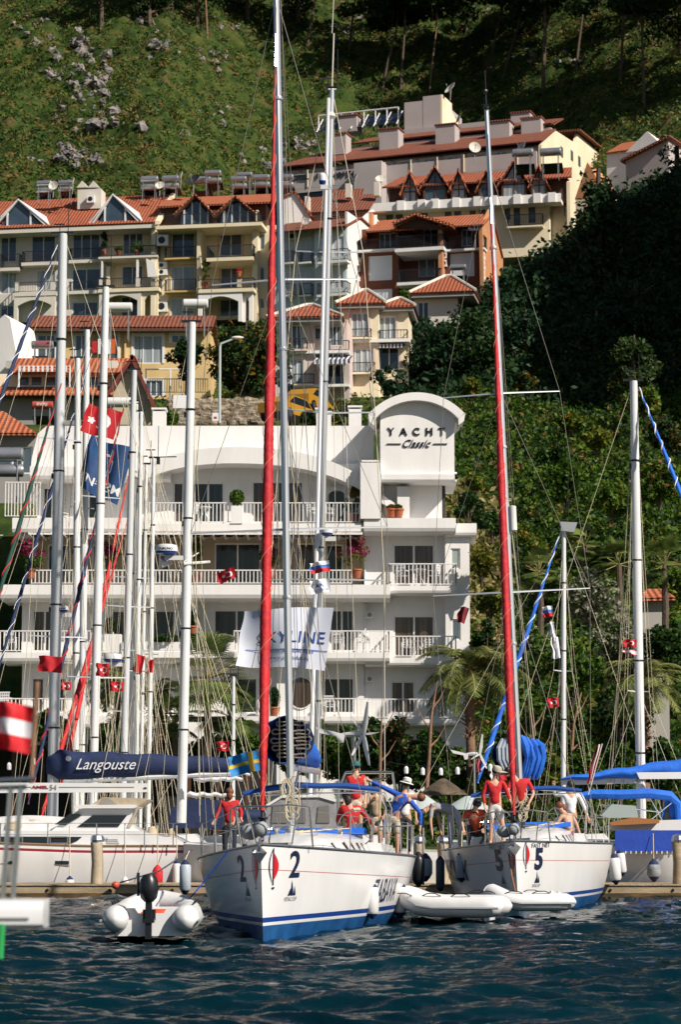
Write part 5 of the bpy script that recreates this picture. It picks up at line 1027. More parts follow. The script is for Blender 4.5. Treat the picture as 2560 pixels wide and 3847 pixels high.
# ---- palms
def datepalm(label,px,D,pyb,pyc,Rpx,nf,seed,ml=LPM,skirt=True):
    rg=np.random.default_rng(seed); s=D/FOC; q=P(px,pyb,D); hc=ZW(pyc,D)-q.z; R_=Rpx*s; r=thing('palm_tree',label,'palm tree',(q.x,D,q.z),0); Vs=[];Fs=[];o=0; m=MB()
    for i in range(nf):
        a=rg.uniform(0,6.28); el=rg.uniform(-.45,1.35); L=R_*rg.uniform(.85,1.15); n=22; d=np.array([math.cos(a),math.sin(a)]); pts=[]
        x=0;z=0;an=el
        for k in range(n+1):
            pts.append((d[0]*x,d[1]*x,hc+z)); x+=math.cos(an)*L/n; z+=math.sin(an)*L/n; an-=(.048+.03*max(0,el))
        m.path(pts[::3],[.028*(1-k/9)+.006 for k in range(len(pts[::3]))],4,cap=False)
        P_=np.array(pts); T=np.gradient(P_,axis=0); T/=np.linalg.norm(T,axis=1)[:,None]; side=np.cross(T,[0,0,1]); side/=np.linalg.norm(side,axis=1)[:,None]+1e-9; up=np.cross(side,T)
        for k in range(3,n+1):
            for sub in(0,.5):
                if k+sub>n: continue
                c=P_[k]+(T[k]*L/n*sub); ll=R_*.24*math.sin(math.pi*(.12+.85*(k/n)))**.7
                for sg in(-1,1):
                    dirv=side[k]*sg*.75+T[k]*.6-up[k]*.10+rg.normal(size=3)*.10; dirv/=np.linalg.norm(dirv); w_=T[k]*.024
                    tip=c+dirv*ll+np.array([0,0,-.12*ll]); Vs+= [c-w_,c+w_,tip+w_*.3,tip-w_*.3]; Fs.append((o,o+1,o+2,o+3)); o+=4
    f=npmesh('fronds',np.array(Vs),np.array(Fs),ml,r); m.build('midribs',mat('palm_midrib',(.28,.24,.08),.6),f)
    trunk([(0,0,-.2),(.03,0,hc*.4),(0,0,hc*.8),(0,0,hc+.1)],.20,.17,BARKP,r,n=9)
    if skirt:
        m=MB()
        for i in range(60):
            a=rg.uniform(0,6.28); z=hc*rg.uniform(.45,.98); m.path([(.15*math.cos(a),.15*math.sin(a),z),(.38*math.cos(a),.38*math.sin(a),z+.14),(.5*math.cos(a),.5*math.sin(a),z+.02)],[.035,.025,.008],4)
        m.build('leaf_stubs',BARKP,r)
    return r
datepalm('large date palm with arching fronds in front of the right corner of the hotel',1768,92,2990,2520,235,62,1)
datepalm('date palm behind the right-hand tall mast above the blue sail cover',2425,93,2990,2560,200,52,2)
datepalm('feathery palm between the left masts in front of the hotel',440,95,2900,2560,160,44,3)
datepalm('dark drooping palm fronds right of the ketch mast',590,95,2900,2600,120,30,4)
def fanpalm(label,px,D,pyb,pyc,Rpx,nf,seed,ml=LFP):
    rg=np.random.default_rng(seed); s=D/FOC; q=P(px,pyb,D); hc=ZW(pyc,D)-q.z; R_=Rpx*s; r=thing('fan_palm',label,'palm tree',(q.x,D,q.z),0); Vs=[];Fs=[];o=0; m=MB()
    for i in range(nf):
        a=rg.uniform(0,6.28); el=rg.uniform(-.7,1.4); ln=R_*rg.uniform(.45,.7); d=np.array([math.cos(a)*math.cos(el),math.sin(a)*math.cos(el),math.sin(el)]); c=np.array([0,0,hc])+d*ln; m.tube((0,0,hc),tuple(c),.018,n=4)
        u=np.cross(d,[0,0,1.]); u/=np.linalg.norm(u)+1e-9; dd=d+np.array([0,0,-.25]); fr=R_*rg.uniform(.38,.55)
        for k in range(18):
            t=-1.5+3.0*k/17; v=dd*math.cos(t)+u*math.sin(t); v/=np.linalg.norm(v); w_=np.cross(v,np.cross(d,u))*.0+ (u*math.cos(t)-dd*math.sin(t))*.035; mid=c+v*fr*.6; tip=c+v*fr+np.array([0,0,-.16*fr]); Vs+=[c,mid-w_,tip,mid+w_]; Fs.append((o,o+1,o+2,o+3)); o+=4
    f=npmesh('fronds',np.array(Vs),np.array(Fs),ml,r); m.build('leaf_stalks',mat('palm_midrib',(.28,.24,.08),.6),f); trunk([(0,0,-.2),(.05,0,hc*.5),(0,0,hc)],.16,.13,BARK,r,n=8); return r
fanpalm('fan palm right of the ketch mast, centre of the group',775,93,2900,2550,195,38,11); fanpalm('lower fan palm right of the ketch mast',860,94,2900,2690,140,28,12); fanpalm('low fan palm left of the ketch mast group',655,94,2900,2720,130,26,13); fanpalm('fan palm with a big upright leaf right of yacht 5 mast',2030,103,2420,2150,100,20,14); fanpalm('fan palm between the two right-hand masts, high on the slope',2330,103,2420,2120,110,22,15); fanpalm('fan palm at the right edge high on the slope',2500,103,2420,2120,120,24,16); fanpalm('small fan palm above the date palm near the right edge',2200,104,2330,2050,90,18,17)
# ---- potted plants on the hotel
def potplant(label,px,py,off,rpx,hpx,ml,seed,kind='ball',m2=None,pot=True,potm=None,fr=None):
    fr=fr or H; rg=np.random.default_rng(seed); x,z=fr.l(px,py,off); p=fr.w(x,off,0); p.z=z+fr.b; s=p.y/FOC; R_=rpx*s; hh=hpx*s; ph=.34 if pot else 0; r=thing('potted_plant',label,'plant',p,0,'potted plants on the balconies')
    if pot: m=MB(); m.lathe((0,0,0),[(.17,0),(.24,.32),(.27,.33),(.27,.40),(.22,.40),(.2,.36)],14); m.build('pot',potm or POT,r,smooth=True)
    if kind=='ball': C=blob(rg,1500,(0,0,ph+hh*.5),(R_,R_,hh*.5),.75)
    else: C=np.concatenate([blob(rg,90,(rg.normal()*R_*.45,rg.normal()*R_*.3,ph+hh*rg.uniform(.15,.9)),(R_*.42,R_*.42,R_*.42),.4) for _ in range(16)])
    V,F=leaves(C,.06,rg); npmesh('foliage',V,F,[ml]+([m2] if m2 else []),r,mi=((C[:,2]>ph+hh*.45)&(rg.uniform(size=len(C))<.75)).astype(int) if m2 else None)
potplant('round clipped bush on the white planter of the top terrace',890,1900,.5,28,62,LG,1,pot=False); potplant('clipped bush on the white planter at the left second-floor balcony',413,2382,.3,22,64,LD,2,pot=False); potplant('clipped bush seen past the ketch mast on the second floor',725,2385,.9,20,62,LD,3); potplant('clipped bush behind the red furled sail on the second floor',1024,2385,.9,20,60,LD,4); potplant('clipped oval bush beside the round window low on the hotel',1030,2690,.5,22,80,LD,5)
potplant('magenta bougainvillea in a terracotta pot at the right end of the third-floor railing',1340,2172,.25,46,130,LY,6,'wild',LM); potplant('magenta bougainvillea behind the red furled sail on the third floor',1015,2172,.8,36,140,LG,7,'wild',LM); potplant('magenta flowering plant in a terracotta pot between the left masts',415,2190,.6,34,150,LY,8,'wild',LM); potplant('large flowering plant in a terracotta pot at the left end of the third floor',115,2172,.2,60,120,LG,9,'wild',LM)
potplant('yellow-green climber right of the ketch mast on the third floor',738,2190,.5,22,150,LY,10,'wild'); potplant('tall climber in a terracotta pot beside the right chimney pillar of the top terrace',1330,1966,.9,30,130,LG,11,'wild',HO); potplant('low dish of rusty plants on the tower ledge, left',1472,1945,.5,16,20,HO,12,'ball'); potplant('low dish of green plants on the tower ledge, right',1497,1945,.5,14,20,LG,13,'ball')
for px,lab,sd in((620,'low greenery in the long white planter left of the ketch mast',31),(740,'low greenery in the long white planter right of the ketch mast',32),(830,'white-flowered greenery at the right end of the long white planter',33)): potplant(lab,px,2412,.2,55,30,LD if sd<33 else LW,sd,'ball',pot=False)
potplant('tall clipped conifer in a pot on the left cream block balcony',389,958,-.1,18,78,LD,21,'wild',fr=A); potplant('green bush on the balcony of the left cream block',446,960,-.3,16,18,LG,22,'ball',fr=A); potplant('potted palm-like plant on the balcony of the left cream block',514,960,-.3,22,36,LG,23,'wild',fr=A); potplant('tall green column climber on the middle balcony of the ochre-trimmed block',775,1080,-.6,15,100,LG,24,'wild',fr=B); potplant('red flowers in a pot on the balcony pillar of the ochre-trimmed block',897,1040,-.8,9,14,REDC,25,'ball',fr=B)
# ---- garden wall, street furniture, taxi
STONE=mat('rubble_stone',(.40,.33,.24),.9,c2=(.16,.12,.08),scale=3.5,thr=(.42,.58),bump=1,bscale=5)
m=MB(); rg=np.random.default_rng(5)
for i in range(420):
    px=rg.uniform(640,1010); D=138.2; py=rg.uniform(1503,1592); q=P(px,py,D); sz=rg.uniform(.12,.3); m.ball(q,sz,6,4,(1.2,.5,.8))
a=P(640,1600,138.3); b=P(1010,1505,138.3); m.box(a.x,b.x,138.25,138.8,a.z-.5,b.z); o=m.build('stone_wall',STONE); tag(o,'rubble stone retaining wall along the street behind the hotel roof','wall')
q=P(825,1590,133); r=thing('street_lamp','grey street lamp with a bent arm in front of the leafy tree','street lamp',(q.x,133,q.z)); hl=ZW(1292,133)-q.z; m=MB(); m.path([(0,0,0),(0,0,hl-.2),(.05,0,hl),(.75,0,hl+.28)],[.09,.07,.06,.05],8); m.build('pole',mat('painted_steel',(.45,.5,.5),.5),r,smooth=True); m=MB(); m.ball((.98,0,hl+.34),.36,10,6,(1,.4,.3)); m.build('lamp_head',PALE,r,smooth=True)
TAXI=mat('yellow_car_paint',(.42,.21,.02),.3)
def car(px,py,D,lab,rz):
    q=P(px,py,D); r=thing('parked_car',lab,'car',(q.x,D,q.z),R(rz),'yellow taxis on the street'); prof=[(-2.1,.35),(2.1,.35),(2.15,.75),(1.35,.92),(.75,1.38),(-.85,1.42),(-1.6,.98),(-2.1,.9)]
    MB().prism(prof,-.8,.8).build('body',TAXI,r); m=MB(); m.prism([(-1.35,.98),(1.15,.95),(.68,1.33),(-.8,1.36)],-.82,.82); m.build('window',DGLASS,r)
    for x in(-1.35,1.35):
        for y in(-.82,.82): w_=MB(); w_.lathe((x,y-.06,.32),[(.0,0),(.32,0),(.32,.12),(0,.12)],14,(0,1,0)); wo=w_.build('wheel',BLACK,r); w2=MB(); w2.lathe((x,y-.07 if y<0 else y+.05,.32),[(0,0),(.19,0),(.19,.02),(0,.02)],12,(0,1,0)); w2.build('hub_cap',STEEL,wo)
car(1085,1592,133.5,'yellow taxi parked on the street between the two tallest masts, nearer one',62); car(1160,1560,140,'yellow taxi partly hidden in shade behind the nearer one',70)
bush('dark shrub in front of the parked yellow taxis',1165,131,1610,90,80,LD,390,'garden shrubs',m2=LG); bush('orange-tipped shrub right of the parked yellow taxis',1290,133,1600,120,130,LG,391,'garden shrubs',m2=LO); bush('green shrub behind the small chimney of the hotel roof',640,131,1605,90,70,LG,392,'garden shrubs')
q=P(676,1590,131.5); r=thing('notice_board','white notice board on a post above the hotel roof','sign',(q.x,131.5,q.z)); MB().box(-.38,.38,0,.05,(1590-1532)*.0145,(1590-1482)*.0145).build('board',PLAST,r); MB().box(-.03,.03,.05,.1,0,.9).build('post',GREYR,r)
q=P(809,1588,132); r=thing('street_sign','small white street sign with a red mark beside the lamp post','sign',(q.x,132,q.z)); MB().box(-.17,.17,0,.05,.1,.55).build('board',PLAST,r); MB().box(-.08,.08,-.01,-.003,.22,.34).build('mark',REDC,r)
# small tiled hut right
Hh=Fr(2400,2320,106,0,'hut','small hut with a bright tiled roof among the palms at the right edge','hut',base=5)
m=MB(); a,b,z0,z1=Hh.rect(2410,2250,2510,2350,0); m.box(a,b,0,2,0,z1); m.build('wall',CONC,Hh.root); m=MB(); slabq(m,[(a-.4,-.4,z1),(b+.3,-.4,z1+.05),(b,1.5,z1+.6),(a+.5,1.5,z1+.6)]); m.build('roof',TILE3,Hh.root)
# ---------------------------------------------------------------- pontoon
DK=62.4
DOCKW=mat('weathered_dock_timber',(.42,.33,.21),.85,c2=(.27,.20,.12),scale=1.2,stretch=(1,1,5),bump=.3,bscale=8)
ALGAE=mat('wet_timber',(.05,.035,.015),.5,c2=(.16,.09,.03),scale=1.5)
r=thing('floating_pontoon','long floating wooden pontoon with bolted side boards and dark wet lower edge','pontoon',(0,DK,0))
m=MB(); m.box(-16,22,0,.09,.12,.31); m.build('side_board',DOCKW,r)
m=MB(); m.box(-16,22,.01,.10,-.3,.118); m.build('waterline_board',ALGAE,r)
m=MB(); 
for i in range(190): x=-16+i*.2; m.box(x+.005,x+.195,-.03,2.4,.313,.345)
m.build('decking',DOCKW,r)
m=MB()
for i in range(24): x=-15.5+i*1.6; m.lathe((x,.0,.2),[(0,-.03),(.035,-.03),(.04,0)],8,(0,1,0))
m.build('bolts',BLACK,r)
def pile(px,yt,D,lab,cloth=True):
    p=P(px,3300,D); zt=ZW(yt,D); r=thing('mooring_pile',lab,'pile',(p.x,D,0))
    m=MB(); m.path([(0,0,.35),(0.01,0,.9),(-.02,0,1.4),(0,0,zt-.18)],[.165,.15,.155,.14],10); m.build('post',BEIGE if cloth else DOCKW,r,smooth=True)
    m=MB(); m.lathe((0,0,zt-.18),[(.17,0),(.18,.05),(.15,.16),(.02,.2)],8); m.build('cap',STEEL,r)
pile(364,3135,62.9,'beige cloth-wrapped mooring pile with a metal lamp cap in front of the white ketch'); pile(1577,3140,62.9,'beige cloth-wrapped pile behind the bending man in blue'); pile(1668,3140,63.2,'beige cloth-wrapped pile between the two racing yachts'); pile(2552,3135,62.9,'weathered pile at the right edge beside the blue-sided yacht',False)
# ---------------------------------------------------------------- racing yachts
ANTIF=mat('blue_antifouling',(.006,.05,.17),.5,c2=(.012,.10,.28),scale=2.5); STRB=mat('blue_stripe',(.008,.045,.24),.3); STRR=mat('red_stripe',(.45,.12,.12),.4); INKB=mat('navy_ink',(.006,.012,.05),.4); LOGOR=mat('logo_red',(.55,.01,.02),.4)
NONSK=mat('grey_deck',(.55,.56,.57),.7,c2=(.62,.62,.62),scale=2)
class Hull:
    def __init__(s,L=11,B=1.92,zb=1.47,zst=1.12,fl=.78,rake=.1,stern=.82): s.L=L;s.B=B;s.zb=zb;s.zst=zst;s.fl=fl;s.rake=rake;s.stern=stern
    def bd(s,t): return s.B*((1-(1-min(t/.62,1))**1.62)) if t<.62 else s.B*(1-(1-s.stern)*((t-.62)/.38)**1.6)
    def zs(s,t): return s.zb+(s.zst-s.zb)*t-.06*math.sin(math.pi*t)
    def bw(s,t): 
        f=s.fl*(1-(1-min(t/.45,1))**2*.55); return s.bd(t)*(f if t<.6 else f*(1-.12*(t-.6)/.4))
    def b(s,t,z):
        zz=s.zs(t)
        if z>=0: return s.bw(t)+(s.bd(t)-s.bw(t))*(max(z,0)/zz)**.62
        return s.bw(t)*math.sqrt(max(0,1-(z/-.5)**2))
    def x(s,t,z): return t*s.L+s.rake*(1-z/s.zs(t))*(1-t)**7
    def mesh(s,root,mats,levels,name='hull',ns=44,redline=True):
        """levels: list of (z, material index above it) fixed near water; above -> rows to sheer"""
        m=MB(); ts=[(i/(ns-1))**1.35 for i in range(ns)]
        def col_(t):
            zz=s.zs(t); L=[l[0] for l in levels]; top=L[-1]; r_=[top+(zz-.47-top)*k/8 for k in range(1,9)]+[zz-.44,zz-.392,zz-.378,zz-.2,zz]
            return L+r_
        nl=len(levels); rows_m=[l[1] for l in levels[:-1]]+[0]*8+([0,0,3,0,0] if redline else [0]*5)
        for side in(-1,1):
            vs=[];n=None
            for t in ts:
                c=col_(t); n=len(c)
                for z in c: vs.append((s.x(t,z),side*s.b(t,z),z))
            o=len(m.v); m.v+=vs
            for i in range(len(ts)-1):
                for j in range(n-1):
                    q=(o+i*n+j,o+(i+1)*n+j,o+(i+1)*n+j+1,o+i*n+j+1); m.f.append(q if side<0 else q[::-1]); m.m.append(rows_m[j])
        # transom
        c=col_(1); vs=[(s.L,-s.b(1,z),z) for z in c]+[(s.L,s.b(1,z),z) for z in c]; n=len(c); o=len(m.v); m.v+=vs
        for j in range(n-1): m.f.append((o+j,o+n+j,o+n+j+1,o+j+1)); m.m.append(rows_m[j])
        h=m.build(name,mats,root,smooth=True)
        # deck
        d=MB(); 
        for i in range(ns-1):
            t,u=ts[i],ts[i+1]; za,zb=s.zs(t)-.015,s.zs(u)-.015
            for k in range(4):
                f0,f1=-1+k*.5,-.5+k*.5; g=lambda t,z,f:(t*s.L,s.bd(t)*f*.985,z+.06*(1-f*f))
                d.quad(g(t,za,f0),g(u,zb,f0),g(u,zb,f1),g(t,za,f1))
        d.build('deck',NONSK,root,smooth=True)
        e=MB()
        for side in(-1,1): e.path([(t*s.L,side*(s.bd(t)+.004),s.zs(t)+.012) for t in ts],.022,5)
        e.build('toe_rail',mat('toe_rail_metal',(.22,.23,.25),.4,.6),root)
        return h
def loft(mb,secs,cap=True):
    n=len(secs[0]); o=len(mb.v)
    for s_ in secs: mb.v+= [tuple(p) for p in s_]
    for i in range(len(secs)-1):
        for k in range(n-1): mb.f.append((o+i*n+k,o+(i+1)*n+k,o+(i+1)*n+k+1,o+i*n+k+1)); mb.m.append(mb.mi)
    if cap:
        mb.f.append(tuple(o+k for k in range(n))); mb.f.append(tuple(o+(len(secs)-1)*n+k for k in range(n))[::-1]); mb.m+= [mb.mi]*2
def rigging(root,mx,zt,spr,chain_y,bow,stern,zs0,mast_r=.085,mat_=None,fs_top=None,extra=6,rs=.009,seed=1,roller=None,sweep=.25,rn=LINEL):
    """mast, spreaders, stays; spr=[(z,half)...]; bow=(x,z) stern=(x,z)"""
    rr=random.Random(seed)
    m=MB(); m.path([(mx,0,zs0),(mx,0,zt*.6),(mx-.0,0,zt)],[mast_r*1.0,mast_r,mast_r*.78],10,flat=.82)
    for k in(.25,.52,.8): m.lathe((mx,0,zs0+(zt-zs0)*k),[(mast_r*1.06,0),(mast_r*1.12,.03),(mast_r*1.06,.06)],10)
    mo=m.build('mast',mat_ or ALU,root,smooth=True)
    m=MB(); m.box(mx-.28,mx+.22,-.06,.06,zt,zt+.05); m.tube((mx-.15,0,zt),(mx-.15,0,zt+.35),.012,n=4); m.tube((mx+.12,0,zt),(mx+.12,0,zt+1.0),.012,n=4); m.box(mx-.3,mx-.02,-.012,.012,zt+.33,zt+.37); m.ball((mx-.15,0,zt+.4),.06,6,4); m.build('masthead_gear',BLACK,mo)
    for z,h in spr:
        for sd in(-1,1): m=MB(); m.path([(mx,0,z),(mx+sweep,sd*h,z+.04)],[.035,.022],6,flat=.5); m.build('spreader',mat_ or ALU,root,smooth=True)
    for sd in(-1,1):
        pts=[(mx+.15,sd*chain_y,zs0)]+[(mx+sweep,sd*h,z+.04) for z,h in spr]+[(mx,sd*.05,zt-.1 if not fs_top else fs_top)]
        MB().path(pts,rs,4).build('shroud',rn,root)
        a=[(mx+.1,sd*chain_y*.93,zs0)]
        if spr: MB().tube(a[0],(mx,sd*.04,spr[0][0]),rs,n=4).build('shroud',rn,root)
        for (z0,h0),(z1,h1) in zip(spr,spr[1:]): MB().tube((mx+sweep,sd*h0,z0+.04),(mx,0,z1),rs*.9,n=4).build('shroud',rn,root)
    ft=fs_top or zt-.05
    MB().tube((bow[0],0,bow[1]),(mx-.06,0,ft),rs*1.1,n=4).build('forestay',rn,root)
    if stern: 
        MB().tube((stern[0],0,stern[1]+1.6),(mx+.1,0,zt),rs*1.1,n=4).build('backstay',rn,root)
        for sd in(-1,1): MB().tube((stern[0],sd*.9,stern[1]),(stern[0],0,stern[1]+1.6),rs,n=4).build('backstay_bridle',rn,root)
    for i in range(extra):
        a=rr.uniform(-1,1); MB().tube((mx+rr.uniform(-.35,.5),a*.35,zs0+.2),(mx+rr.uniform(-.1,.1),a*.08,zt*rr.uniform(.75,1)),rs*.8,n=4).build('halyard',rn if i%3 else mat('dark_rope',(.05,.05,.08),.8),root)
    return mo
def furled(root,a,b,r0,mat_,name='furled_genoa',turns=60,r1=None,stripe=None,zig=0,taper=.12):
    """spiral-wrapped sail round a stay"""
    a=Vector(a);b=Vector(b); n=90; pts=[];rad=[]
    for i in range(n+1):
        t=i/n; pts.append(a.lerp(b,t)); w_=min(1,t/taper*.7+.3,(1-t)/.5*.9+.12); rad.append(r0*w_*(1+.07*math.sin(t*37)+.05*math.sin(t*83+1)))
    m=MB(); m.path(pts,rad,12,twist=.55,flat=.80)
    # crease the surface
    o=m.build(name,mat_,root,smooth=True)
    s=MB(); sp=[]; dirv=(b-a).normalized(); u=dirv.orthogonal().normalized(); e=dirv.cross(u); N=int(turns*14)
    for i in range(N+1):
        t=i/N; k=t*n; j=min(int(k),n-1); rr_=rad[j]+(rad[j+1]-rad[j])*(k-j); ang=t*turns*2*math.pi; sp.append(a.lerp(b,t)+(u*math.cos(ang)+e*math.sin(ang))*(rr_+.002))
    s.path(sp,.006 if not stripe else stripe[1],4,cap=False); s.build('seam',stripe[0] if stripe else mat('seam_thread',(.60,.22,.12),.8),o)
    return o
def lazybag(root,x0,x1,zc,w_,h,outer,inner,name='sail_bag',lean=0,droop=.3,open_=True):
    m=MB(); secs=[]
    for i in range(9):
        t=i/8; ww=w_*(1-t)**.7*.9+.14; hh=h*(1-.75*t); s_=[]
        for k in range(25):
            a=2*math.pi*k/24+.3
            s_.append((x0+(x1-x0)*t, math.cos(a)*ww*.5+lean*(1-t)*.2, zc-droop*t+math.sin(a)*hh*.5+.02*math.sin(k*1.57+i)))
        secs.append(s_)
    loft(m,secs,cap=False); o=m.build(name,outer,root,smooth=True)
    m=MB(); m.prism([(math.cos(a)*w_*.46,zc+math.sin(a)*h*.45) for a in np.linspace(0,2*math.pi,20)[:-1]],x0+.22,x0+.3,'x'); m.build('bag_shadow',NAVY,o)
    m=MB(); rr=random.Random(8)
    if lean<.7:
        for j in range(5):
            z=zc-h*.34+h*.68*j/4; ww=w_*.43*math.sqrt(max(.1,1-((z-zc)/(h*.47))**2)); g=h*.05
            for sg in(-1,1):
                pts=[]; zo=.012*math.sin(j*2+sg); 
                for k in range(9): pts.append((x0+.04,sg*ww*(.04+.82*k/8),z+zo+g*(.5+.5*k/8)+.004*math.sin(k*1.5+j)))
                pts+=[(x0+.03,sg*ww*.97,z+zo+g*.6),(x0+.03,sg*ww*1.0,z+zo),(x0+.03,sg*ww*.97,z+zo-g*.6)]
                for k in range(8,1,-1): pts.append((x0+.04,sg*ww*(.04+.82*k/8),z+zo-g*(.5+.5*k/8)+.004*math.sin(k*1.2+j)))
                m.path(pts,[.016]*len(pts),5)
                for p,q in zip(pts,pts[1:]): m.quad(p,q,(q[0]+.4,q[1]*.9,q[2]),(p[0]+.4,p[1]*.9,p[2]))
    else:
        for k in range(5):
            y=-.06-.085*k+rr.uniform(-.03,.03); m.path([(x0-.05+.02*k,y,zc+h*.52-.03*k),(x0-.1,y-.10,zc+h*.2),(x0-.08,y-.13,zc-.1*h),(x0-.06,y-.04,zc-h*.45),(x0-.02,y+.04,zc-h*.68)],[.04,.08+rr.uniform(-.02,.04),.09+rr.uniform(-.02,.05),.08,.03],8)
        m.build('draped_cover',outer,o,smooth=True); m=MB()
        for k in range(4):
            y=.08+.09*k; m.path([(x0-.03,y,zc+h*.46),(x0-.07,y+.10,zc+h*.2),(x0-.06,y+.10,zc-.1*h),(x0-.05,y,zc-h*.4)],[.04,.06,.065,.03],7)
    m.build('folded_sail',inner,o)
    m=MB(); m.path([(x0+.1,0,zc-h*.5-.06),(x1,0,zc-droop-h*.12-.06)],.07,8); m.build('boom',ALU,root,smooth=True)
    return o
def ringtube(m,pts,r,n=5): m.path(pts,r,n)
LOC={}
def find(hull,root,px,py,side):
    """solve (t,z) on hull side for pixel"""
    mw=root.matrix_world; best=None; 
    for i in range(1,200 if side<0 else 90):
        t=i/200
        z=py_to=None
        for zz in (0.3+.06*k for k in range(22)):
            if zz>hull.zs(t): break
            w_=mw@Vector((hull.x(t,zz),side*hull.b(t,zz),zz)); a=w_-Vector((0,0,HC)); dep=a.y*CP+a.z*SP; u=a.x/dep*FOC+1280; v=1923.5-(a.z*CP-a.y*SP)/dep*FOC
            e=(u-px)**2+(v-py)**2
            if best is None or e<best[0]: best=(e,t,zz)
    return best[1],best[2]
def hulltext(hull,root,txt,px,py,size,side,m,shear=0,stretch=1,bold=.0,vs=None,fs=None,name='hull_lettering',tz=None,eps=.014):
    if vs is None: vs,fs=textmesh(txt,size,'CENTER',shear,bold=bold)
    t0,z0=tz or find(hull,root,px,py,side); out=[]
    mir=1 if side<0 else -1
    for v in vs:
        x=t0*hull.L+mir*v[0]*stretch; z=z0+v[1]; t=min(max((x)/hull.L,0.002),1); out.append((hull.x(t,z),side*(hull.b(t,z)+eps),z))
    mb=MB(); mb.add(out,fs); return mb.build(name,m,root)
def sail_logo(hull,root,px,py,side):
    n=14; h=.30; w_=.24
    # blue outline lens (left) and red half (right), as viewed
    def sh(pts): return [(p[0],p[1],0) for p in pts]
    v=[];f=[]
    arcL=[(-w_*.55*math.sin(math.pi*k/n)**.9,-h+2*h*k/n) for k in range(n+1)]
    arcR=[(w_*.6*math.sin(math.pi*k/n)**.9,-h*.72+1.44*h*k/n) for k in range(n+1)]
    for A,c,nm in((arcL,INKB,1),):
        inner=[(p[0]*.78,p[1]*.96) for p in A]; vs=sh(A+inner); fs=[(i,i+1,i+2+n,i+1+n) for i in range(n)]; hulltext(hull,root,'',px,py,1,side,c,vs=vs,fs=fs,name='hull_emblem')
        vs=sh([(-.012,-h),(.012,-h),(.012,h),(-.012,h)]); hulltext(hull,root,'',px,py,1,side,c,vs=vs,fs=[(0,1,2,3)],name='hull_emblem',eps=.017)
        vs=sh([(-.05,-h*1.1),(.05,-h*1.1),(.03,-h*1.2),(-.03,-h*1.2)]); hulltext(hull,root,'',px,py,1,side,c,vs=vs,fs=[(0,1,2,3)],name='hull_emblem',eps=.017)
    vs=sh([(0.015,arcR[i][1]) for i in range(n+1)]+[(a[0]+.015,a[1]) for a in arcR]); fs=[(i,i+n+1,i+n+2,i+1) for i in range(n)]
    hulltext(hull,root,'',px,py,1,side,LOGOR,vs=vs,fs=fs,name='hull_emblem')
def cup_logo(hull,root,px,py,side):
    t,z=find(hull,root,px,py,side)
    vs=[(-.10,-.06,0),(-.02,-.06,0),(-.02,.06,0),(0,-.06,0),(.09,-.06,0),(0,.20,0),(.10,-.06,0),(.16,-.06,0),(.10,.10,0)]
    hulltext(hull,root,'',0,0,1,side,INKB,vs=vs,fs=[(0,1,2),(3,4,5),(6,7,8)],tz=(t,z),name='hull_emblem'); hulltext(hull,root,'RETAIL CUP',0,0,.09,side,INKB,tz=(t,z-.12),stretch=.85)
def place(root,px,D,theta,roll):
    p=P(px,3113,D); root.location=(p.x,D,0)
    root.rotation_mode='XYZ'; root.rotation_euler=(R(roll),0,math.pi/2-R(theta)); bpy.context.view_layer.update()
FEN='fenders hanging from the yachts and pontoon'
def fender(px,yt,yb,D,wpx,lab,body=RUBW,ends=NAVY,rope=None,tilt=0):
    s=D/FOC; p=P(px,(yt+yb)/2,D); h=(yb-yt)*s; r_=wpx*s/2; o=thing('fender',lab,'fender',(p.x,D,p.z-h/2),0,FEN)
    m=MB(); m.lathe((0,0,r_*.8),[(r_*.80,0),(r_,r_*.35),(r_,h-r_*1.95),(r_*.80,h-r_*1.6)],12); m.build('body',body,o,smooth=True)
    for z0,sg in((r_*.8,-1),(h-r_*.8,1)): m=MB(); m.lathe((0,0,z0),[(r_*.80,0),(r_*.62,r_*.3),(r_*.25,r_*.7),(r_*.16,r_*.8),(0,r_*.8)],10,(0,0,sg)); m.build('end_cap',ends,o,smooth=True)
    if rope: q=P(rope[0],rope[1],rope[2] if len(rope)>2 else D); MB().tube((0,0,h),(q.x-p.x,q.y-D,q.z-p.z+h/2),.012,n=4).build('lanyard',LINEL,o)
    o.rotation_euler=(0,R(tilt),0); return o
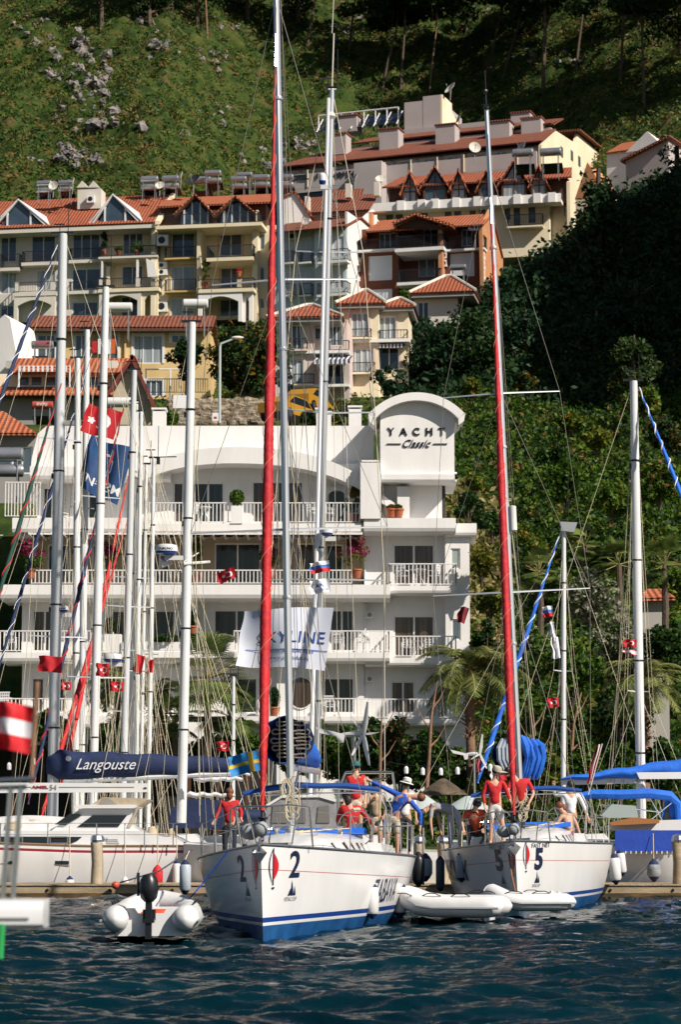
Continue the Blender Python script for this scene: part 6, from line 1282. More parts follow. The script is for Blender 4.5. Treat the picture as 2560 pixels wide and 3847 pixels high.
def raceboat(num,label,px,D,theta,roll,zst,bagcol,spr,seed):
    r=thing('racing_yacht',label,'sailing yacht',(0,0,0),0,'white racing yachts with numbered bows'); place(r,px,D,theta,roll)
    hu=Hull(11.0 if num==2 else 10.9,2.02,1.49,zst)
    hu.mesh(r,[GEL,ANTIF,STRB,STRR],[(-.45,1),(-.2,1),(0,1),(.20,0),(.25,2),(.33,0),(.36,0)])
    L=hu.L; z=lambda t:hu.zs(t)+.05
    # coachroof
    m=MB(); secs=[]
    for t,h,w_ in((.20,.03,.25),(.25,.12,.42),(.31,.24,.62),(.42,.33,.86),(.55,.38,.98),(.66,.42,1.02),(.675,.40,1.02)):
        zz=z(t); secs.append([(t*L,-w_-.16,zz-.05),(t*L,-w_,zz+h*.72),(t*L,-w_*.75,zz+h*.95),(t*L,0,zz+h+.05),(t*L,w_*.75,zz+h*.95),(t*L,w_,zz+h*.72),(t*L,w_+.16,zz-.05)])
    loft(m,secs); m.build('coachroof',GEL,r,smooth=True)
    for sd in(-1,1):
        for t in(.36,.425,.49,.55,.61):
            zz=z(t); w_=np.interp(t,[.31,.42,.55,.66],[.62,.86,.98,1.02]); h=np.interp(t,[.31,.42,.55,.66],[.24,.33,.38,.42]); 
            m=MB(); dx=.26; dz=h*.34
            f=lambda x,k:(x,sd*(w_+.16-.16*k*1.0+.012),zz-.05+(h*.72+.05)*k)
            m.quad(f(t*L-dx*.5+.05,.3),f(t*L+dx*.5+.05,.3),f(t*L+dx*.5-.05,.82),f(t*L-dx*.5-.05,.82)); m.build('window',DGLASS,r)
    # hatches, handrails, cockpit coamings
    MB().box(.14*L,.19*L,-.26,.26,z(.16)+.01,z(.16)+.07).build('hatch',GREYG,r); MB().box(.50*L,.55*L,-.25,.25,z(.5)+.42,z(.5)+.47).build('hatch',GREYG,r)
    m=MB()
    for sd in(-1,1):
        m.path([(t*L,sd*np.interp(t,[.35,.65],[.5,.72]),z(t)+np.interp(t,[.31,.42,.66],[.24,.33,.42])+.1) for t in(.34,.42,.5,.58,.65)],.014,5)
    m.build('handrail',STEEL,r)
    m=MB()
    for sd in(-1,1):
        secs=[]
        for t in(.68,.76,.86,.96):
            zz=z(t)-.03; secs.append([(t*L,sd*1.42,zz),(t*L,sd*1.34,zz+.26),(t*L,sd*1.10,zz+.28),(t*L,sd*1.0,zz)])
        loft(m,secs)
    m.build('cockpit_coaming',GEL,r,smooth=True)
    # pulpit, stanchions, lifelines
    zt=.62; m=MB(); pz=hu.zs(0)
    for sd in(-1,1):
        m.path([(.22,sd*.10,pz),(.05,sd*.16,pz+.35),(-.06,sd*.2,pz+zt),(.4,sd*.42,pz+zt+.02),(1.25,sd*.66,pz+zt-.02),(1.35,sd*.70,hu.zs(.12))],.016,5); m.tube((.75,sd*.42,pz),(.7,sd*.52,pz+zt),.014); m.path([(.1,sd*.18,pz+.32),(1.3,sd*.66,pz+.30)],.011,4)
    m.path([(-.06,.2,pz+zt),(-.1,0,pz+zt),(-.06,-.2,pz+zt)],.016,5); m.build('pulpit',STEEL,r,smooth=True)
    for sd in(-1,1):
        ts=[.12,.27,.42,.57,.72,.86]
        for t in ts[1:]: MB().tube((t*L,sd*(hu.bd(t)-.05),hu.zs(t)),(t*L,sd*(hu.bd(t)-.03),hu.zs(t)+.62),.013).build('stanchion',STEEL,r)
        for hh in(.61,.32):
            m=MB()
            for a,b in zip(ts,ts[1:]): m.tube((a*L,sd*(hu.bd(a)-.04 if a>.13 else .68),hu.zs(a)+hh),(b*L,sd*(hu.bd(b)-.04),hu.zs(b)+hh),.006,n=4)
            m.build('lifeline',WIRE,r)
    m=MB()
    for sd in(-1,1): 
        m.path([(.86*L,sd*(hu.bd(.86)-.03),z(.86)+.6),(.97*L,sd*1.5,z(.97)+.62),(1.0*L,sd*.9,z(1)+.62)],.016,5); m.tube((.97*L,sd*1.5,z(.97)+.62),(.97*L,sd*1.5,z(.97)),.014); m.tube((L*.995,sd*.9,z(1)+.62),(L*.995,sd*.9,z(1)),.014)
    m.build('pushpit',STEEL,r)
    # anchor on bow roller + furler drum
    m=MB(); m.box(-.12,.35,-.05,.05,pz+.01,pz+.06); m.path([(.3,0,pz+.09),(-.05,0,pz+.1),(-.2,0,pz-.02),(-.16,0,pz-.2)],.025,5); m.quad((-.24,-.13,pz-.12),(-.2,0,pz-.30),(-.24,.13,pz-.12),(-.05,0,pz-.02)); m.build('anchor',STEEL,r)
    m=MB(); m.lathe((.22,0,pz+.28),[(.03,-.22),(.03,0),(.09,.01),(.09,.03),(.055,.04),(.055,.13),(.09,.14),(.09,.16),(.03,.17),(.03,.3)],12,(.25,0,1)); m.build('furler_drum',BLACK,r,smooth=True)
    m=MB(); m.ball((.35,.22,pz+.22),.17,12,8,(.8,1,.8)); m.ball((.2,.02,pz+.26),.13,12,8); m.build('bow_bag',mat('grey_cover',(.30,.32,.33),.7),r,smooth=True)
    # rig
    mx=.39*L; mo=rigging(r,mx,18.6,spr,1.55,(.2,pz+.1),(L-.1,z(1)),z(.39)+.3,.085,ALU,fs_top=17.0,extra=4,seed=seed,sweep=.42,rs=.0065,rn=mat('stay_wire',(.24,.22,.18),.4,.3))
    a=Vector((.25,0,pz+.55)); b=Vector((mx-.06,0,17.0)); furled(r,a,a.lerp(b,.915),.112,REDC,turns=17)
    m=MB(); m.path([a.lerp(b,.915),a.lerp(b,.96)],[.028,.028],6); m.build('forestay_swivel',STEEL,r)
    lazybag(r,mx+.15,mx+4.6,z(.4)+2.02,.86,.84,bagcol[0],bagcol[1],lean=.6 if num==2 else .8)
    m=MB()
    for sd in(-1,1):
        m.path([(mx+.35,sd*.4,z(.4)+2.45),(mx,sd*.05,z(.4)+8)],.006,4); m.path([(mx+2.2,sd*.3,z(.4)+2.2),(mx,sd*.05,z(.4)+8)],.006,4)
    m.build('lazy_jack',LINEL,r)
    m=MB(); m.tube((mx+.1,0,z(.4)+.9),(mx+1.4,0,z(.4)+1.5),.03); m.build('kicker',STEEL,r)
    m=MB(); rr=random.Random(seed)
    for k in range(14):
        a0=rr.uniform(0,6); c=(mx-.15,rr.uniform(-.12,.12),z(.4)+rr.uniform(.6,1.25)); m.path([(c[0],c[1]+.08*math.cos(a0+i*.9),c[2]+.16*math.sin(a0+i*.9)) for i in range(7)],.012,4)
    m.build('coiled_rope',ROPE,r)
    # bimini frame with furled canopy over cockpit
    m=MB(); xa=.70*L; 
    bp=[(xa,-1.35,z(.7)+.2),(xa-.1,-1.45,z(.7)+.9),(xa-.05,-1.32,z(.7)+1.22),(xa,0,z(.7)+1.34),(xa-.05,1.32,z(.7)+1.22),(xa-.1,1.45,z(.7)+.9),(xa,1.35,z(.7)+.2)]
    m.path(bp,.016,6); m.path([(p[0]+1.5,p[1],p[2]-(.1 if abs(p[1])<1.3 else 0)) for p in bp],.016,6)
    for sd in(-1,1): m.tube((xa-.1,sd*1.45,z(.7)+.9),(xa+1.6,sd*1.38,z(.7)+.25),.012)
    m.build('bimini_frame',STEEL,r,smooth=True)
    m=MB(); m.path([(p[0],p[1],p[2]+.03+.02*math.sin(i*2.3)) for i,p in enumerate([(xa-.05,-1.34,z(.7)+1.22),(xa,-.7,z(.7)+1.30),(xa,-.2,z(.7)+1.34),(xa,.3,z(.7)+1.34),(xa,.8,z(.7)+1.30),(xa-.05,1.32,z(.7)+1.22)])],[.05,.065,.06,.065,.06,.05],8,flat=.8); m.build('furled_bimini',mat('deep_blue_canvas',(.006,.06,.26),.75),r,smooth=True)
    if num==5: m=MB(); m.lathe((mx-.02,-.14,8.55),[(.02,0),(.09,.02),(.09,.58),(.02,.6)],10); m.build('radar_reflector',RUBW,r,smooth=True)
    # deck litter: ropes, folded blue sprayhood
    m=MB(); secs=[]
    for t,h in((.655,.0),(.67,.14),(.70,.16),(.715,.0)): secs.append([(t*L,y*1.0,z(t)+.40+h*(1-.2*abs(y))) for y in(-1.05,-.6,-.2,.2,.6,1.05)])
    loft(m,secs,False); m.build('folded_sprayhood',BLUEC,r,smooth=True)
    m=MB()
    for k in range(10):
        y=rr.uniform(-.5,.5); m.path([(mx-.05,y*.3,z(.4)+.36),(mx+1.3,y*1.2,z(.5)+.44),(.64*L,y*1.8,z(.6)+.5)],.009,4)
    m.build('control_lines',LINEL,r)
    for sd in(-1,1):
        m=MB(); m.lathe((.64*L,sd*.62,z(.64)+.42),[(.07,0),(.055,.05),(.08,.12),(.03,.14)],10); m.build('winch',STEEL,r,smooth=True)
    for sd in(-1,1):
        m=MB(); c=Vector((.8*L,sd*.75,z(.8)+.55)); m.path([c+Vector((0,.36*math.cos(a),.36*math.sin(a))) for a in np.linspace(0,2*math.pi,20)],.014,5)
        for a in np.linspace(0,2*math.pi,6)[:-1]: m.tube(c,c+Vector((0,.36*math.cos(a),.36*math.sin(a))),.008,n=4)
        m.box(c.x+.05,c.x+.2,c.y-.12,c.y+.12,z(.8)-.1,c.z+.1); m.build('steering_wheel',STEEL,r)
    return r,hu
SPR=[(7.15,1.82),(11.8,1.36)]
SAILC=mat('old_sailcloth',(.30,.26,.20),.8,c2=(.20,.17,.13),scale=3); SAILG=mat('grey_sailcloth',(.40,.45,.50),.8,c2=(.28,.33,.40),scale=3)
b2,h2_=raceboat(2,'white racing yacht numbered 2 with tall red furled foresail, nearest to the viewer',988,39.3,5.5,-1.2,1.10,(BLUEC,SAILC),SPR,4)
b5,h5_=raceboat(5,'white racing yacht numbered 5 with red furled foresail behind the grey dinghies',1946,51,6.5,-2.3,1.30,(BLUEC,SAILG),SPR,9)
hulltext(h2_,b2,'2',1107,3256,.60,-1,INKB,bold=.01,stretch=1.15); hulltext(h2_,b2,'2',912,3262,.60,1,INKB,bold=.01,stretch=1.3)
sail_logo(h2_,b2,1022,3250,-1); sail_logo(h2_,b2,958,3252,1); cup_logo(h2_,b2,1094,3345,-1); cup_logo(h2_,b2,930,3355,1)
hulltext(h2_,b2,'ZABAVA',1450,3350,.60,-1,INKB,bold=.0,shear=.05,stretch=.62)
hulltext(h5_,b5,'5',2023,3232,.60,-1,INKB,bold=.025,stretch=1.35); hulltext(h5_,b5,'5',1876,3236,.60,1,INKB,bold=.025,stretch=1.4)
hulltext(h5_,b5,'FAST NET',2033,3178,.14,-1,INKB,stretch=1.4); hulltext(h5_,b5,'FAST NET',1868,3186,.14,1,INKB,stretch=1.4)
sail_logo(h5_,b5,1976,3215,-1); sail_logo(h5_,b5,1926,3220,1); cup_logo(h5_,b5,2014,3305,-1); cup_logo(h5_,b5,1891,3310,1)
hulltext(h5_,b5,'ЗКИПАЖ',2238,3258,.62,-1,INKB,bold=.01,shear=.35,stretch=1.15); hulltext(h5_,b5,'ЗКИПАЖ',1690,3275,.62,1,INKB,bold=.01,shear=.35,stretch=1.15)
fender(2280,3165,3282,61.2,46,'white fender, leftmost of the three at the stern quarter of yacht 5',tilt=-8); fender(2316,3205,3322,61.0,44,'white fender, lowest of the three at the stern quarter of yacht 5',tilt=-4); fender(2340,3190,3290,62,36,'white fender, rightmost and smallest at the stern quarter of yacht 5',tilt=-6)
fender(1600,3205,3310,57.5,52,'grey fender behind the bending man in blue',body=mat('grey_vinyl',(.42,.47,.52),.4)); fender(1573,3200,3330,53,48,'black fender below the bending man in blue',body=BLACK,ends=BLACK); fender(1655,3215,3348,56.5,34,'dark grey fender at the shaded stern of yacht 5',body=mat('dark_vinyl',(.06,.08,.11),.4))
fender(696,3230,3360,61.8,44,'grey-blue fender with navy ends hanging in front of the pontoon beside yacht 2',body=mat('grey_vinyl',(.42,.47,.52),.4),rope=(712,3195,62))
def fender_on(hu,root,px,yt,yb,wpx,lab,side=-1,**k):
    t,z=find(hu,root,px,(yt+yb)/2,side); w_=root.matrix_world@Vector((hu.x(t,z),side*(hu.b(t,max(z,hu.zs(t)*.7))+.16),z)); return fender(px,yt,yb,w_.y,wpx,lab,rope=(px+2,yt-75,w_.y+.1),**k)
fender_on(h2_,b2,1399,3313,3450,50,'white fender with dark ends, left of the two at the stern quarter of yacht 2'); fender_on(h2_,b2,1504,3310,3448,58,'white fender with dark ends, right of the two at the stern quarter of yacht 2')
fender_on(h5_,b5,1735,3195,3312,42,'grey-blue fender hanging on the shaded side of yacht 5',side=1,body=mat('grey_vinyl',(.42,.47,.52),.4))
# mooring lines
def rope(pts,r_,mt,name,lab,grp=None):
    m=MB(); q=[P(*p) for p in pts]; o0=q[0]; m.path([p-o0 for p in q],r_,5); o=m.build(name,mt,None); o.location=o0; tag(o,lab,'rope',grp); return o
rope([(862,3190,39.9+1),(760,3320,41),(690,3400,40)],.014,mat('blue_rope',(.01,.05,.35),.7),'mooring_rope','blue line from the bow of yacht 2 down to the grey dinghy')
rope([(1905,3165,51.6),(1925,3290,51),(1950,3400,50.4)],.016,mat('orange_rope',(.35,.14,.04),.7),'mooring_rope','orange-brown line dropping from the bow of yacht 5')
rope([(722,3190,64),(600,3270,63),(450,3315,62.6)],.022,mat('dark_rope',(.05,.05,.08),.8),'mooring_rope','dark mooring line from the ketch stern to the small red buoy')
o=MB(); o.ball((0,0,.06),.10,12,8); q=P(434,3317,62.2); tag(o.build('buoy',mat('orange_buoy',(.6,.08,.04),.4),None,smooth=True),'small red-orange buoy on the pontoon edge','buoy').location=(q.x,62.2,.27)
# ---------------------------------------------------------------- big white ketch on the left, side-on (bow off to the left)
K=Fr(735,3368,64.9,0,'ketch','large white ketch with red side stripe, raked pilothouse and beige sprayhood, moored along the pontoon','sailing yacht',base=0)
KR=K.root; KR['group']=''
del KR['group']
Lk=16.0; DKT=BEIGE
def kx(px,off=0): return K.x(px,3200,off)
def kz(py,off=0,px=400): return K.z(px,py,off)
m=MB(); n=40; zsA=lambda x: kz(3181)+.035*(abs(x)/8)**2*0+max(0,(-x-3))*.035
lv=[(-.4,0),(-.1,0),(.25,0),(.6,0),(.9,0),(1.08,0)]
def kb(x,z):  # half beam
    t=-x/Lk; t=max(0,min(1,t)); b=2.2*(1-(max(0,(t-.45))/.55)**2.2) if t>.45 else 2.2*(.80+.20*math.sin(min(t/.45,1)*math.pi/2)); f=.86+.14*max(0,min(1,(z+.3)/1.3)); return b*f
xs=[-Lk*i/n for i in range(n+1)]
for side in(0,1):
    vs=[];
    for x in xs:
        zt=zsA(x); zz=[-.4,0,.3,.6,.85,zt-.22,zt-.16,zt-.09,zt-.03,zt]
        for z in zz: b=kb(x,z); vs.append((x+(1-z/zt)*.35*(1 if x>-1 else 0)*-1,2.2-b if side==0 else 2.2+b,z))
    o=len(m.v); m.v+=vs; c=10
    for i in range(n):
        for j in range(c-1): q=(o+i*c+j,o+(i+1)*c+j,o+(i+1)*c+j+1,o+i*c+j+1); m.f.append(q[::-1] if side==0 else q); m.m.append({6:1}.get(j,0))
c=10; m.f+= [(j,j+1,o+j+1,o+j) for j in range(c-1)]; m.m+=[0]*(c-1)
m.build('hull',[GEL,mat('dark_red_stripe',(.30,.02,.03),.4)],KR,smooth=True)
zd=kz(3181)-.02; MB().prism([(x,2.2-kb(x,1.2)+.02) for x in xs]+[(x,2.2+kb(x,1.2)-.02) for x in xs[::-1]],zd-.05,zd,'z').build('deck',GEL,KR)
m=MB(); m.path([(x,2.2-kb(x,1.2),zsA(x)+.03) for x in xs],.03,6); m.build('cap_rail',mat('teak',(.25,.15,.08),.6),KR)
# deckhouse lower band
yo=.75
m=MB(); p=[K.l(-420,3172,yo),K.l(705,3172,yo),K.l(655,3145,yo),K.l(610,3142,yo),K.l(520,3120,yo),K.l(-420,3118,yo)]; m.prism(p,yo,3.65); m.build('coachroof',GEL,KR)
m=MB(); p=[K.l(-300,3170,yo-.02),K.l(262,3170,yo-.02),K.l(290,3158,yo-.02),K.l(308,3143,yo-.02),K.l(-300,3140,yo-.02)]; m.prism(p,yo-.02,yo-.004); m.build('side_window',DGLASS,KR)
for a in((188,254),(20,84)):
    q=[K.l(a[0],3167,yo-.04),K.l(a[1],3167,yo-.04),K.l(a[1],3143,yo-.04),K.l(a[0],3143,yo-.04)]; m=MB()
    for i in range(4): A=q[i];B_=q[(i+1)%4]; m.tube((A[0],yo-.04,A[1]),(B_[0],yo-.04,B_[1]),.022,n=5)
    m.build('window_frame',STEEL,KR)
def poly(px,off,dep,name,mt,par=None): m=MB(); m.prism([K.l(a,b,off) for a,b in px],off,off+dep); return m.build(name,mt,par or KR)
# pilothouse
ph=poly([(190,3122),(530,3122),(490,3100),(500,3038),(300,3038)],1.25,2.0,'pilothouse',GEL)
poly([(290,3106),(444,3106),(478,3062),(348,3062)],1.23,.015,'side_window',DGLASS,ph)
poly([(205,3096),(245,3099),(306,3062),(296,3056),(262,3056)],1.20,.04,'side_window',DGLASS,ph)
poly([(282,3036),(500,3036),(516,3030),(505,3022),(300,3022),(276,3030)],1.1,2.3,'hard_top',GEL)
poly([(345,3020),(505,3036),(556,3004),(540,2998),(385,2994)],1.2,2.1,'sprayhood',BEIGE); poly([(372,3018),(440,3022),(408,2998),(388,2997)],1.18,.015,'sprayhood_window',mat('clear_vinyl',(.30,.28,.24),.2),None)
poly([(478,3106),(492,3106),(532,3006),(514,3036)],1.21,.05,'sprayhood_edge',BEIGE)
for a,b in((203,262),(-20,50)): poly([(a,3250),(b,3250),(b,3229),(a,3229)],.16 if a>100 else .10,.06,'portlight_frame',GEL); poly([(a+4,3246),(b-3,3246),(b-3,3233),(a+4,3233)],.14 if a>100 else .08,.06,'portlight',DGLASS)
# engraved vents, deck fittings
for i in range(4): poly([(392+i*3,3152+i*7),(440+i*3,3152+i*7),(443+i*3,3155+i*7),(395+i*3,3155+i*7)],yo-.01,.006,'vent',GREYR)
letters('54',397,3151,12,yo-.02,K,mt=GREYR,depth=.01,name='lettering')
for a,b,c,d in((545,588,3104,3148),(625,652,3112,3142),(0,95,3085,3112),(90,140,3078,3112)):
    x0,x1,z0,z1=K.rect(a,c,b,d,1.2); z0,z1=min(z0,z1),max(z0,z1); m=MB(); m.path([((x0+x1)/2,1.5,z0-.03),((x0+x1)/2+.02,1.5,z0+(z1-z0)*.5),((x0+x1)/2,1.5,z1)],[(x1-x0)*.5,(x1-x0)*.48,(x1-x0)*.3],9); m.build('canvas_cover',BEIGE,KR,smooth=True)
# stanchions & lifelines
m=MB(); zt=kz(3092,.15)
for px in(-180,0,178,362,468,542,592,650,700): x=kx(px,.2); MB().tube((x,.22,zd),(x,.22,zt),.016).build('stanchion',STEEL,KR)
for z in(zt,zt-.3): m.tube((kx(-400,.2),.22,z),(kx(700,.2),.22,z),.009,n=4)
m.build('lifeline',WIRE,KR)
# tender on deck (white upturned)
t=thing('dinghy','white tender lying upturned on the foredeck of the white ketch','dinghy',K.w(kx(110,2),2,zd+.35)); m=MB(); secs=[]
for i in range(11):
    u=i/10; w_=.75*math.sin(math.pi*(.12+.8*u))**.6; h=.42*math.sin(math.pi*(.15+.7*u))**.5; secs.append([(-1.5+3.0*u,-w_,.1),(-1.5+3.0*u,-w_*.95,.1+h*.5),(-1.5+3.0*u,-w_*.5,.1+h*.92),(-1.5+3.0*u,0,.1+h),(-1.5+3.0*u,w_*.5,.1+h*.92),(-1.5+3.0*u,w_*.95,.1+h*.5),(-1.5+3.0*u,w_,.1)])
loft(m,secs); m.build('hull',RUBW,t,smooth=True)
# main boom with lettering (forward, coming from off-frame mast)
m=MB(); p=[K.l(-500,2980,1.9),K.l(552,2975,1.9),K.l(554,2942,1.9),K.l(-500,2936,1.9)]; m.prism(p,1.9,2.12); bo=m.build('boom',MASTW,KR)
letters('AMEL',150,2956,11,1.88,K,mt=mat('dark_red_stripe',(.30,.02,.03),.4),depth=.01,sx=1.8,bold=.03,name='lettering'); letters('54',200,2957,20,1.88,K,mt=GREYR,depth=.01,name='lettering')
for a,b in((30,118),(222,505)): poly([(a,2955),(b,2955),(b,2957),(a,2957)],1.885,.01,'pinstripe',GREYR)
poly([(540,2962),(552,2962),(552,2957),(540,2957)],1.88,.01,'boom_fitting',BLACK)
# mizzen mast with radar
mx,mz=K.l(682,3090,2.2); zt2=K.z(722,1212,2.2)
def localmast(fr,xb,off,z0,ztop,rad,mt,lean=0,name='mast',spr=(),rig=(),n=12,zk=.75,sweep=.15,chy=1.4,bow=-3.5,stern=2.2,hal=6,seed=1,par=None,gear=True,rs=.0075):
    par=par or fr.root; rr=random.Random(seed); xt=lambda z: xb+lean*(z-z0)/(ztop-z0)
    m=MB(); m.path([(xb,off,z0),(xt(z0+(ztop-z0)*.6),off,z0+(ztop-z0)*.6),(xt(ztop),off,ztop)],[rad,rad,rad*.8],n); mo=m.build(name,mt,par,smooth=True)
    m=MB()
    for k in(.18,.38,.6,.82): 
        z=z0+(ztop-z0)*k; m.lathe((xt(z),off,z),[(rad*1.04,0),(rad*1.1,.02),(rad*1.04,.05)],10)
        m.box(xt(z)-rad*1.3,xt(z)-rad*.9,off-.05,off+.03,z-.2,z-.05)
    m.build('mast_fitting',BLACK,mo)
    if gear:
        m=MB(); m.box(xt(ztop)-rad*2.2,xt(ztop)+rad*2,off-.05,off+.05,ztop,ztop+.06); m.tube((xt(ztop)-.1,off,ztop),(xt(ztop)-.1,off,ztop+.3),.012,n=4); m.tube((xt(ztop)+.15,off,ztop),(xt(ztop)+.16,off,ztop+rr.uniform(.6,1.8)),.012,n=4); m.box(xt(ztop)-.28,xt(ztop)+.05,off-.01,off+.01,ztop+.28,ztop+.32); m.build('masthead_gear',BLACK,mo)
    for z,h,dy in spr:
        for sd in(-1,1): MB().path([(xt(z),off,z),(xt(z)+sd*h,off+sd*dy+.2,z+.03)],[.04,.025],6,flat=.5).build('spreader',ALU,par)
    for sd in(-1,1):
        pts=[(xb+sd*chy,off+.3,z0)]+[(xt(z)+sd*h,off+sd*dy+.2,z) for z,h,dy in spr]+[(xt(ztop-.1),off,ztop-.1)]; MB().path(pts,rs,4).build('shroud',LINEL,par)
        if spr: z,h,dy=spr[0]; MB().tube((xb+sd*chy*.8,off,z0),(xt(z),off,z),rs,n=4).build('shroud',LINEL,par)
    if bow: MB().tube((xb+bow,off,z0+.2),(xt(ztop),off,ztop-.05),rs,n=4).build('forestay',LINEL,par)
    if stern: MB().tube((xb+stern,off,z0+.2),(xt(ztop),off,ztop),rs,n=4).build('backstay',LINEL,par)
    for i in range(hal): 
        a=rr.uniform(-1,1); f=rr.uniform(.55,1); MB().tube((xb+a*1.1,off-.2,z0+rr.uniform(0,.5)),(xt(z0+(ztop-z0)*f)+.05*a,off,z0+(ztop-z0)*f),rs*.75,n=4).build('halyard',[LINEL,ROPE,WIRE][i%3],par)
    return mo
localmast(K,mx,2.2,mz,zt2,.135,MASTW,lean=K.x(722,1212,2.2)-mx,name='mizzen_mast',spr=((K.z(700,2120,2.2)-.2,.02,.0),),chy=1.6,bow=-2.4,stern=.5,hal=7,seed=5)
def radome(px,py,D,txt,lab,root=None,wpx=84,hpx=38):
    s=D/FOC; r_=wpx*s/2; h=hpx*s; q=P(px,py,D); o=thing('radar_dome',lab,'radar',(q.x,D,q.z-h/2),0,'radar domes on the masts')
    m=MB(); m.lathe((0,0,0),[(r_*.55,-.02),(r_*.94,.02),(r_,h*.28)],20); m.build('base',mat('blue_stripe',(.01,.07,.34),.3),o,smooth=True)
    m=MB(); m.lathe((0,0,h*.281),[(r_,0),(r_,h*.4),(r_*.93,h*.62),(r_*.6,h*.72),(0,h*.74)],20); m.build('cover',RUBW,o,smooth=True)
    m=MB(); m.box(-.05,r_*1.5,-.06,.06,-.16,-.04); m.build('bracket',RUBW,o)
    if txt:
        vs,fs=textmesh(txt,1,bold=.03); xs=[v[0] for v in vs]; s_=r_*1.25/(max(xs)-min(xs)); m=MB(); m.add([(r_*1.01*math.sin(v[0]*s_/r_),-r_*1.01*math.cos(v[0]*s_/r_),h*.48+v[1]*s_*.9) for v in vs],fs); m.build('lettering',INKB,o)
    return o
radome(626,2064,66.6,'FURUNO','white radar dome lettered in blue on the tall white mast of the ketch'); radome(236,2287,71.5,'FURUNO','small white radar dome lettered in blue just right of the leftmost mast',wpx=42,hpx=22); radome(422,2470,80,'','plain white radar dome low between the left masts',wpx=74,hpx=30); radome(1229,1997,64.8,'','white radar dome high on the slanting silver mast',wpx=46,hpx=28); radome(1212,672,64.9,'','white cylindrical reflector near the top of the slanting silver mast',wpx=27,hpx=42)
# loudhailer & crosstree bars
m=MB(); q=K.l(648,2118,2.0); m.lathe((q[0],1.9,q[1]),[(.04,0),(.05,.1),(.14,.3)],10,(-1,-.2,-.05)); m.build('horn',RUBW,KR); m=MB(); a=K.l(690,2118,2.0); b=K.l(785,2105,2.0); m.tube((a[0],2.0,a[1]),(b[0],2.4,b[1]),.04); m.tube((a[0],2,a[1]+.05),(b[0]-.3,2.3,b[1]+.25),.02); m.build('crosstree',RUBW,KR)
for px,yt,yb,w_,b_,e_,lab in((262,3290,3345,34,RUBW,NAVY,'white fender, top only showing above the pontoon left of the wrapped pile'),(470,3292,3345,30,RUBW,RUBW,'white fender right of the small red buoy'),(592,3248,3345,40,REDC,REDC,'dark red fender against the side of the white ketch'),(664,3232,3345,30,RUBW,NAVY,'white fender with dark top beside the grey one near the ketch stern')): fender(px,yt,yb,64.75,w_,lab,b_,e_,rope=(px,3100,65))
# ---------------------------------------------------------------- moored boats behind
BG='sailing yachts moored behind the pontoon'
def bgyacht(label,px,D,top,rad,hx,spr=((.45,.9),(.7,.7)),hullm=GEL,seed=1,bow=-3.8,stern=3.6,hal=5,mt=MASTW,zd=1.1,side=True,chy=1.3,covers=(),roof=None,name='sailing_yacht',py=3090):
    f=Fr(px,3113,D,0,name,label,'sailing yacht',BG,base=0); f.root.location.y=D; xt,zt=f.l(top[0],top[1],0)
    m=MB(); a,b=hx; secs=[]
    if side:
        for i in range(13):
            t=i/12; x=a+(b-a)*t; w_=1.5*(1-(1-min(t/.5,1))**2)**.6 if t<.5 else 1.5*(1-.25*((t-.5)/.5)**2); w_=max(w_,.05); zz=zd+.25*(1-t); secs.append([(x,-w_,zz),(x,-w_*.97,zz*.5),(x,-w_*.75,0),(x,0,-.3),(x,w_*.75,0),(x,w_*.97,zz*.5),(x,w_,zz),(x,0,zz+.06),(x,-w_,zz)])
    else:
        for i in range(9):
            t=i/8; y=-4.2+8.4*t; w_=max(.05,(b-a)/2*(1-(1-min(t/.5,1))**2)**.6); zz=zd+.2*(1-t); secs.append([(-w_,y,zz),(-w_*.93,y,zz*.5),(-w_*.7,y,0),(0,y,-.3),(w_*.7,y,0),(w_*.93,y,zz*.5),(w_,y,zz),(0,y,zz+.06),(-w_,y,zz)])
    loft(m,secs); m.build('hull',hullm,f.root,smooth=True)
    m=MB(); 
    if side: m.prism([(a+(b-a)*.3,zd+.1),(a+(b-a)*.36,zd+.42),(a+(b-a)*.66,zd+.5),(a+(b-a)*.7,zd+.1)],-.8,.8)
    else: m.prism([(-2.2,zd+.1),(-1.4,zd+.45),(1.5,zd+.5),(1.7,zd+.1)],-.8,.8,'x')
    m.build('coachroof',GEL,f.root)
    localmast(f,0,0,zd+.3,zt,rad,mt,lean=xt,spr=[(zd+(zt-zd)*k,h,.35) for k,h in spr],chy=chy,bow=bow,stern=stern,hal=hal,seed=seed)
    return f
L1=bgyacht('yacht with the leftmost thick grey mast and long navy lettered sail cover',196,71.5,(237,880),.165,(-4,7.5),spr=((.34,.8),(.66,.6)),seed=1,bow=-5,stern=6.5,mt=mat('grey_painted_mast',(.55,.57,.58),.35))
def fpoly(f,pts,off,dep,name,mt): m=MB(); m.prism([f.l(a,b,off) for a,b in pts],off,off+dep); return m.build(name,mt,f.root)
def cover(f,px0,px1,yt0,yb0,yt1,yb1,w_,mt,off=0,name='sail_cover'):
    m=MB(); secs=[]
    for i in range(15):
        t=i/14; px=px0+(px1-px0)*t; x,zt=f.l(px,yt0+(yt1-yt0)*t,off); _,zb=f.l(px,yb0+(yb1-yb0)*t,off); h=zt-zb; zc=(zt+zb)/2; ww=w_*(1-.4*t); e=.5 if i==0 else 1
        secs.append([(x,off+math.sin(a)*ww*e*(1+.05*math.sin(i*2.1+a*3)),zc+math.cos(a)*h*.5*e+.03*math.sin(i*1.7)) for a in np.linspace(0,2*math.pi,17)])
    loft(m,secs); return m.build(name,mt,f.root,smooth=True)
cv=cover(L1,176,862,2815,2935,2846,2902,.26,NAVY,-.1)
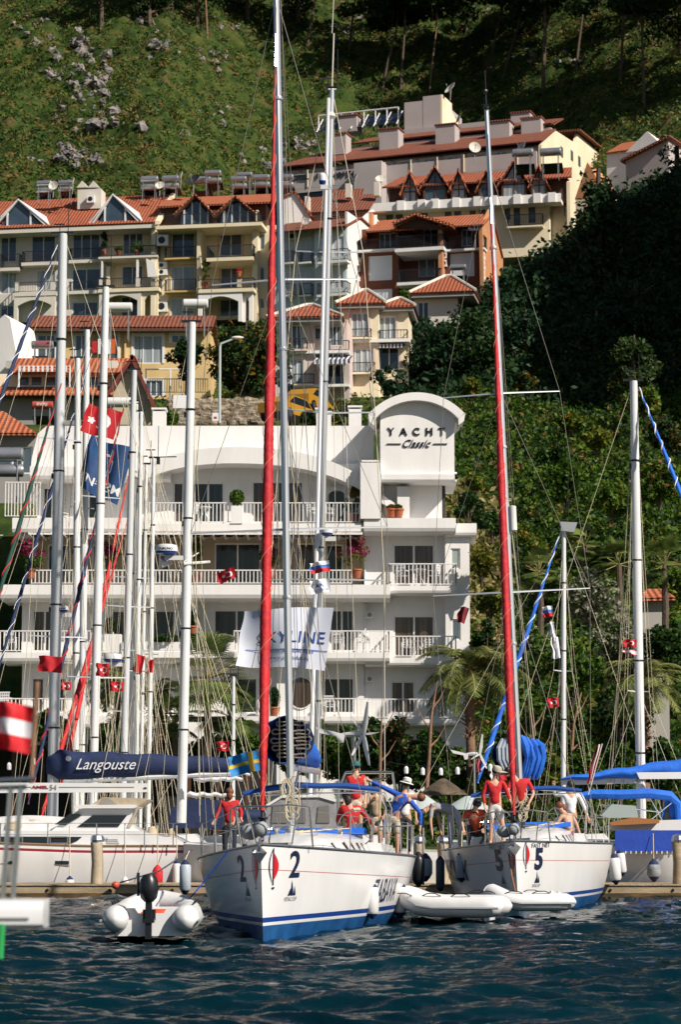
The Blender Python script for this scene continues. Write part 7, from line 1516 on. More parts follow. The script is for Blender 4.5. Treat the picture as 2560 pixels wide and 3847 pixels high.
m=MB(); a,b=L1.l(240,2932,-.1),L1.l(870,2905,-.1); m.path([(a[0],-.1,a[1]),(b[0],-.1,b[1])],.09,8); m.build('boom',MASTW,L1.root,smooth=True)
letters('Langouste',398,2876,52,-.39,L1,mt=FWHITE,shear=.45,depth=.01,sx=.95,bold=.0,name='lettering',parent=L1.root).rotation_euler=(0,0,0)
m=MB(); x,z=L1.l(257,2849,-.4); m.lathe((x,-.40,z),[(.0,0),(.08,0),(.08,.01)],16,(0,1,0)); m.build('sail_badge',FWHITE,L1.root)
fpoly(L1,[(640,3110),(640,3040),(700,3000),(820,3005),(850,3110)],-.6,2.2,'sprayhood',NAVY)
L2=bgyacht('yacht whose tall thick white mast stands fourth from the left',345,76,(398,1080),.14,(-4,7),spr=((.3,.9),(.62,.6)),seed=2,bow=-5.2)
L3=bgyacht('yacht with a white mast second from the left carrying one long spreader low down',283,79,(292,1347),.115,(-5,6),spr=((.42,.8),(.7,.1)),seed=3,bow=-5)
L4=bgyacht('yacht with a slim white mast close right of the second one, whip aerial on top',302,82.5,(328,1240),.12,(-1.4,1.4),side=False,seed=4,stern=None,spr=((.35,.8),(.65,.5)),bow=-4)
L5=bgyacht('yacht with a grey mast whose banded top rises above the boarded gable',458,80,(505,1392),.115,(-4.5,5.5),seed=5,spr=((.5,.7),),mt=mat('grey_painted_mast',(.55,.57,.58),.35))
L6=bgyacht('yacht with the cream mast directly right of the grey banded one',485,84.6,(512,1510),.11,(-1.4,1.4),side=False,seed=6,spr=((.3,.7),(.6,.7)),stern=4.5,bow=None)
L7=bgyacht('yacht with a thin white mast topped beside the big blue flag',507,83.4,(531,1547),.085,(-1.2,1.3),side=False,seed=7,spr=((.4,.5),),stern=4,bow=None)
L8=bgyacht('yacht with a short slim grey mast, second from the right of the left group',526,85.6,(550,1745),.07,(-1.2,1.3),side=False,seed=8,spr=((.5,.5),),stern=3,bow=None)
L9=bgyacht('yacht with a short white mast carrying a long wind bar',556,84,(578,1722),.08,(-1.2,1.3),side=False,seed=9,spr=((.5,1.0),),stern=4.5,bow=None,chy=1.8)
m=MB(); x,z=L9.l(578,1718,0); m.tube((x,0,z),(x+.8,0,z+.02),.02); m.box(x+.1,x+.22,-.05,.05,z-.25,z-.02); m.build('wind_bar',BLACK,L9.root)
L10=bgyacht('small yacht with a short thin mast right of the fan palms',876,79,(878,2540),.06,(-4,4),seed=10,spr=(),hal=3,bow=-3,stern=3,chy=1)
for f,p in((L10,[(727,911,2912,2938,2918,2932),(701,884,2974,2996,2980,2992)]),(L2,[(770,940,2900,2914,2902,2912)])):
    for q in p: cover(f,*q,.12,RUBW if f is L10 else MASTW,-.8,'boom_cover')
cover(L10,640,1000,3052,3100,3040,3090,.5,NAVY,-1.6,'sprayhood')
# slanting silver mast yacht behind number 2
C1=bgyacht('yacht behind number 2 with a tall slanting silver mast and grey canvas cockpit shelter',1182,65.2,(1248,335),.085,(-3.5,4.5),spr=(),seed=11,mt=ALU,hal=8,bow=None,stern=None)
xt,zt=C1.l(1248,335,0)
for (la,ya),(lb,yb),ym in(((1110,938),(1365,942),948),((1060,1530),(1410,1545),1552),((1012,2175),(1445,2178),2176)):
    zz=C1.z(1220,ym,0); xm=xt*(zz-1.4)/(zt-1.4)
    for q,yy in((la,ya),(lb,yb)): x,z=C1.l(q,yy,0); MB().path([(xm,0,zz),(x,0.2,z)],[.04,.025],6,flat=.6).build('spreader',ALU,C1.root)
for q in((1110,938),(1060,1530),(1012,2175)),((1365,942),(1410,1545),(1445,2178)):
    pts=[(xt,0,zt)]+[(C1.l(a,b,0)[0],.2,C1.l(a,b,0)[1]) for a,b in q]; pts.append((pts[-1][0],.1,1.4)); MB().path(pts,.012,4).build('shroud',LINEL,C1.root)
    for k in(1,2): MB().tube(pts[k],(xt*(pts[k+1][2]-1.4)/(zt-1.4),0,pts[k+1][2]),.010,n=4).build('diagonal_stay',WIRE,C1.root)
m=MB(); m.path([(xt*.0-.14,-.3,1.6),(xt-.1,-.1,zt-.3)],[.06,.05],8); m.build('mast_furled_sail',FWHITE,C1.root,smooth=True)
m=MB(); m.tube((xt,0,zt),(xt+.05,0,zt+1.6),.02); m.tube((xt,0,zt+1.6),(xt+.06,0,zt+2.9),.012); m.box(xt-.1,xt+.12,-.05,.05,zt-.04,zt+.04); m.lathe((xt-.02,0,zt-.9),[(.06,0),(.14,.1),(.06,.25)],8); m.build('aerial',PALE,C1.root)
fpoly(C1,[(1000,3130),(1000,3020),(1060,2992),(1200,2990),(1262,3008),(1290,3130)],-.5,3,'cockpit_shelter',mat('grey_canvas',(.28,.28,.29),.8,c2=(.22,.22,.23),scale=3,bump=.4,bscale=4))
fpoly(C1,[(1000,3022),(1060,2986),(1200,2984),(1264,3002),(1262,3012),(1200,2994),(1060,2996),(1004,3030)],-.55,3.1,'shelter_roof',GEL)
for a,b in((1020,1080),(1105,1150),(1190,1240)): fpoly(C1,[(a,3090),(a+6,3030),(b-4,3024),(b,3090)],-.53,.02,'clear_window',mat('hazy_vinyl',(.17,.16,.15),.25))
# wind generators and gantry
def windgen(px,py,D,s,lab,pyb,rz=0):
    q=P(px,py,D); r=thing('wind_generator',lab,'wind turbine',q,0); zb=ZW(pyb,D)-q.z
    m=MB(); m.tube((-.12*s,0,-.05),(-.12*s,0,zb),.035*s,n=8); m.build('pole',STEEL,r)
    m=MB(); m.lathe((.02*s,0,0),[(0,-.02),(.07*s,0),(.09*s,.15*s),(.05*s,.42*s),(.02*s,.5*s)],10,(-1,.25,0)); m.prism([(-.35*s,.0),(-1.05*s,.17*s),(-.95*s,.03*s),(-.55*s,-.05*s),(-.5*s,-.22*s),(-.38*s,-.2*s)],-.02,.02); m.build('tail_body',RUBW,r,smooth=False)
    for k in range(3 if s<1 else 5):
        a=R(15+k*(360/(3 if s<1 else 5))); m=MB(); d=Vector((.45*math.sin(a),-.12,math.cos(a))); n_=Vector((math.cos(a),0,-.45*math.sin(a))); c=Vector((.09*s,-.05,0)); m.quad(c+n_*.035*s,c+d*.3*s+n_*.07*s,c+d*.78*s+n_*.02*s,c+d*.8*s-n_*.02*s,c+d*.3*s-n_*.05*s,c-n_*.035*s); m.quad(*[Vector(v)+Vector((.012,.02,0)) for v in(c+n_*.035*s,c+d*.3*s+n_*.07*s,c+d*.78*s+n_*.02*s,c+d*.8*s-n_*.02*s,c+d*.3*s-n_*.05*s,c-n_*.035*s)]); m.build('blade',RUBW,r)
    return r
windgen(1352,2758,58,.72*1.4,'white wind generator with star-shaped blades above the woman in the red top',2990); windgen(1795,2832,66,.7,'small white wind generator beside the pink pennant between the yachts',3000)
q=P(1395,2900,60); r=thing('stern_gantry','white tubular stern gantry behind the woman in the red top','gantry',q); s=60/FOC; m=MB()
for pts in(((-95,0),(80,0)),((-95,0),(-125,-70)),((80,0),(88,-60)),((-60,-38),(60,-22)),((-125,-70),(-125,-200)),((88,-60),(88,-200))): m.tube((pts[0][0]*s,0,pts[0][1]*s),(pts[1][0]*s,0,pts[1][1]*s),.03,n=6)
m.tube((-95*s,.6,0),(80*s,.6,0),.03); m.build('frame',STEEL,r)
# right-hand boats
R1=bgyacht('yacht with the tall right-hand mast and a long bright blue sail cover',2412,68,(2382,1432),.135,(-3.0,6.5),seed=21,spr=((.33,.35),),bow=None,stern=-4.5,hal=9,chy=1.9,zd=1.2)
cover(R1,2108,2700,2920,2934,2826,2908,.3,BLUEC,-.1); fpoly(R1,[(2110,2926),(2393,2922),(2393,2942),(2112,2948)],-.15,.2,'boom',MASTW); fpoly(R1,[(2393,2901),(2700,2898),(2700,2924),(2405,2926)],-.46,.1,'boom',GEL)
m=MB(); pts=[R1.l(a,b,-1.2) for a,b in((2180,2990),(2230,2982),(2330,2984),(2440,2980),(2520,2990),(2550,3020),(2556,3110))]; m.path([(a,-1.2,b) for a,b in pts],[.08,.13,.13,.14,.14,.12,.10],8); m.build('bimini',BLUEC,R1.root,smooth=True)
fpoly(R1,[(2500,3010),(2700,3000),(2700,3122),(2476,3122)],-1.1,.06,'cockpit_curtain',BLUEC); fpoly(R1,[(2478,3120),(2512,3020),(2526,3120)],-1.14,.02,'cockpit_curtain_window',DGLASS)
m=MB()
for a,b,c,d in((2200,2990,2260,3120),(2440,2990,2500,3100),(2330,2990,2300,3120),(2250,3020,2480,3050),(2420,3100,2530,3010)):
    p,q=R1.l(a,b,-1.2),R1.l(c,d,-1.2); m.tube((p[0],-1.2,p[1]),(q[0],-1.2,q[1]),.02)
m.build('bimini_frame',STEEL,R1.root)
R3=Fr(2400,3113,64.9,0,'sailing_yacht','white-hulled yacht at the right edge with a blue cloth laced along its guardrail','sailing yacht',BG,base=0)
m=MB(); secs=[]
for i in range(12):
    t=i/11; px=2262+t*520; x=R3.x(px,3200,0); w_=1.5*min(1,.25+t*1.6)**.6; secs.append([(x,1.5-w_,1.28),(x,1.5-w_*.98,.8),(x,1.5-w_*.8,.1),(x,1.5,-.3),(x,1.5+w_,.1),(x,1.5+w_,1.28),(x,1.5,1.3),(x,1.5-w_,1.28)])
loft(m,secs); m.build('hull',GEL,R3.root,smooth=True)
m=MB(); x0,x1=R3.x(2312,3150,.0),R3.x(2720,3150,.0); z0,z1=R3.z(2400,3199,0),R3.z(2400,3118,0); m.box(x0,x1,-.03,.0,z0,z1); m.build('lee_cloth',mat('royal_blue_canvas',(.008,.05,.36),.7,c2=(.01,.06,.42),scale=2,bump=.3,bscale=4),R3.root)
m=MB()
for i in range(22): x=x0+(x1-x0)*i/21; m.box(x-.012,x+.012,-.05,-.031,z0-.05,z0+.02)
m.build('lacing',FWHITE,R3.root)
fpoly(R3,[(2300,3105),(2345,3078),(2440,3082),(2560,3078),(2700,3080),(2700,3118),(2300,3118)],.4,1.5,'coachroof',GEL); fpoly(R3,[(2290,3090),(2380,3070),(2480,3078),(2478,3092),(2300,3100)],-.0,.5,'side_deck_roll',mat('varnished_wood',(.35,.15,.05),.4)); fpoly(R3,[(2262,3060),(2300,3020),(2390,3026),(2400,3070),(2290,3072)],.2,.8,'windscreen',mat('pale_glass',(.35,.42,.42),.15))
fender(2458,3226,3312,64.6,52,'grey net-covered fender against the white hull at the right edge',body=mat('net_grey',(.30,.32,.34),.8,c2=(.16,.18,.2),scale=6),rope=(2455,3130,64.8))
R2=bgyacht('yacht with the thin white mast topped by a grey wedge, right of yacht 5',2117,80,(2120,1985),.085,(-4,4),seed=22,spr=((.55,.35),),bow=-5.5,stern=3.5,hal=7,chy=1.5)
x,z=R2.l(2122,1985,0); m=MB(); m.prism([(x-.12,z-.1),(x+.3,z-.15),(x+.42,z+.18),(x-.15,z+.2)],-.2,.2); m.build('mast_hood',mat('grey_cover',(.30,.32,.33),.7),R2.root)
# ---------------------------------------------------------------- furled, wrapped foresails of far boats
def stay(name,lab,a,b,r_,m1,stripe=None,turns=14):
    A_,B_=P(*a),P(*b); r=thing(name,lab,'furled sail',A_,0,'furled foresails of the boats behind'); furled(r,Vector((0,0,0)),B_-A_,r_,m1,name='sail',turns=turns,stripe=stripe); 
WS=(FWHITE,.020)
stay('furled_sail','blue furled sail with white spiral slanting up to the thin right mast',(1795,2940,78),(2108,1995,80),.085,BLUEC,WS,12)
stay('furled_sail','blue and white furled sail slanting down to the right edge from the tall right mast',(2640,2060,66),(2402,1455,68),.07,BLUEC,WS,9)
GRN=mat('dark_green_canvas',(.008,.05,.035),.8)
stay('furled_sail','dark green and red furled sail at the far left edge',(-30,2320,66),(230,1440,69),.062,GRN,(REDC,.018),8); stay('furled_sail','navy furled sail with white spiral crossing from the far left edge to the second mast',(-20,2560,68),(345,1330,82),.062,NAVY,(FWHITE,.008),14)
stay('furled_sail','navy furled sail top at the far left edge above the green one',(-20,1560,66),(215,920,71),.06,NAVY,(FWHITE,.010),8)
stay('furled_sail','red-edged navy furled sail between the third and fourth masts',(105,3020,74),(465,1530,79),.065,NAVY,(REDC,.025),16); stay('furled_sail','red furled sail, left of the close red pair in the left group',(230,2960,76),(512,1660,83),.075,REDC,None,10); stay('furled_sail','red furled sail, right of the close red pair in the left group',(150,3090,74),(480,1950,80),.08,REDC,None,10)
# ---------------------------------------------------------------- flags
FL='flags flying from the boats'
def flag(lab,px,py,wpx,hpx,D,fn,mats,tilt=0,wave=.09,nx=44,ny=26,skew=0,pole=None,name='flag',ph=0,taper=0,fold=1.0,yaw=.25,text=None):
    """px,py top hoist corner; wpx>0 flies to the right, <0 left"""
    s=D/FOC; q=P(px,py,D); r=thing(name,lab,'flag',q,0,FL); w_=wpx*s; h=hpx*s; sg=1 if w_>0 else -1
    def S(u,v):
        ww=abs(w_); x=u*w_; z=-v*h*(1-taper*u)+skew*u*s+math.sin(u*5+ph)*h*.04*u; y=wave*math.sin(u*9*fold+v*1.5+ph)*(.25+u)+wave*.6*math.sin(u*17*fold-v*3+ph)*u*.5+yaw*u*abs(w_)*.3
        return Vector((x+.02*math.sin(v*9+ph)*u,y,z))
    V=[];F=[];mi=[]
    for j in range(ny+1):
        for i in range(nx+1): V.append(tuple(S(i/nx,j/ny)))
    for j in range(ny):
        for i in range(nx): a=j*(nx+1)+i; F.append((a,a+1,a+nx+2,a+nx+1)); mi.append(fn((i+.5)/nx,(j+.5)/ny))
    o=npmesh('cloth',V,F,mats,r,mi,smooth=True)
    if text:
        for txt,u0,v0,hh,mt,kw in text:
            vs,fs=textmesh(txt,1,**kw); out=[]; xs=[v[0] for v in vs]; ys=[v[1] for v in vs]; sc_=hh/(max(ys)-min(ys))
            for v in vs:
                U=u0+sg*v[0]*sc_*h/abs(w_); Vv=v0-(v[1])*sc_-.0; p=S(min(max(U,0),1),Vv); out.append((p.x,p.y-.016,p.z))
            mb=MB(); mb.add(out,fs); mb.build('lettering',mt,o)
    if pole: m=MB(); m.tube((0,0,.05),(pole[0]*s,0,pole[1]*s),.015); m.build('staff',PALE,r)
    r.rotation_euler=(0,R(tilt),0); return r
def turk(aspect=1.5):
    def f(u,v):
        x=(u)*aspect; y=v; d1=math.hypot(x-.5,y-.5); d2=math.hypot(x-.5625,y-.5)
        if d1<.26 and d2>.205: return 1
        dx,dy=x-.86,y-.5; rr=math.hypot(dx,dy); a=math.atan2(dy,-dx); k=math.cos(math.pi/5)/math.cos(((a+math.pi/5*0)%(2*math.pi/5))-math.pi/5); 
        if rr<.13*(.5+.5*abs(math.cos(a*2.5))**1.4): return 1
        return 0
    return f
TM=[mat('deep_flag_red',(.42,.004,.010),.75),FWHITE]
flag('large Turkish flag between the left masts above the blue flag',458,1548,-132,112,77.6,turk(1.1),TM,wave=.12,skew=0,nx=70,ny=44,ph=1,tilt=16)
NVF=mat('mid_blue_flag_cloth',(.015,.07,.20),.7,c2=(.01,.045,.15),scale=1.5)
def lensf(u,v):
    x=(u-.52)/.16; y=(v-.42)/.2
    e=x*x+y*y
    if e<1 and x>.1: return 1
    if .8<e<1.12 : return 2
    return 0
flag('large dark blue flag with a red and white emblem below the large Turkish flag',505,1684,-172,228,81.5,lambda u,v:0 if v>.8 else lensf(u,v),[NVF,LOGOR,FWHITE],wave=.16,nx=50,ny=44,tilt=16,ph=2.2,skew=0,taper=.15,text=[('TNƏƧM',.52,.80,.17,FWHITE,dict(bold=.02))])
for a in[('small Turkish flag right of the fourth mast',410,2492,-48,48,72,True,0),('small Turkish flag at the foot of the thin left masts',467,2562,-52,36,72,True,3),('small Turkish flag between the leftmost masts',270,2563,-38,30,72,True,5),('Turkish flag on a slanting staff right of the ketch mast',878,2128,-75,42,67,True,-22),('small Turkish flag left of the Swedish flag',860,2782,-46,38,66,True,-4),('small Turkish flag tangled behind the thin right mast',2098,2618,-44,36,72,True,-8),('bright Turkish flag flying left of the tall right mast',2394,2402,-50,30,66,True,4),
  ('plain red flag draped across the leftmost mast',236,2468,-90,60,69,False,4),('faded red flag beside the short white masts',546,2465,-36,66,80,False,12),('small dark red flag right of the short white masts',580,2478,-18,50,80,False,8)]:
    lab,px,py,w_,h_,D,t_,tl=a; flag(lab,px,py,w_,h_,D,turk(1.35) if t_ else (lambda u,v:0),TM,wave=.05,tilt=tl,nx=48,ny=32,ph=px*.1)
YEL2=mat('flag_yellow',(.65,.42,.03),.7); SKYB=mat('flag_sky_blue',(.01,.20,.52),.7)
flag('Swedish flag flying just left of the red furled sail base',980,2815,-128,76,60,lambda u,v:1 if (.42<v<.60 or .32<(1-u)*1.0-.28<.46) else 0,[SKYB,YEL2],wave=.08,tilt=-9,skew=-6,nx=50,ny=30)
RU=[FWHITE,mat('flag_mid_blue',(.04,.16,.45),.7),TURKRED]
flag('Russian tricolour flag hoisted under the spreader of yacht 2',1236,2104,-74,42,50,lambda u,v:int(v*3),RU,wave=.06,tilt=-8); flag('Russian tricolour flag left of the thin right mast',2076,2275,-38,40,58,lambda u,v:int(v*3),RU,wave=.05,tilt=-6)
flag('small white sail-club flag below the tricolour of yacht 2',1238,2172,-76,52,50,lambda u,v:0,[FWHITE],wave=.06,tilt=-6,text=[('QUƆ ⅃IATƎЯ',.5,.78,.17,FBLUE,{}),('◣◣',.5,.42,.3,FBLUE,{})])
flag('white flag hanging upper of two left of the thin right mast',2080,2335,-24,75,58,lambda u,v:0,[FWHITE],wave=.08,tilt=-10); flag('white flag hanging lower of two left of the thin right mast',2098,2392,-30,80,58,lambda u,v:0,[FWHITE],wave=.08,tilt=-6,ph=2)
FNAV=mat('flag_navy',(.01,.05,.24),.7)
SKF=mat('pale_club_flag',(.66,.69,.77),.75,c2=(.60,.63,.72),scale=1.2)
sk_=flag('big white club flag with blue SKYLINE lettering behind the mast of yacht 2',1254,2282,-335,240,57,lambda u,v:0,[SKF],wave=.16,tilt=0,skew=-50,nx=60,ny=40,taper=.12,ph=.6,fold=.8,yaw=.1,text=[('SKYLINE',.42,.50,.19,FNAV,dict(space=1.05)),('_____________',.36,.60,.012,FBLUE,{}),('national yacht club',.42,.72,.09,FNAV,{}),('www.yachtclub.ru',.42,.84,.08,FNAV,{})]); sk_.rotation_euler=(0,R(8),0)
flag('dark red flag beside the right corner of the hotel',1764,2285,-34,62,60,lambda u,v:0,[mat('maroon_cloth',(.20,.02,.03),.8)],wave=.08,tilt=18); flag('pink pennant on the small wind generator pole',1790,2850,16,50,64,lambda u,v:0,[mat('pink_cloth',(.55,.10,.14),.8)],wave=.05); flag('narrow red and white flag wrapped on a slanting staff right of yacht 5',2262,2800,-20,150,62,lambda u,v:0 if u<.33 or u>.66 else 1,TM,wave=.06,tilt=16,pole=(0,-190)); flag('white and red pennant below the bright Turkish flag',2395,2440,-55,26,66,lambda u,v:1 if abs(v-.5)<.32 else 0,[TURKRED,FWHITE],wave=.04,taper=.7); flag('red and white cloth behind the red-shirted men of yacht 5',1905,2890,-60,40,62,lambda u,v:0 if u<.5 else 1,TM,wave=.05)
# ---------------------------------------------------------------- dinghies
def dinghy(lab,px,D,rz,L=2.9,W_=1.45,tr=.21,z0=.14,lean=0,motor=False,txt=None,seats=True,floor=mat('grey_floor',(.35,.36,.37),.6)):
    p=P(px,3113,D); r=thing('inflatable_dinghy',lab,'dinghy',(p.x,D,0),R(rz),'inflatable dinghies')
    # local x forward; tubes port/starboard joined at the bow
    h=W_/2-tr
    for sd in(-1,1):
        pts=[(-L/2-.26,sd*h,z0+tr),(-L/2-.2,sd*h,z0+tr),(-L/2-.08,sd*h,z0+tr)]+[(-L/2+.1+k*.18*L,sd*h,z0+tr) for k in range(4)]+[(L*.27,sd*h*.92,z0+tr+.04),(L*.38,sd*h*.6,z0+tr+.12),(L*.44,0,z0+tr+.18)]
        m=MB(); m.path(pts,[tr*.12,tr*.6,tr*.93]+[tr]*6+[tr*.97],14); m.build('tube',RUBW,r,smooth=True)
        m=MB(); m.path([(p[0],p[1]+sd*(tr+.004)*(1 if abs(p[1])>.1 else 0),p[2]-.02) for p in pts[1:-1]],.022,5); m.build('rubbing_strake',mat('grey_rubber',(.30,.32,.34),.6),r)
        m=MB()
        for k in range(3):
            x=-L*.3+k*.55; m.path([(x,sd*(h+tr*.4),z0+tr*1.95),(x+.1,sd*(h+tr*.55),z0+tr*2.18),(x+.25,sd*(h+tr*.55),z0+tr*2.18),(x+.35,sd*(h+tr*.4),z0+tr*1.95)],.012,4)
        m.build('grab_handle',BLACK,r)
    m=MB(); m.box(-L/2+.1,L*.33,-h,h,z0+.02,z0+.08); m.build('floor',floor,r); m=MB(); m.prism([(-h,z0-.05),(h,z0-.05),(h,z0+.38),(.25,z0+.38),(.2,z0+.30),(-.2,z0+.30),(-.25,z0+.38),(-h,z0+.38)],-L/2+.05,-L/2+.10,'x'); m.build('transom',GEL,r)
    if seats: m=MB(); m.box(-.1,.15,-h,h,z0+.33,z0+.36); m.build('thwart',GEL,r)
    if motor:
        q=thing('outboard_motor','black outboard motor tilted on the transom of the nearest grey dinghy','outboard motor',(0,0,0)); q.location=(p.x,D-L/2-.08,0); x=0
        m=MB(); m.lathe((0,.0,.62),[(.07,0),(.13,.06),(.155,.2),(.14,.34),(.09,.42),(0,.44)],14); m.build('cowling',BLACK,q,smooth=True); m=MB(); m.box(-.05,.05,-.05,.06,.05,.66); m.box(-.09,.09,-.08,.09,.30,.36); m.prism([(-.09,.0),(.09,0),(.05,-.2),(-.03,-.2)],-.02,.02); m.build('leg',BLACK,q); m=MB(); m.tube((-.17,.05,.72),(-.19,.25,1.06),.025); m.build('tiller',BLACK,q); m=MB(); m.box(-.10,.10,.09,.14,.34,.5); m.build('bracket',BLACK,q)
    return r
dinghy('white inflatable dinghy with a black outboard motor, nearest the viewer at left',588,39.6,91,L=2.7,W_=1.52,tr=.215,motor=True)
dinghy('larger white inflatable dinghy moored behind yacht 2, left of the other one',1682,45.2,164,L=1.75,W_=1.15,tr=.2); dinghy('white inflatable dinghy with its transom toward the right, below the bow of yacht 5',1965,48.6,188,L=1.45,W_=1.1,tr=.18)
q=P(600,3440,40.2); o=MB(); o.ball((0,0,0),.22,12,8,(1.5,1,.7)); tag(o.build('lifejacket',mat('orange_cloth',(.60,.07,.02),.6),None,smooth=True),'orange lifejacket lying inside the dinghy with the black motor','lifejacket').location=q
# ---------------------------------------------------------------- blurred stern at the left edge
F1=Fr(60,3480,12,0,'motorboat_stern','white boat stern with chrome rails out of focus at the left edge','boat',base=0)
OZ=.35
m=MB(); m.box(F1.x(-1500,3400),F1.x(-60,3400),0.02,.34,-.1,1.2)
secs=[]
for x,w_ in((F1.x(-700,3400),1),(F1.x(60,3400),1),(F1.x(130,3400),.9),(F1.x(162,3400),.6)): secs.append([(x,.04,1.262+.02*(1-w_)),(x,.0,1.285),(x,.0,1.35),(x,.02,1.385),(x,.06,1.40),(x,.25,1.405),(x,.25,1.262)])
loft(m,secs); m.build('hull',GEL,F1.root,smooth=True)
m=MB(); m.box(F1.x(-700,3400),F1.x(110,3400),-.008,.1,1.31,1.32); m.build('rubbing_band',GREYR,F1.root)
m=MB()
for a,b,c,d in((10,3380,40,2960),(48,3375,78,2960),(-60,2935,130,2925),(-60,2960,100,2955)): p,q_=F1.l(a,b,.2),F1.l(c,d,.2); m.tube((p[0],.2,p[1]),(q_[0],.2,q_[1]),.013)
m.build('stern_rail',STEEL,F1.root); m=MB(); p,q_=F1.l(118,2940,.3),F1.l(140,2560,.3); m.tube((p[0],.3,p[1]),(q_[0],.3,q_[1]),.012); m.build('flagstaff',BARKP,F1.root)
m=MB(); p,q_=F1.l(8,3470,-.1),F1.l(0,3600,-.1); m.tube((p[0],-.1,p[1]),(q_[0],-.1,q_[1]),.015); m.build('green_line',mat('green_rope',(.02,.35,.08),.7),F1.root)
def austria(u,v):
    if .36<v<.64 and math.hypot((u-.9)*1.6,(v-.5)*1.2)<.15: return 2
    return 0 if v<.33 or v>.67 else 1
flag('out-of-focus red and white striped flag with a dark emblem at the left edge',126,2655,-190,178,12,austria,[TURKRED,FWHITE,BLACK],wave=.05,tilt=4,skew=20,nx=30,ny=24)
# lantern string, parasols
for i,(px,py) in enumerate(((1527,2892),(1589,2897),(1657,2898),(1720,2895),(1843,2883),(34,2878),(124,2858))):
    q=P(px,py,88); r=thing('lantern',['small white hanging lantern nearest the white hat','second white hanging lantern right of the white hat','third white hanging lantern, above the grey bent back','fourth white hanging lantern, left of the small wind generator','white hanging lantern left of yacht 5 furled sail','white hanging lantern at the far left edge','white hanging lantern above the navy cover end'][i],'lantern',q,0,'white lanterns hung along the quay'); MB().lathe((0,0,-.13),[(.07,0),(.08,.03),(.08,.2),(.05,.25),(.02,.27)],8).build('shade',PLAST,r); MB().tube((0,0,.13),(0,0,.22),.01,n=4).build('hook',BLACK,r)
m=MB(); pts=[P(a,b,88.2) for a,b in((1450,2860),(1527,2873),(1589,2877),(1657,2878),(1720,2872),(1843,2862),(1900,2850))]; m.path(pts,.015,4); tag(m.build('lantern_cable',BLACK),'thin dark cable carrying the white lanterns along the quay','cable')
THA=mat('straw_thatch',(.05,.038,.025),.9,c2=(.14,.10,.06),scale=3,bump=1,bscale=6); PAR=mat('pale_parasol',(.40,.46,.45),.8)
for px,py,D,w_,h_,mt,lab in((1665,2925,84,190,60,THA,'straw parasol behind the grey bent man'),(1760,2990,66,190,50,PAR,'pale grey-green cockpit awning behind the crouching figure'),(1590,2985,60,170,55,PAR,'pale grey-green cockpit awning behind the white-hatted man'),(1010,2940,86,100,40,THA,'straw parasol between the big masts')):
    s=D/FOC; q=P(px,py,D); r=thing('parasol',lab,'parasol',(q.x,D,q.z-.0),0); m=MB(); m.lathe((0,0,-h_*s),[(w_*s/2,0),(w_*s*.3,h_*s*.5),(w_*s*.06,h_*s),(0,h_*s*1.02)],12); m.build('canopy',mt,r,smooth=True); MB().tube((0,0,-2.2),(0,0,-.1),.03).build('pole',GREYR,r)
# ---------------------------------------------------------------- people
SKIN=mat('skin',(.56,.32,.21),.55); HAIRB=mat('dark_hair',(.02,.013,.01),.6); HAIRR=mat('auburn_hair',(.16,.05,.02),.6); RSH=mat('red_shirt',(.48,.012,.015),.8,bump=.3,bscale=9); WSH=mat('white_shirt',(.72,.72,.72),.8,bump=.3,bscale=9); BSH=mat('blue_shirt',(.015,.09,.48),.8,bump=.3,bscale=9)
GSH=mat('grey_shirt',(.32,.34,.37),.8,bump=.3,bscale=9); SHO=mat('beige_shorts',(.52,.45,.35),.85,bump=.3,bscale=9); LSH=mat('pale_blue_shorts',(.42,.48,.56),.85); DRK=mat('dark_trousers',(.02,.025,.035),.8)
def skinmesh(chains,sub=1):
    """chains: list of [(pt,r),...] sharing first points by coordinates"""
    vs=[];rs=[];es=[];ix={}
    for ch in chains:
        prev=None
        for p,r_ in ch:
            k=tuple(round(c,4) for c in p)
            if k not in ix: ix[k]=len(vs); vs.append(p); rs.append(r_)
            if prev is not None and prev!=ix[k]: es.append((prev,ix[k]))
            prev=ix[k]
    me=bpy.data.meshes.new('s'); me.from_pydata(vs,es,[]); o=bpy.data.objects.new('s',me); col.objects.link(o); md=o.modifiers.new('k','SKIN'); md.use_smooth_shade=True
    sv=me.skin_vertices[0].data
    for i,r_ in enumerate(rs): sv[i].radius=(r_,r_) if not hasattr(r_,'__len__') else r_; sv[i].use_root=(i==0)
    ss=o.modifiers.new('u','SUBSURF'); ss.levels=sub; ss.render_levels=sub
    dg=bpy.context.evaluated_depsgraph_get(); dg.update(); out=bpy.data.meshes.new_from_object(o.evaluated_get(dg)); bpy.data.objects.remove(o); return out
def addmesh(name,me,mt,parent):
    me.name=name; me.materials.clear(); me.materials.append(mt); o=bpy.data.objects.new(name,me); col.objects.link(o); o.parent=parent; return o
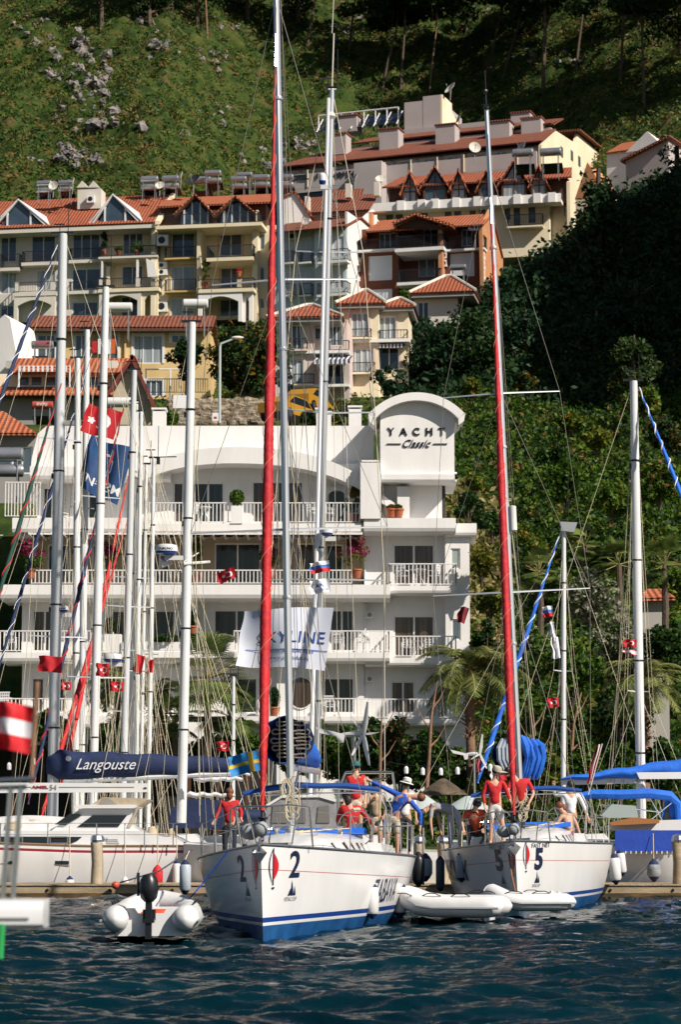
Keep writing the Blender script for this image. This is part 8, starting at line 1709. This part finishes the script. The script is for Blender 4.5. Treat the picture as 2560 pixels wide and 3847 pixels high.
def person(label,px,py,D,Hh,J,shirt,legs,hair,hairm=HAIRB,hat=None,shirt_sleeve=1,legl=1,back=False,glasses=False,sc_=None,shoes=None,longhair=False,skinlegs=True):
    """J: joints in units of stature, x right, y depth(away), z up from feet; px,py = feet pixel"""
    q=P(px,py,D); r=thing('person',label,'person',(q.x,D,q.z)); S=lambda k:tuple(c*Hh for c in J[k])
    g={k:Vector(S(k)) for k in J}; pel,chest,neck,head=g['pel'],g['chest'],g['neck'],g['head']
    fwd=(Vector((0,1,0)) if back else Vector((0,-1,0))) if 'face' not in J else g['face'].normalized()
    top=head+(head-neck).normalized()*.085
    ch=[[(pel,.125),(pel.lerp(chest,.5),.115),(chest,.135),(neck,.055),(head-(head-neck)*.25,.075),(head,.088),(top,.062)]]
    ch.append([(head,.088),(head+fwd*.055-Vector((0,0,.02)),.035),(head+fwd*.105-Vector((0,0,.025)),.014)])
    for s in 'lr':
        sh,el,wr=g['sh'+s],g['el'+s],g['wr'+s]; d=(wr-el).normalized(); palm=wr+d*.05; ch.append([(chest,.135),(sh,.062),(el,.040),(wr,.027),(palm,.032)])
        side=d.cross(fwd); side=side.normalized() if side.length>.01 else Vector((1,0,0))
        for k,(o_,l_) in enumerate(((-.03,.075),(-.01,.09),(.01,.085),(.03,.07))): 
            b=palm+side*o_+d*.02; ch.append([(palm,.032),(b,.010),(b+d*l_*.5+fwd*.006,.009),(b+d*l_*.85+fwd*.025,.007)])
        ch.append([(palm,.032),(palm+side*.045+fwd*.01,.010),(palm+side*.055+d*.04+fwd*.02,.008)])
        hp,kn,an,to=g['hp'+s],g['kn'+s],g['an'+s],g['to'+s]; ch.append([(pel,.125),(hp,.088),(kn,.055),(an,.037),(to,.03)])
    addmesh('body',skinmesh(ch,1),SKIN,r)
    e=1.16; c=[[(pel.lerp(chest,-.08),.15),(pel.lerp(chest,.25),.145),(pel.lerp(chest,.55),.132),(chest,.148),(chest.lerp(neck,.7),.075)]]
    if shirt:
        for s in 'lr':
            sh,el,wr=g['sh'+s],g['el'+s],g['wr'+s]
            if shirt_sleeve>0: c.append([(chest,.148),(sh,.070),(sh.lerp(el,min(1,shirt_sleeve*1.0) if shirt_sleeve<1 else 1),.048)]+([(el.lerp(wr,.85),.036)] if shirt_sleeve>1 else []))
        addmesh('shirt',skinmesh(c,1),shirt,r)
    c=[[(pel.lerp(chest,.18),.128),(pel,.14)]]
    for s in 'lr':
        hp,kn,an=g['hp'+s],g['kn'+s],g['an'+s]; c.append([(pel,.14),(hp,.105),(hp.lerp(kn,.85 if legl<1 else 1),.082 if legl<1 else .07)]+([(kn.lerp(an,.9),.052)] if legl>=1 else []))
    addmesh('trousers' if legl>=1 else 'shorts',skinmesh(c,1),legs,r)
    m=MB(); up=(head-neck).normalized(); c_=head+up*.045-fwd*.022; m.ball(c_,.098,12,8,(1,1,.95))
    if longhair: m.ball(c_-up*.09-fwd*.05,.075,10,8,(1,.8,1.4))
    m.build('hair',hairm,r,smooth=True)
    if hat:
        k,hm=hat; m=MB()
        if k=='brim': m.lathe(head+up*.05,[(.17,-.01),(.15,.01),(.105,.015),(.10,.10),(.06,.13),(0,.135)],16,up)
        else: m.lathe(head+up*.04,[(.105,0),(.107,.05),(.085,.10),(0,.125)],14,up); m.obox(head+up*.055+fwd*.13,(.15,0,0),fwd*.12,up*.015)
        m.build('hat',hm,r,smooth=True)
    if glasses: m=MB(); m.obox(head+fwd*.088+up*.01,(.14,0,0),fwd*.02,up*.035); m.build('sunglasses',BLACK,r)
    m=MB(); 
    for s in 'lr':
        an,to=g['an'+s],g['to'+s]; m.obox((an+to)/2-Vector((0,0,.03)),(.085,0,0),(to-an)*1.7,Vector((0,0,.06)))
    if shoes: m.build('shoes',shoes,r)
    return r
def stand(**k):
    J=dict(pel=(0,0,.53),chest=(0,0,.74),neck=(0,0,.85),head=(0,-.005,.925),shl=(-.105,0,.81),shr=(.105,0,.81),ell=(-.135,.01,.64),elr=(.135,.01,.64),wrl=(-.145,-.03,.49),wrr=(.145,-.03,.49),hpl=(-.05,0,.50),hpr=(.05,0,.50),knl=(-.06,-.01,.28),knr=(.06,-.01,.28),anl=(-.06,.02,.05),anr=(.06,.02,.05),tol=(-.07,-.07,.02),tor=(.07,-.07,.02)); J.update(k); return J
CAPB=mat('beige_cap',(.45,.40,.32),.8)
# woman standing, red top
person('woman in red sleeveless top, sunglasses and beige shorts standing on yacht 2',1337,3160,50.5,1.63,stand(elr=(.13,.03,.63),wrr=(.12,-.03,.50)),RSH,SHO,True,HAIRB,('cap',mat('teal_cap',(.02,.12,.12),.7)),.05,.6,glasses=True)
# seated, red shirt
person('person with dark bushy hair and red shirt sitting with back turned on yacht 2',1312,3185,48.5,1.62,stand(pel=(0,0,.22),chest=(.02,-.03,.42),neck=(.0,-.02,.53),head=(-.02,0,.61),shl=(-.09,-.02,.49),shr=(.13,-.02,.48),ell=(-.14,.03,.34),elr=(.23,.02,.36),wrl=(-.12,.12,.25),wrr=(.30,.06,.27),hpl=(-.05,0,.20),hpr=(.07,0,.20),knl=(-.07,.25,.28),knr=(.10,.25,.28),anl=(-.07,.3,.06),anr=(.1,.3,.06),tol=(-.07,.36,.03),tor=(.1,.36,.03)),RSH,DRK,True,HAIRB,None,2,1,back=True,longhair=True)
# woman in red jacket back turned, left
person('auburn-haired person in a red jacket seen from behind, left of the red furled sail',862,3240,56.5,1.72,stand(ell=(-.16,-.02,.66),wrl=(-.20,-.1,.56),elr=(.16,-.02,.66),wrr=(.16,-.12,.58)),RSH,DRK,True,HAIRR,None,2,1,back=True,longhair=True)
# white shirt with brimmed hat
person('man in a white shirt and broad white hat with his back turned on the pontoon',1522,3222,56,1.80,stand(ell=(-.15,-.03,.65),wrl=(-.12,-.1,.52),head=(.02,.0,.925)),WSH,DRK,True,HAIRB,('brim',mat('white_hat',(.68,.68,.65),.8)),1,1,back=True)
# blue shirt bending, arm out
person('man in a blue long-sleeved shirt and beige shorts bending over the rail of yacht 2',1475,3238,51.5,1.76,stand(pel=(.0,0,.55),chest=(.10,-.06,.74),neck=(.22,-.10,.78),head=(.33,-.12,.77),shl=(.08,.04,.80),shr=(.20,-.12,.74),ell=(-.12,.06,.90),wrl=(-.28,.05,.98),elr=(.34,-.14,.58),wrr=(.33,-.16,.40),hpl=(-.05,0,.50),hpr=(.06,0,.50),face=(1,-.3,-.4)),BSH,SHO,True,HAIRR,None,2,.6)
# grey shirt bending
person('man in grey T-shirt and pale blue shorts bent double beside yacht 5',1692,3200,56.5,1.78,stand(pel=(.05,0,.52),chest=(-.14,-.06,.60),neck=(-.28,-.1,.57),head=(-.36,-.12,.51),shl=(-.24,-.10,.58),shr=(-.18,.03,.62),ell=(-.26,-.14,.40),wrl=(-.24,-.16,.24),elr=(-.15,-.02,.42),wrr=(-.12,-.05,.26),hpl=(.0,0,.49),hpr=(.10,0,.49),knl=(.02,-.03,.27),knr=(.14,-.03,.27),anl=(.0,.02,.05),anr=(.14,.02,.05),face=(-.7,-.2,-.7)),GSH,LSH,True,HAIRB,None,.9,1)
# crouching with lifejacket
person('crouching figure with a black cap leaning forward beside yellow and orange gear on yacht 5',1790,3195,56,1.7,stand(pel=(.0,.1,.26),chest=(-.03,-.02,.46),neck=(-.02,-.1,.55),head=(0,-.15,.61),shl=(-.13,-.04,.52),shr=(.08,-.04,.52),ell=(-.2,-.14,.40),wrl=(-.18,-.22,.28),elr=(.14,-.14,.40),wrr=(.1,-.22,.30),hpl=(-.06,.1,.24),hpr=(.06,.1,.24),knl=(-.12,-.14,.33),knr=(.12,-.14,.33),anl=(-.1,-.02,.05),anr=(.1,-.02,.05),tol=(-.1,-.1,.02),tor=(.1,-.1,.02)),mat('orange_cloth',(.60,.07,.02),.6),DRK,True,HAIRB,('cap',BLACK),.9,1)
# man in red with beige cap
person('man in red shirt, beige cap, white shorts and dark leggings on yacht 5',1862,3178,53.6,1.74,stand(ell=(-.15,.0,.64),wrl=(-.13,-.04,.50),elr=(.16,-.04,.66),wrr=(.19,-.12,.56),head=(.02,-.02,.925),knl=(-.05,-.02,.28),knr=(.09,-.04,.28),anr=(.10,.02,.05),face=(.8,-.5,-.3)),RSH,mat('white_shorts',(.58,.57,.55),.85),True,HAIRB,('cap',CAPB),2,.6,shoes=BLACK)
person('man in red shirt and black cap stooping beside yacht 5 furled sail',1948,3165,55.2,1.76,stand(pel=(.04,0,.53),chest=(.03,-.05,.73),neck=(-.04,-.08,.83),head=(-.10,-.1,.89),shl=(-.08,-.06,.80),shr=(.13,-.05,.79),ell=(-.14,-.12,.66),wrl=(-.10,-.18,.55),elr=(.20,-.08,.63),wrr=(.14,-.18,.52),face=(-.8,-.4,-.4)),RSH,DRK,True,HAIRB,('cap',BLACK),.9,1)
person('man in white long-sleeved shirt with raised elbow, back turned, on yacht 5',2148,3200,60.5,1.76,stand(ell=(-.23,.02,.80),wrl=(-.24,-.06,.93),elr=(.19,.0,.63),wrr=(.24,-.02,.48)),WSH,DRK,True,HAIRB,None,2,1,back=True)
person('girl with a long ponytail in a bikini sitting on the coachroof of yacht 5',2122,3170,58.3,1.55,stand(pel=(.10,0,.16),chest=(.06,-.01,.37),neck=(-.02,-.02,.49),head=(-.07,-.03,.57),shl=(-.04,-.08,.44),shr=(.12,.05,.44),ell=(-.12,-.10,.31),wrl=(-.14,-.1,.18),elr=(.2,.05,.30),wrr=(.24,.03,.17),hpl=(.06,-.04,.15),hpr=(.13,.05,.15),knl=(-.16,-.08,.24),knr=(-.10,.08,.26),anl=(-.26,-.1,.06),anr=(-.2,.08,.06),tol=(-.33,-.1,.05),tor=(-.27,.08,.05),face=(-1,-.2,-.1)),None,mat('dark_bikini',(.25,.05,.1),.7),True,HAIRR,None,0,.2,longhair=True)
person('man in a khaki shirt half hidden behind the right end of the blue bimini',1412,3215,57.5,1.74,stand(ell=(-.12,-.06,.66),wrl=(-.05,-.12,.74),elr=(.14,.0,.64),wrr=(.12,-.08,.55)),mat('khaki_shirt',(.40,.30,.20),.8,bump=.3,bscale=9),SHO,True,HAIRB,None,.9,.6)
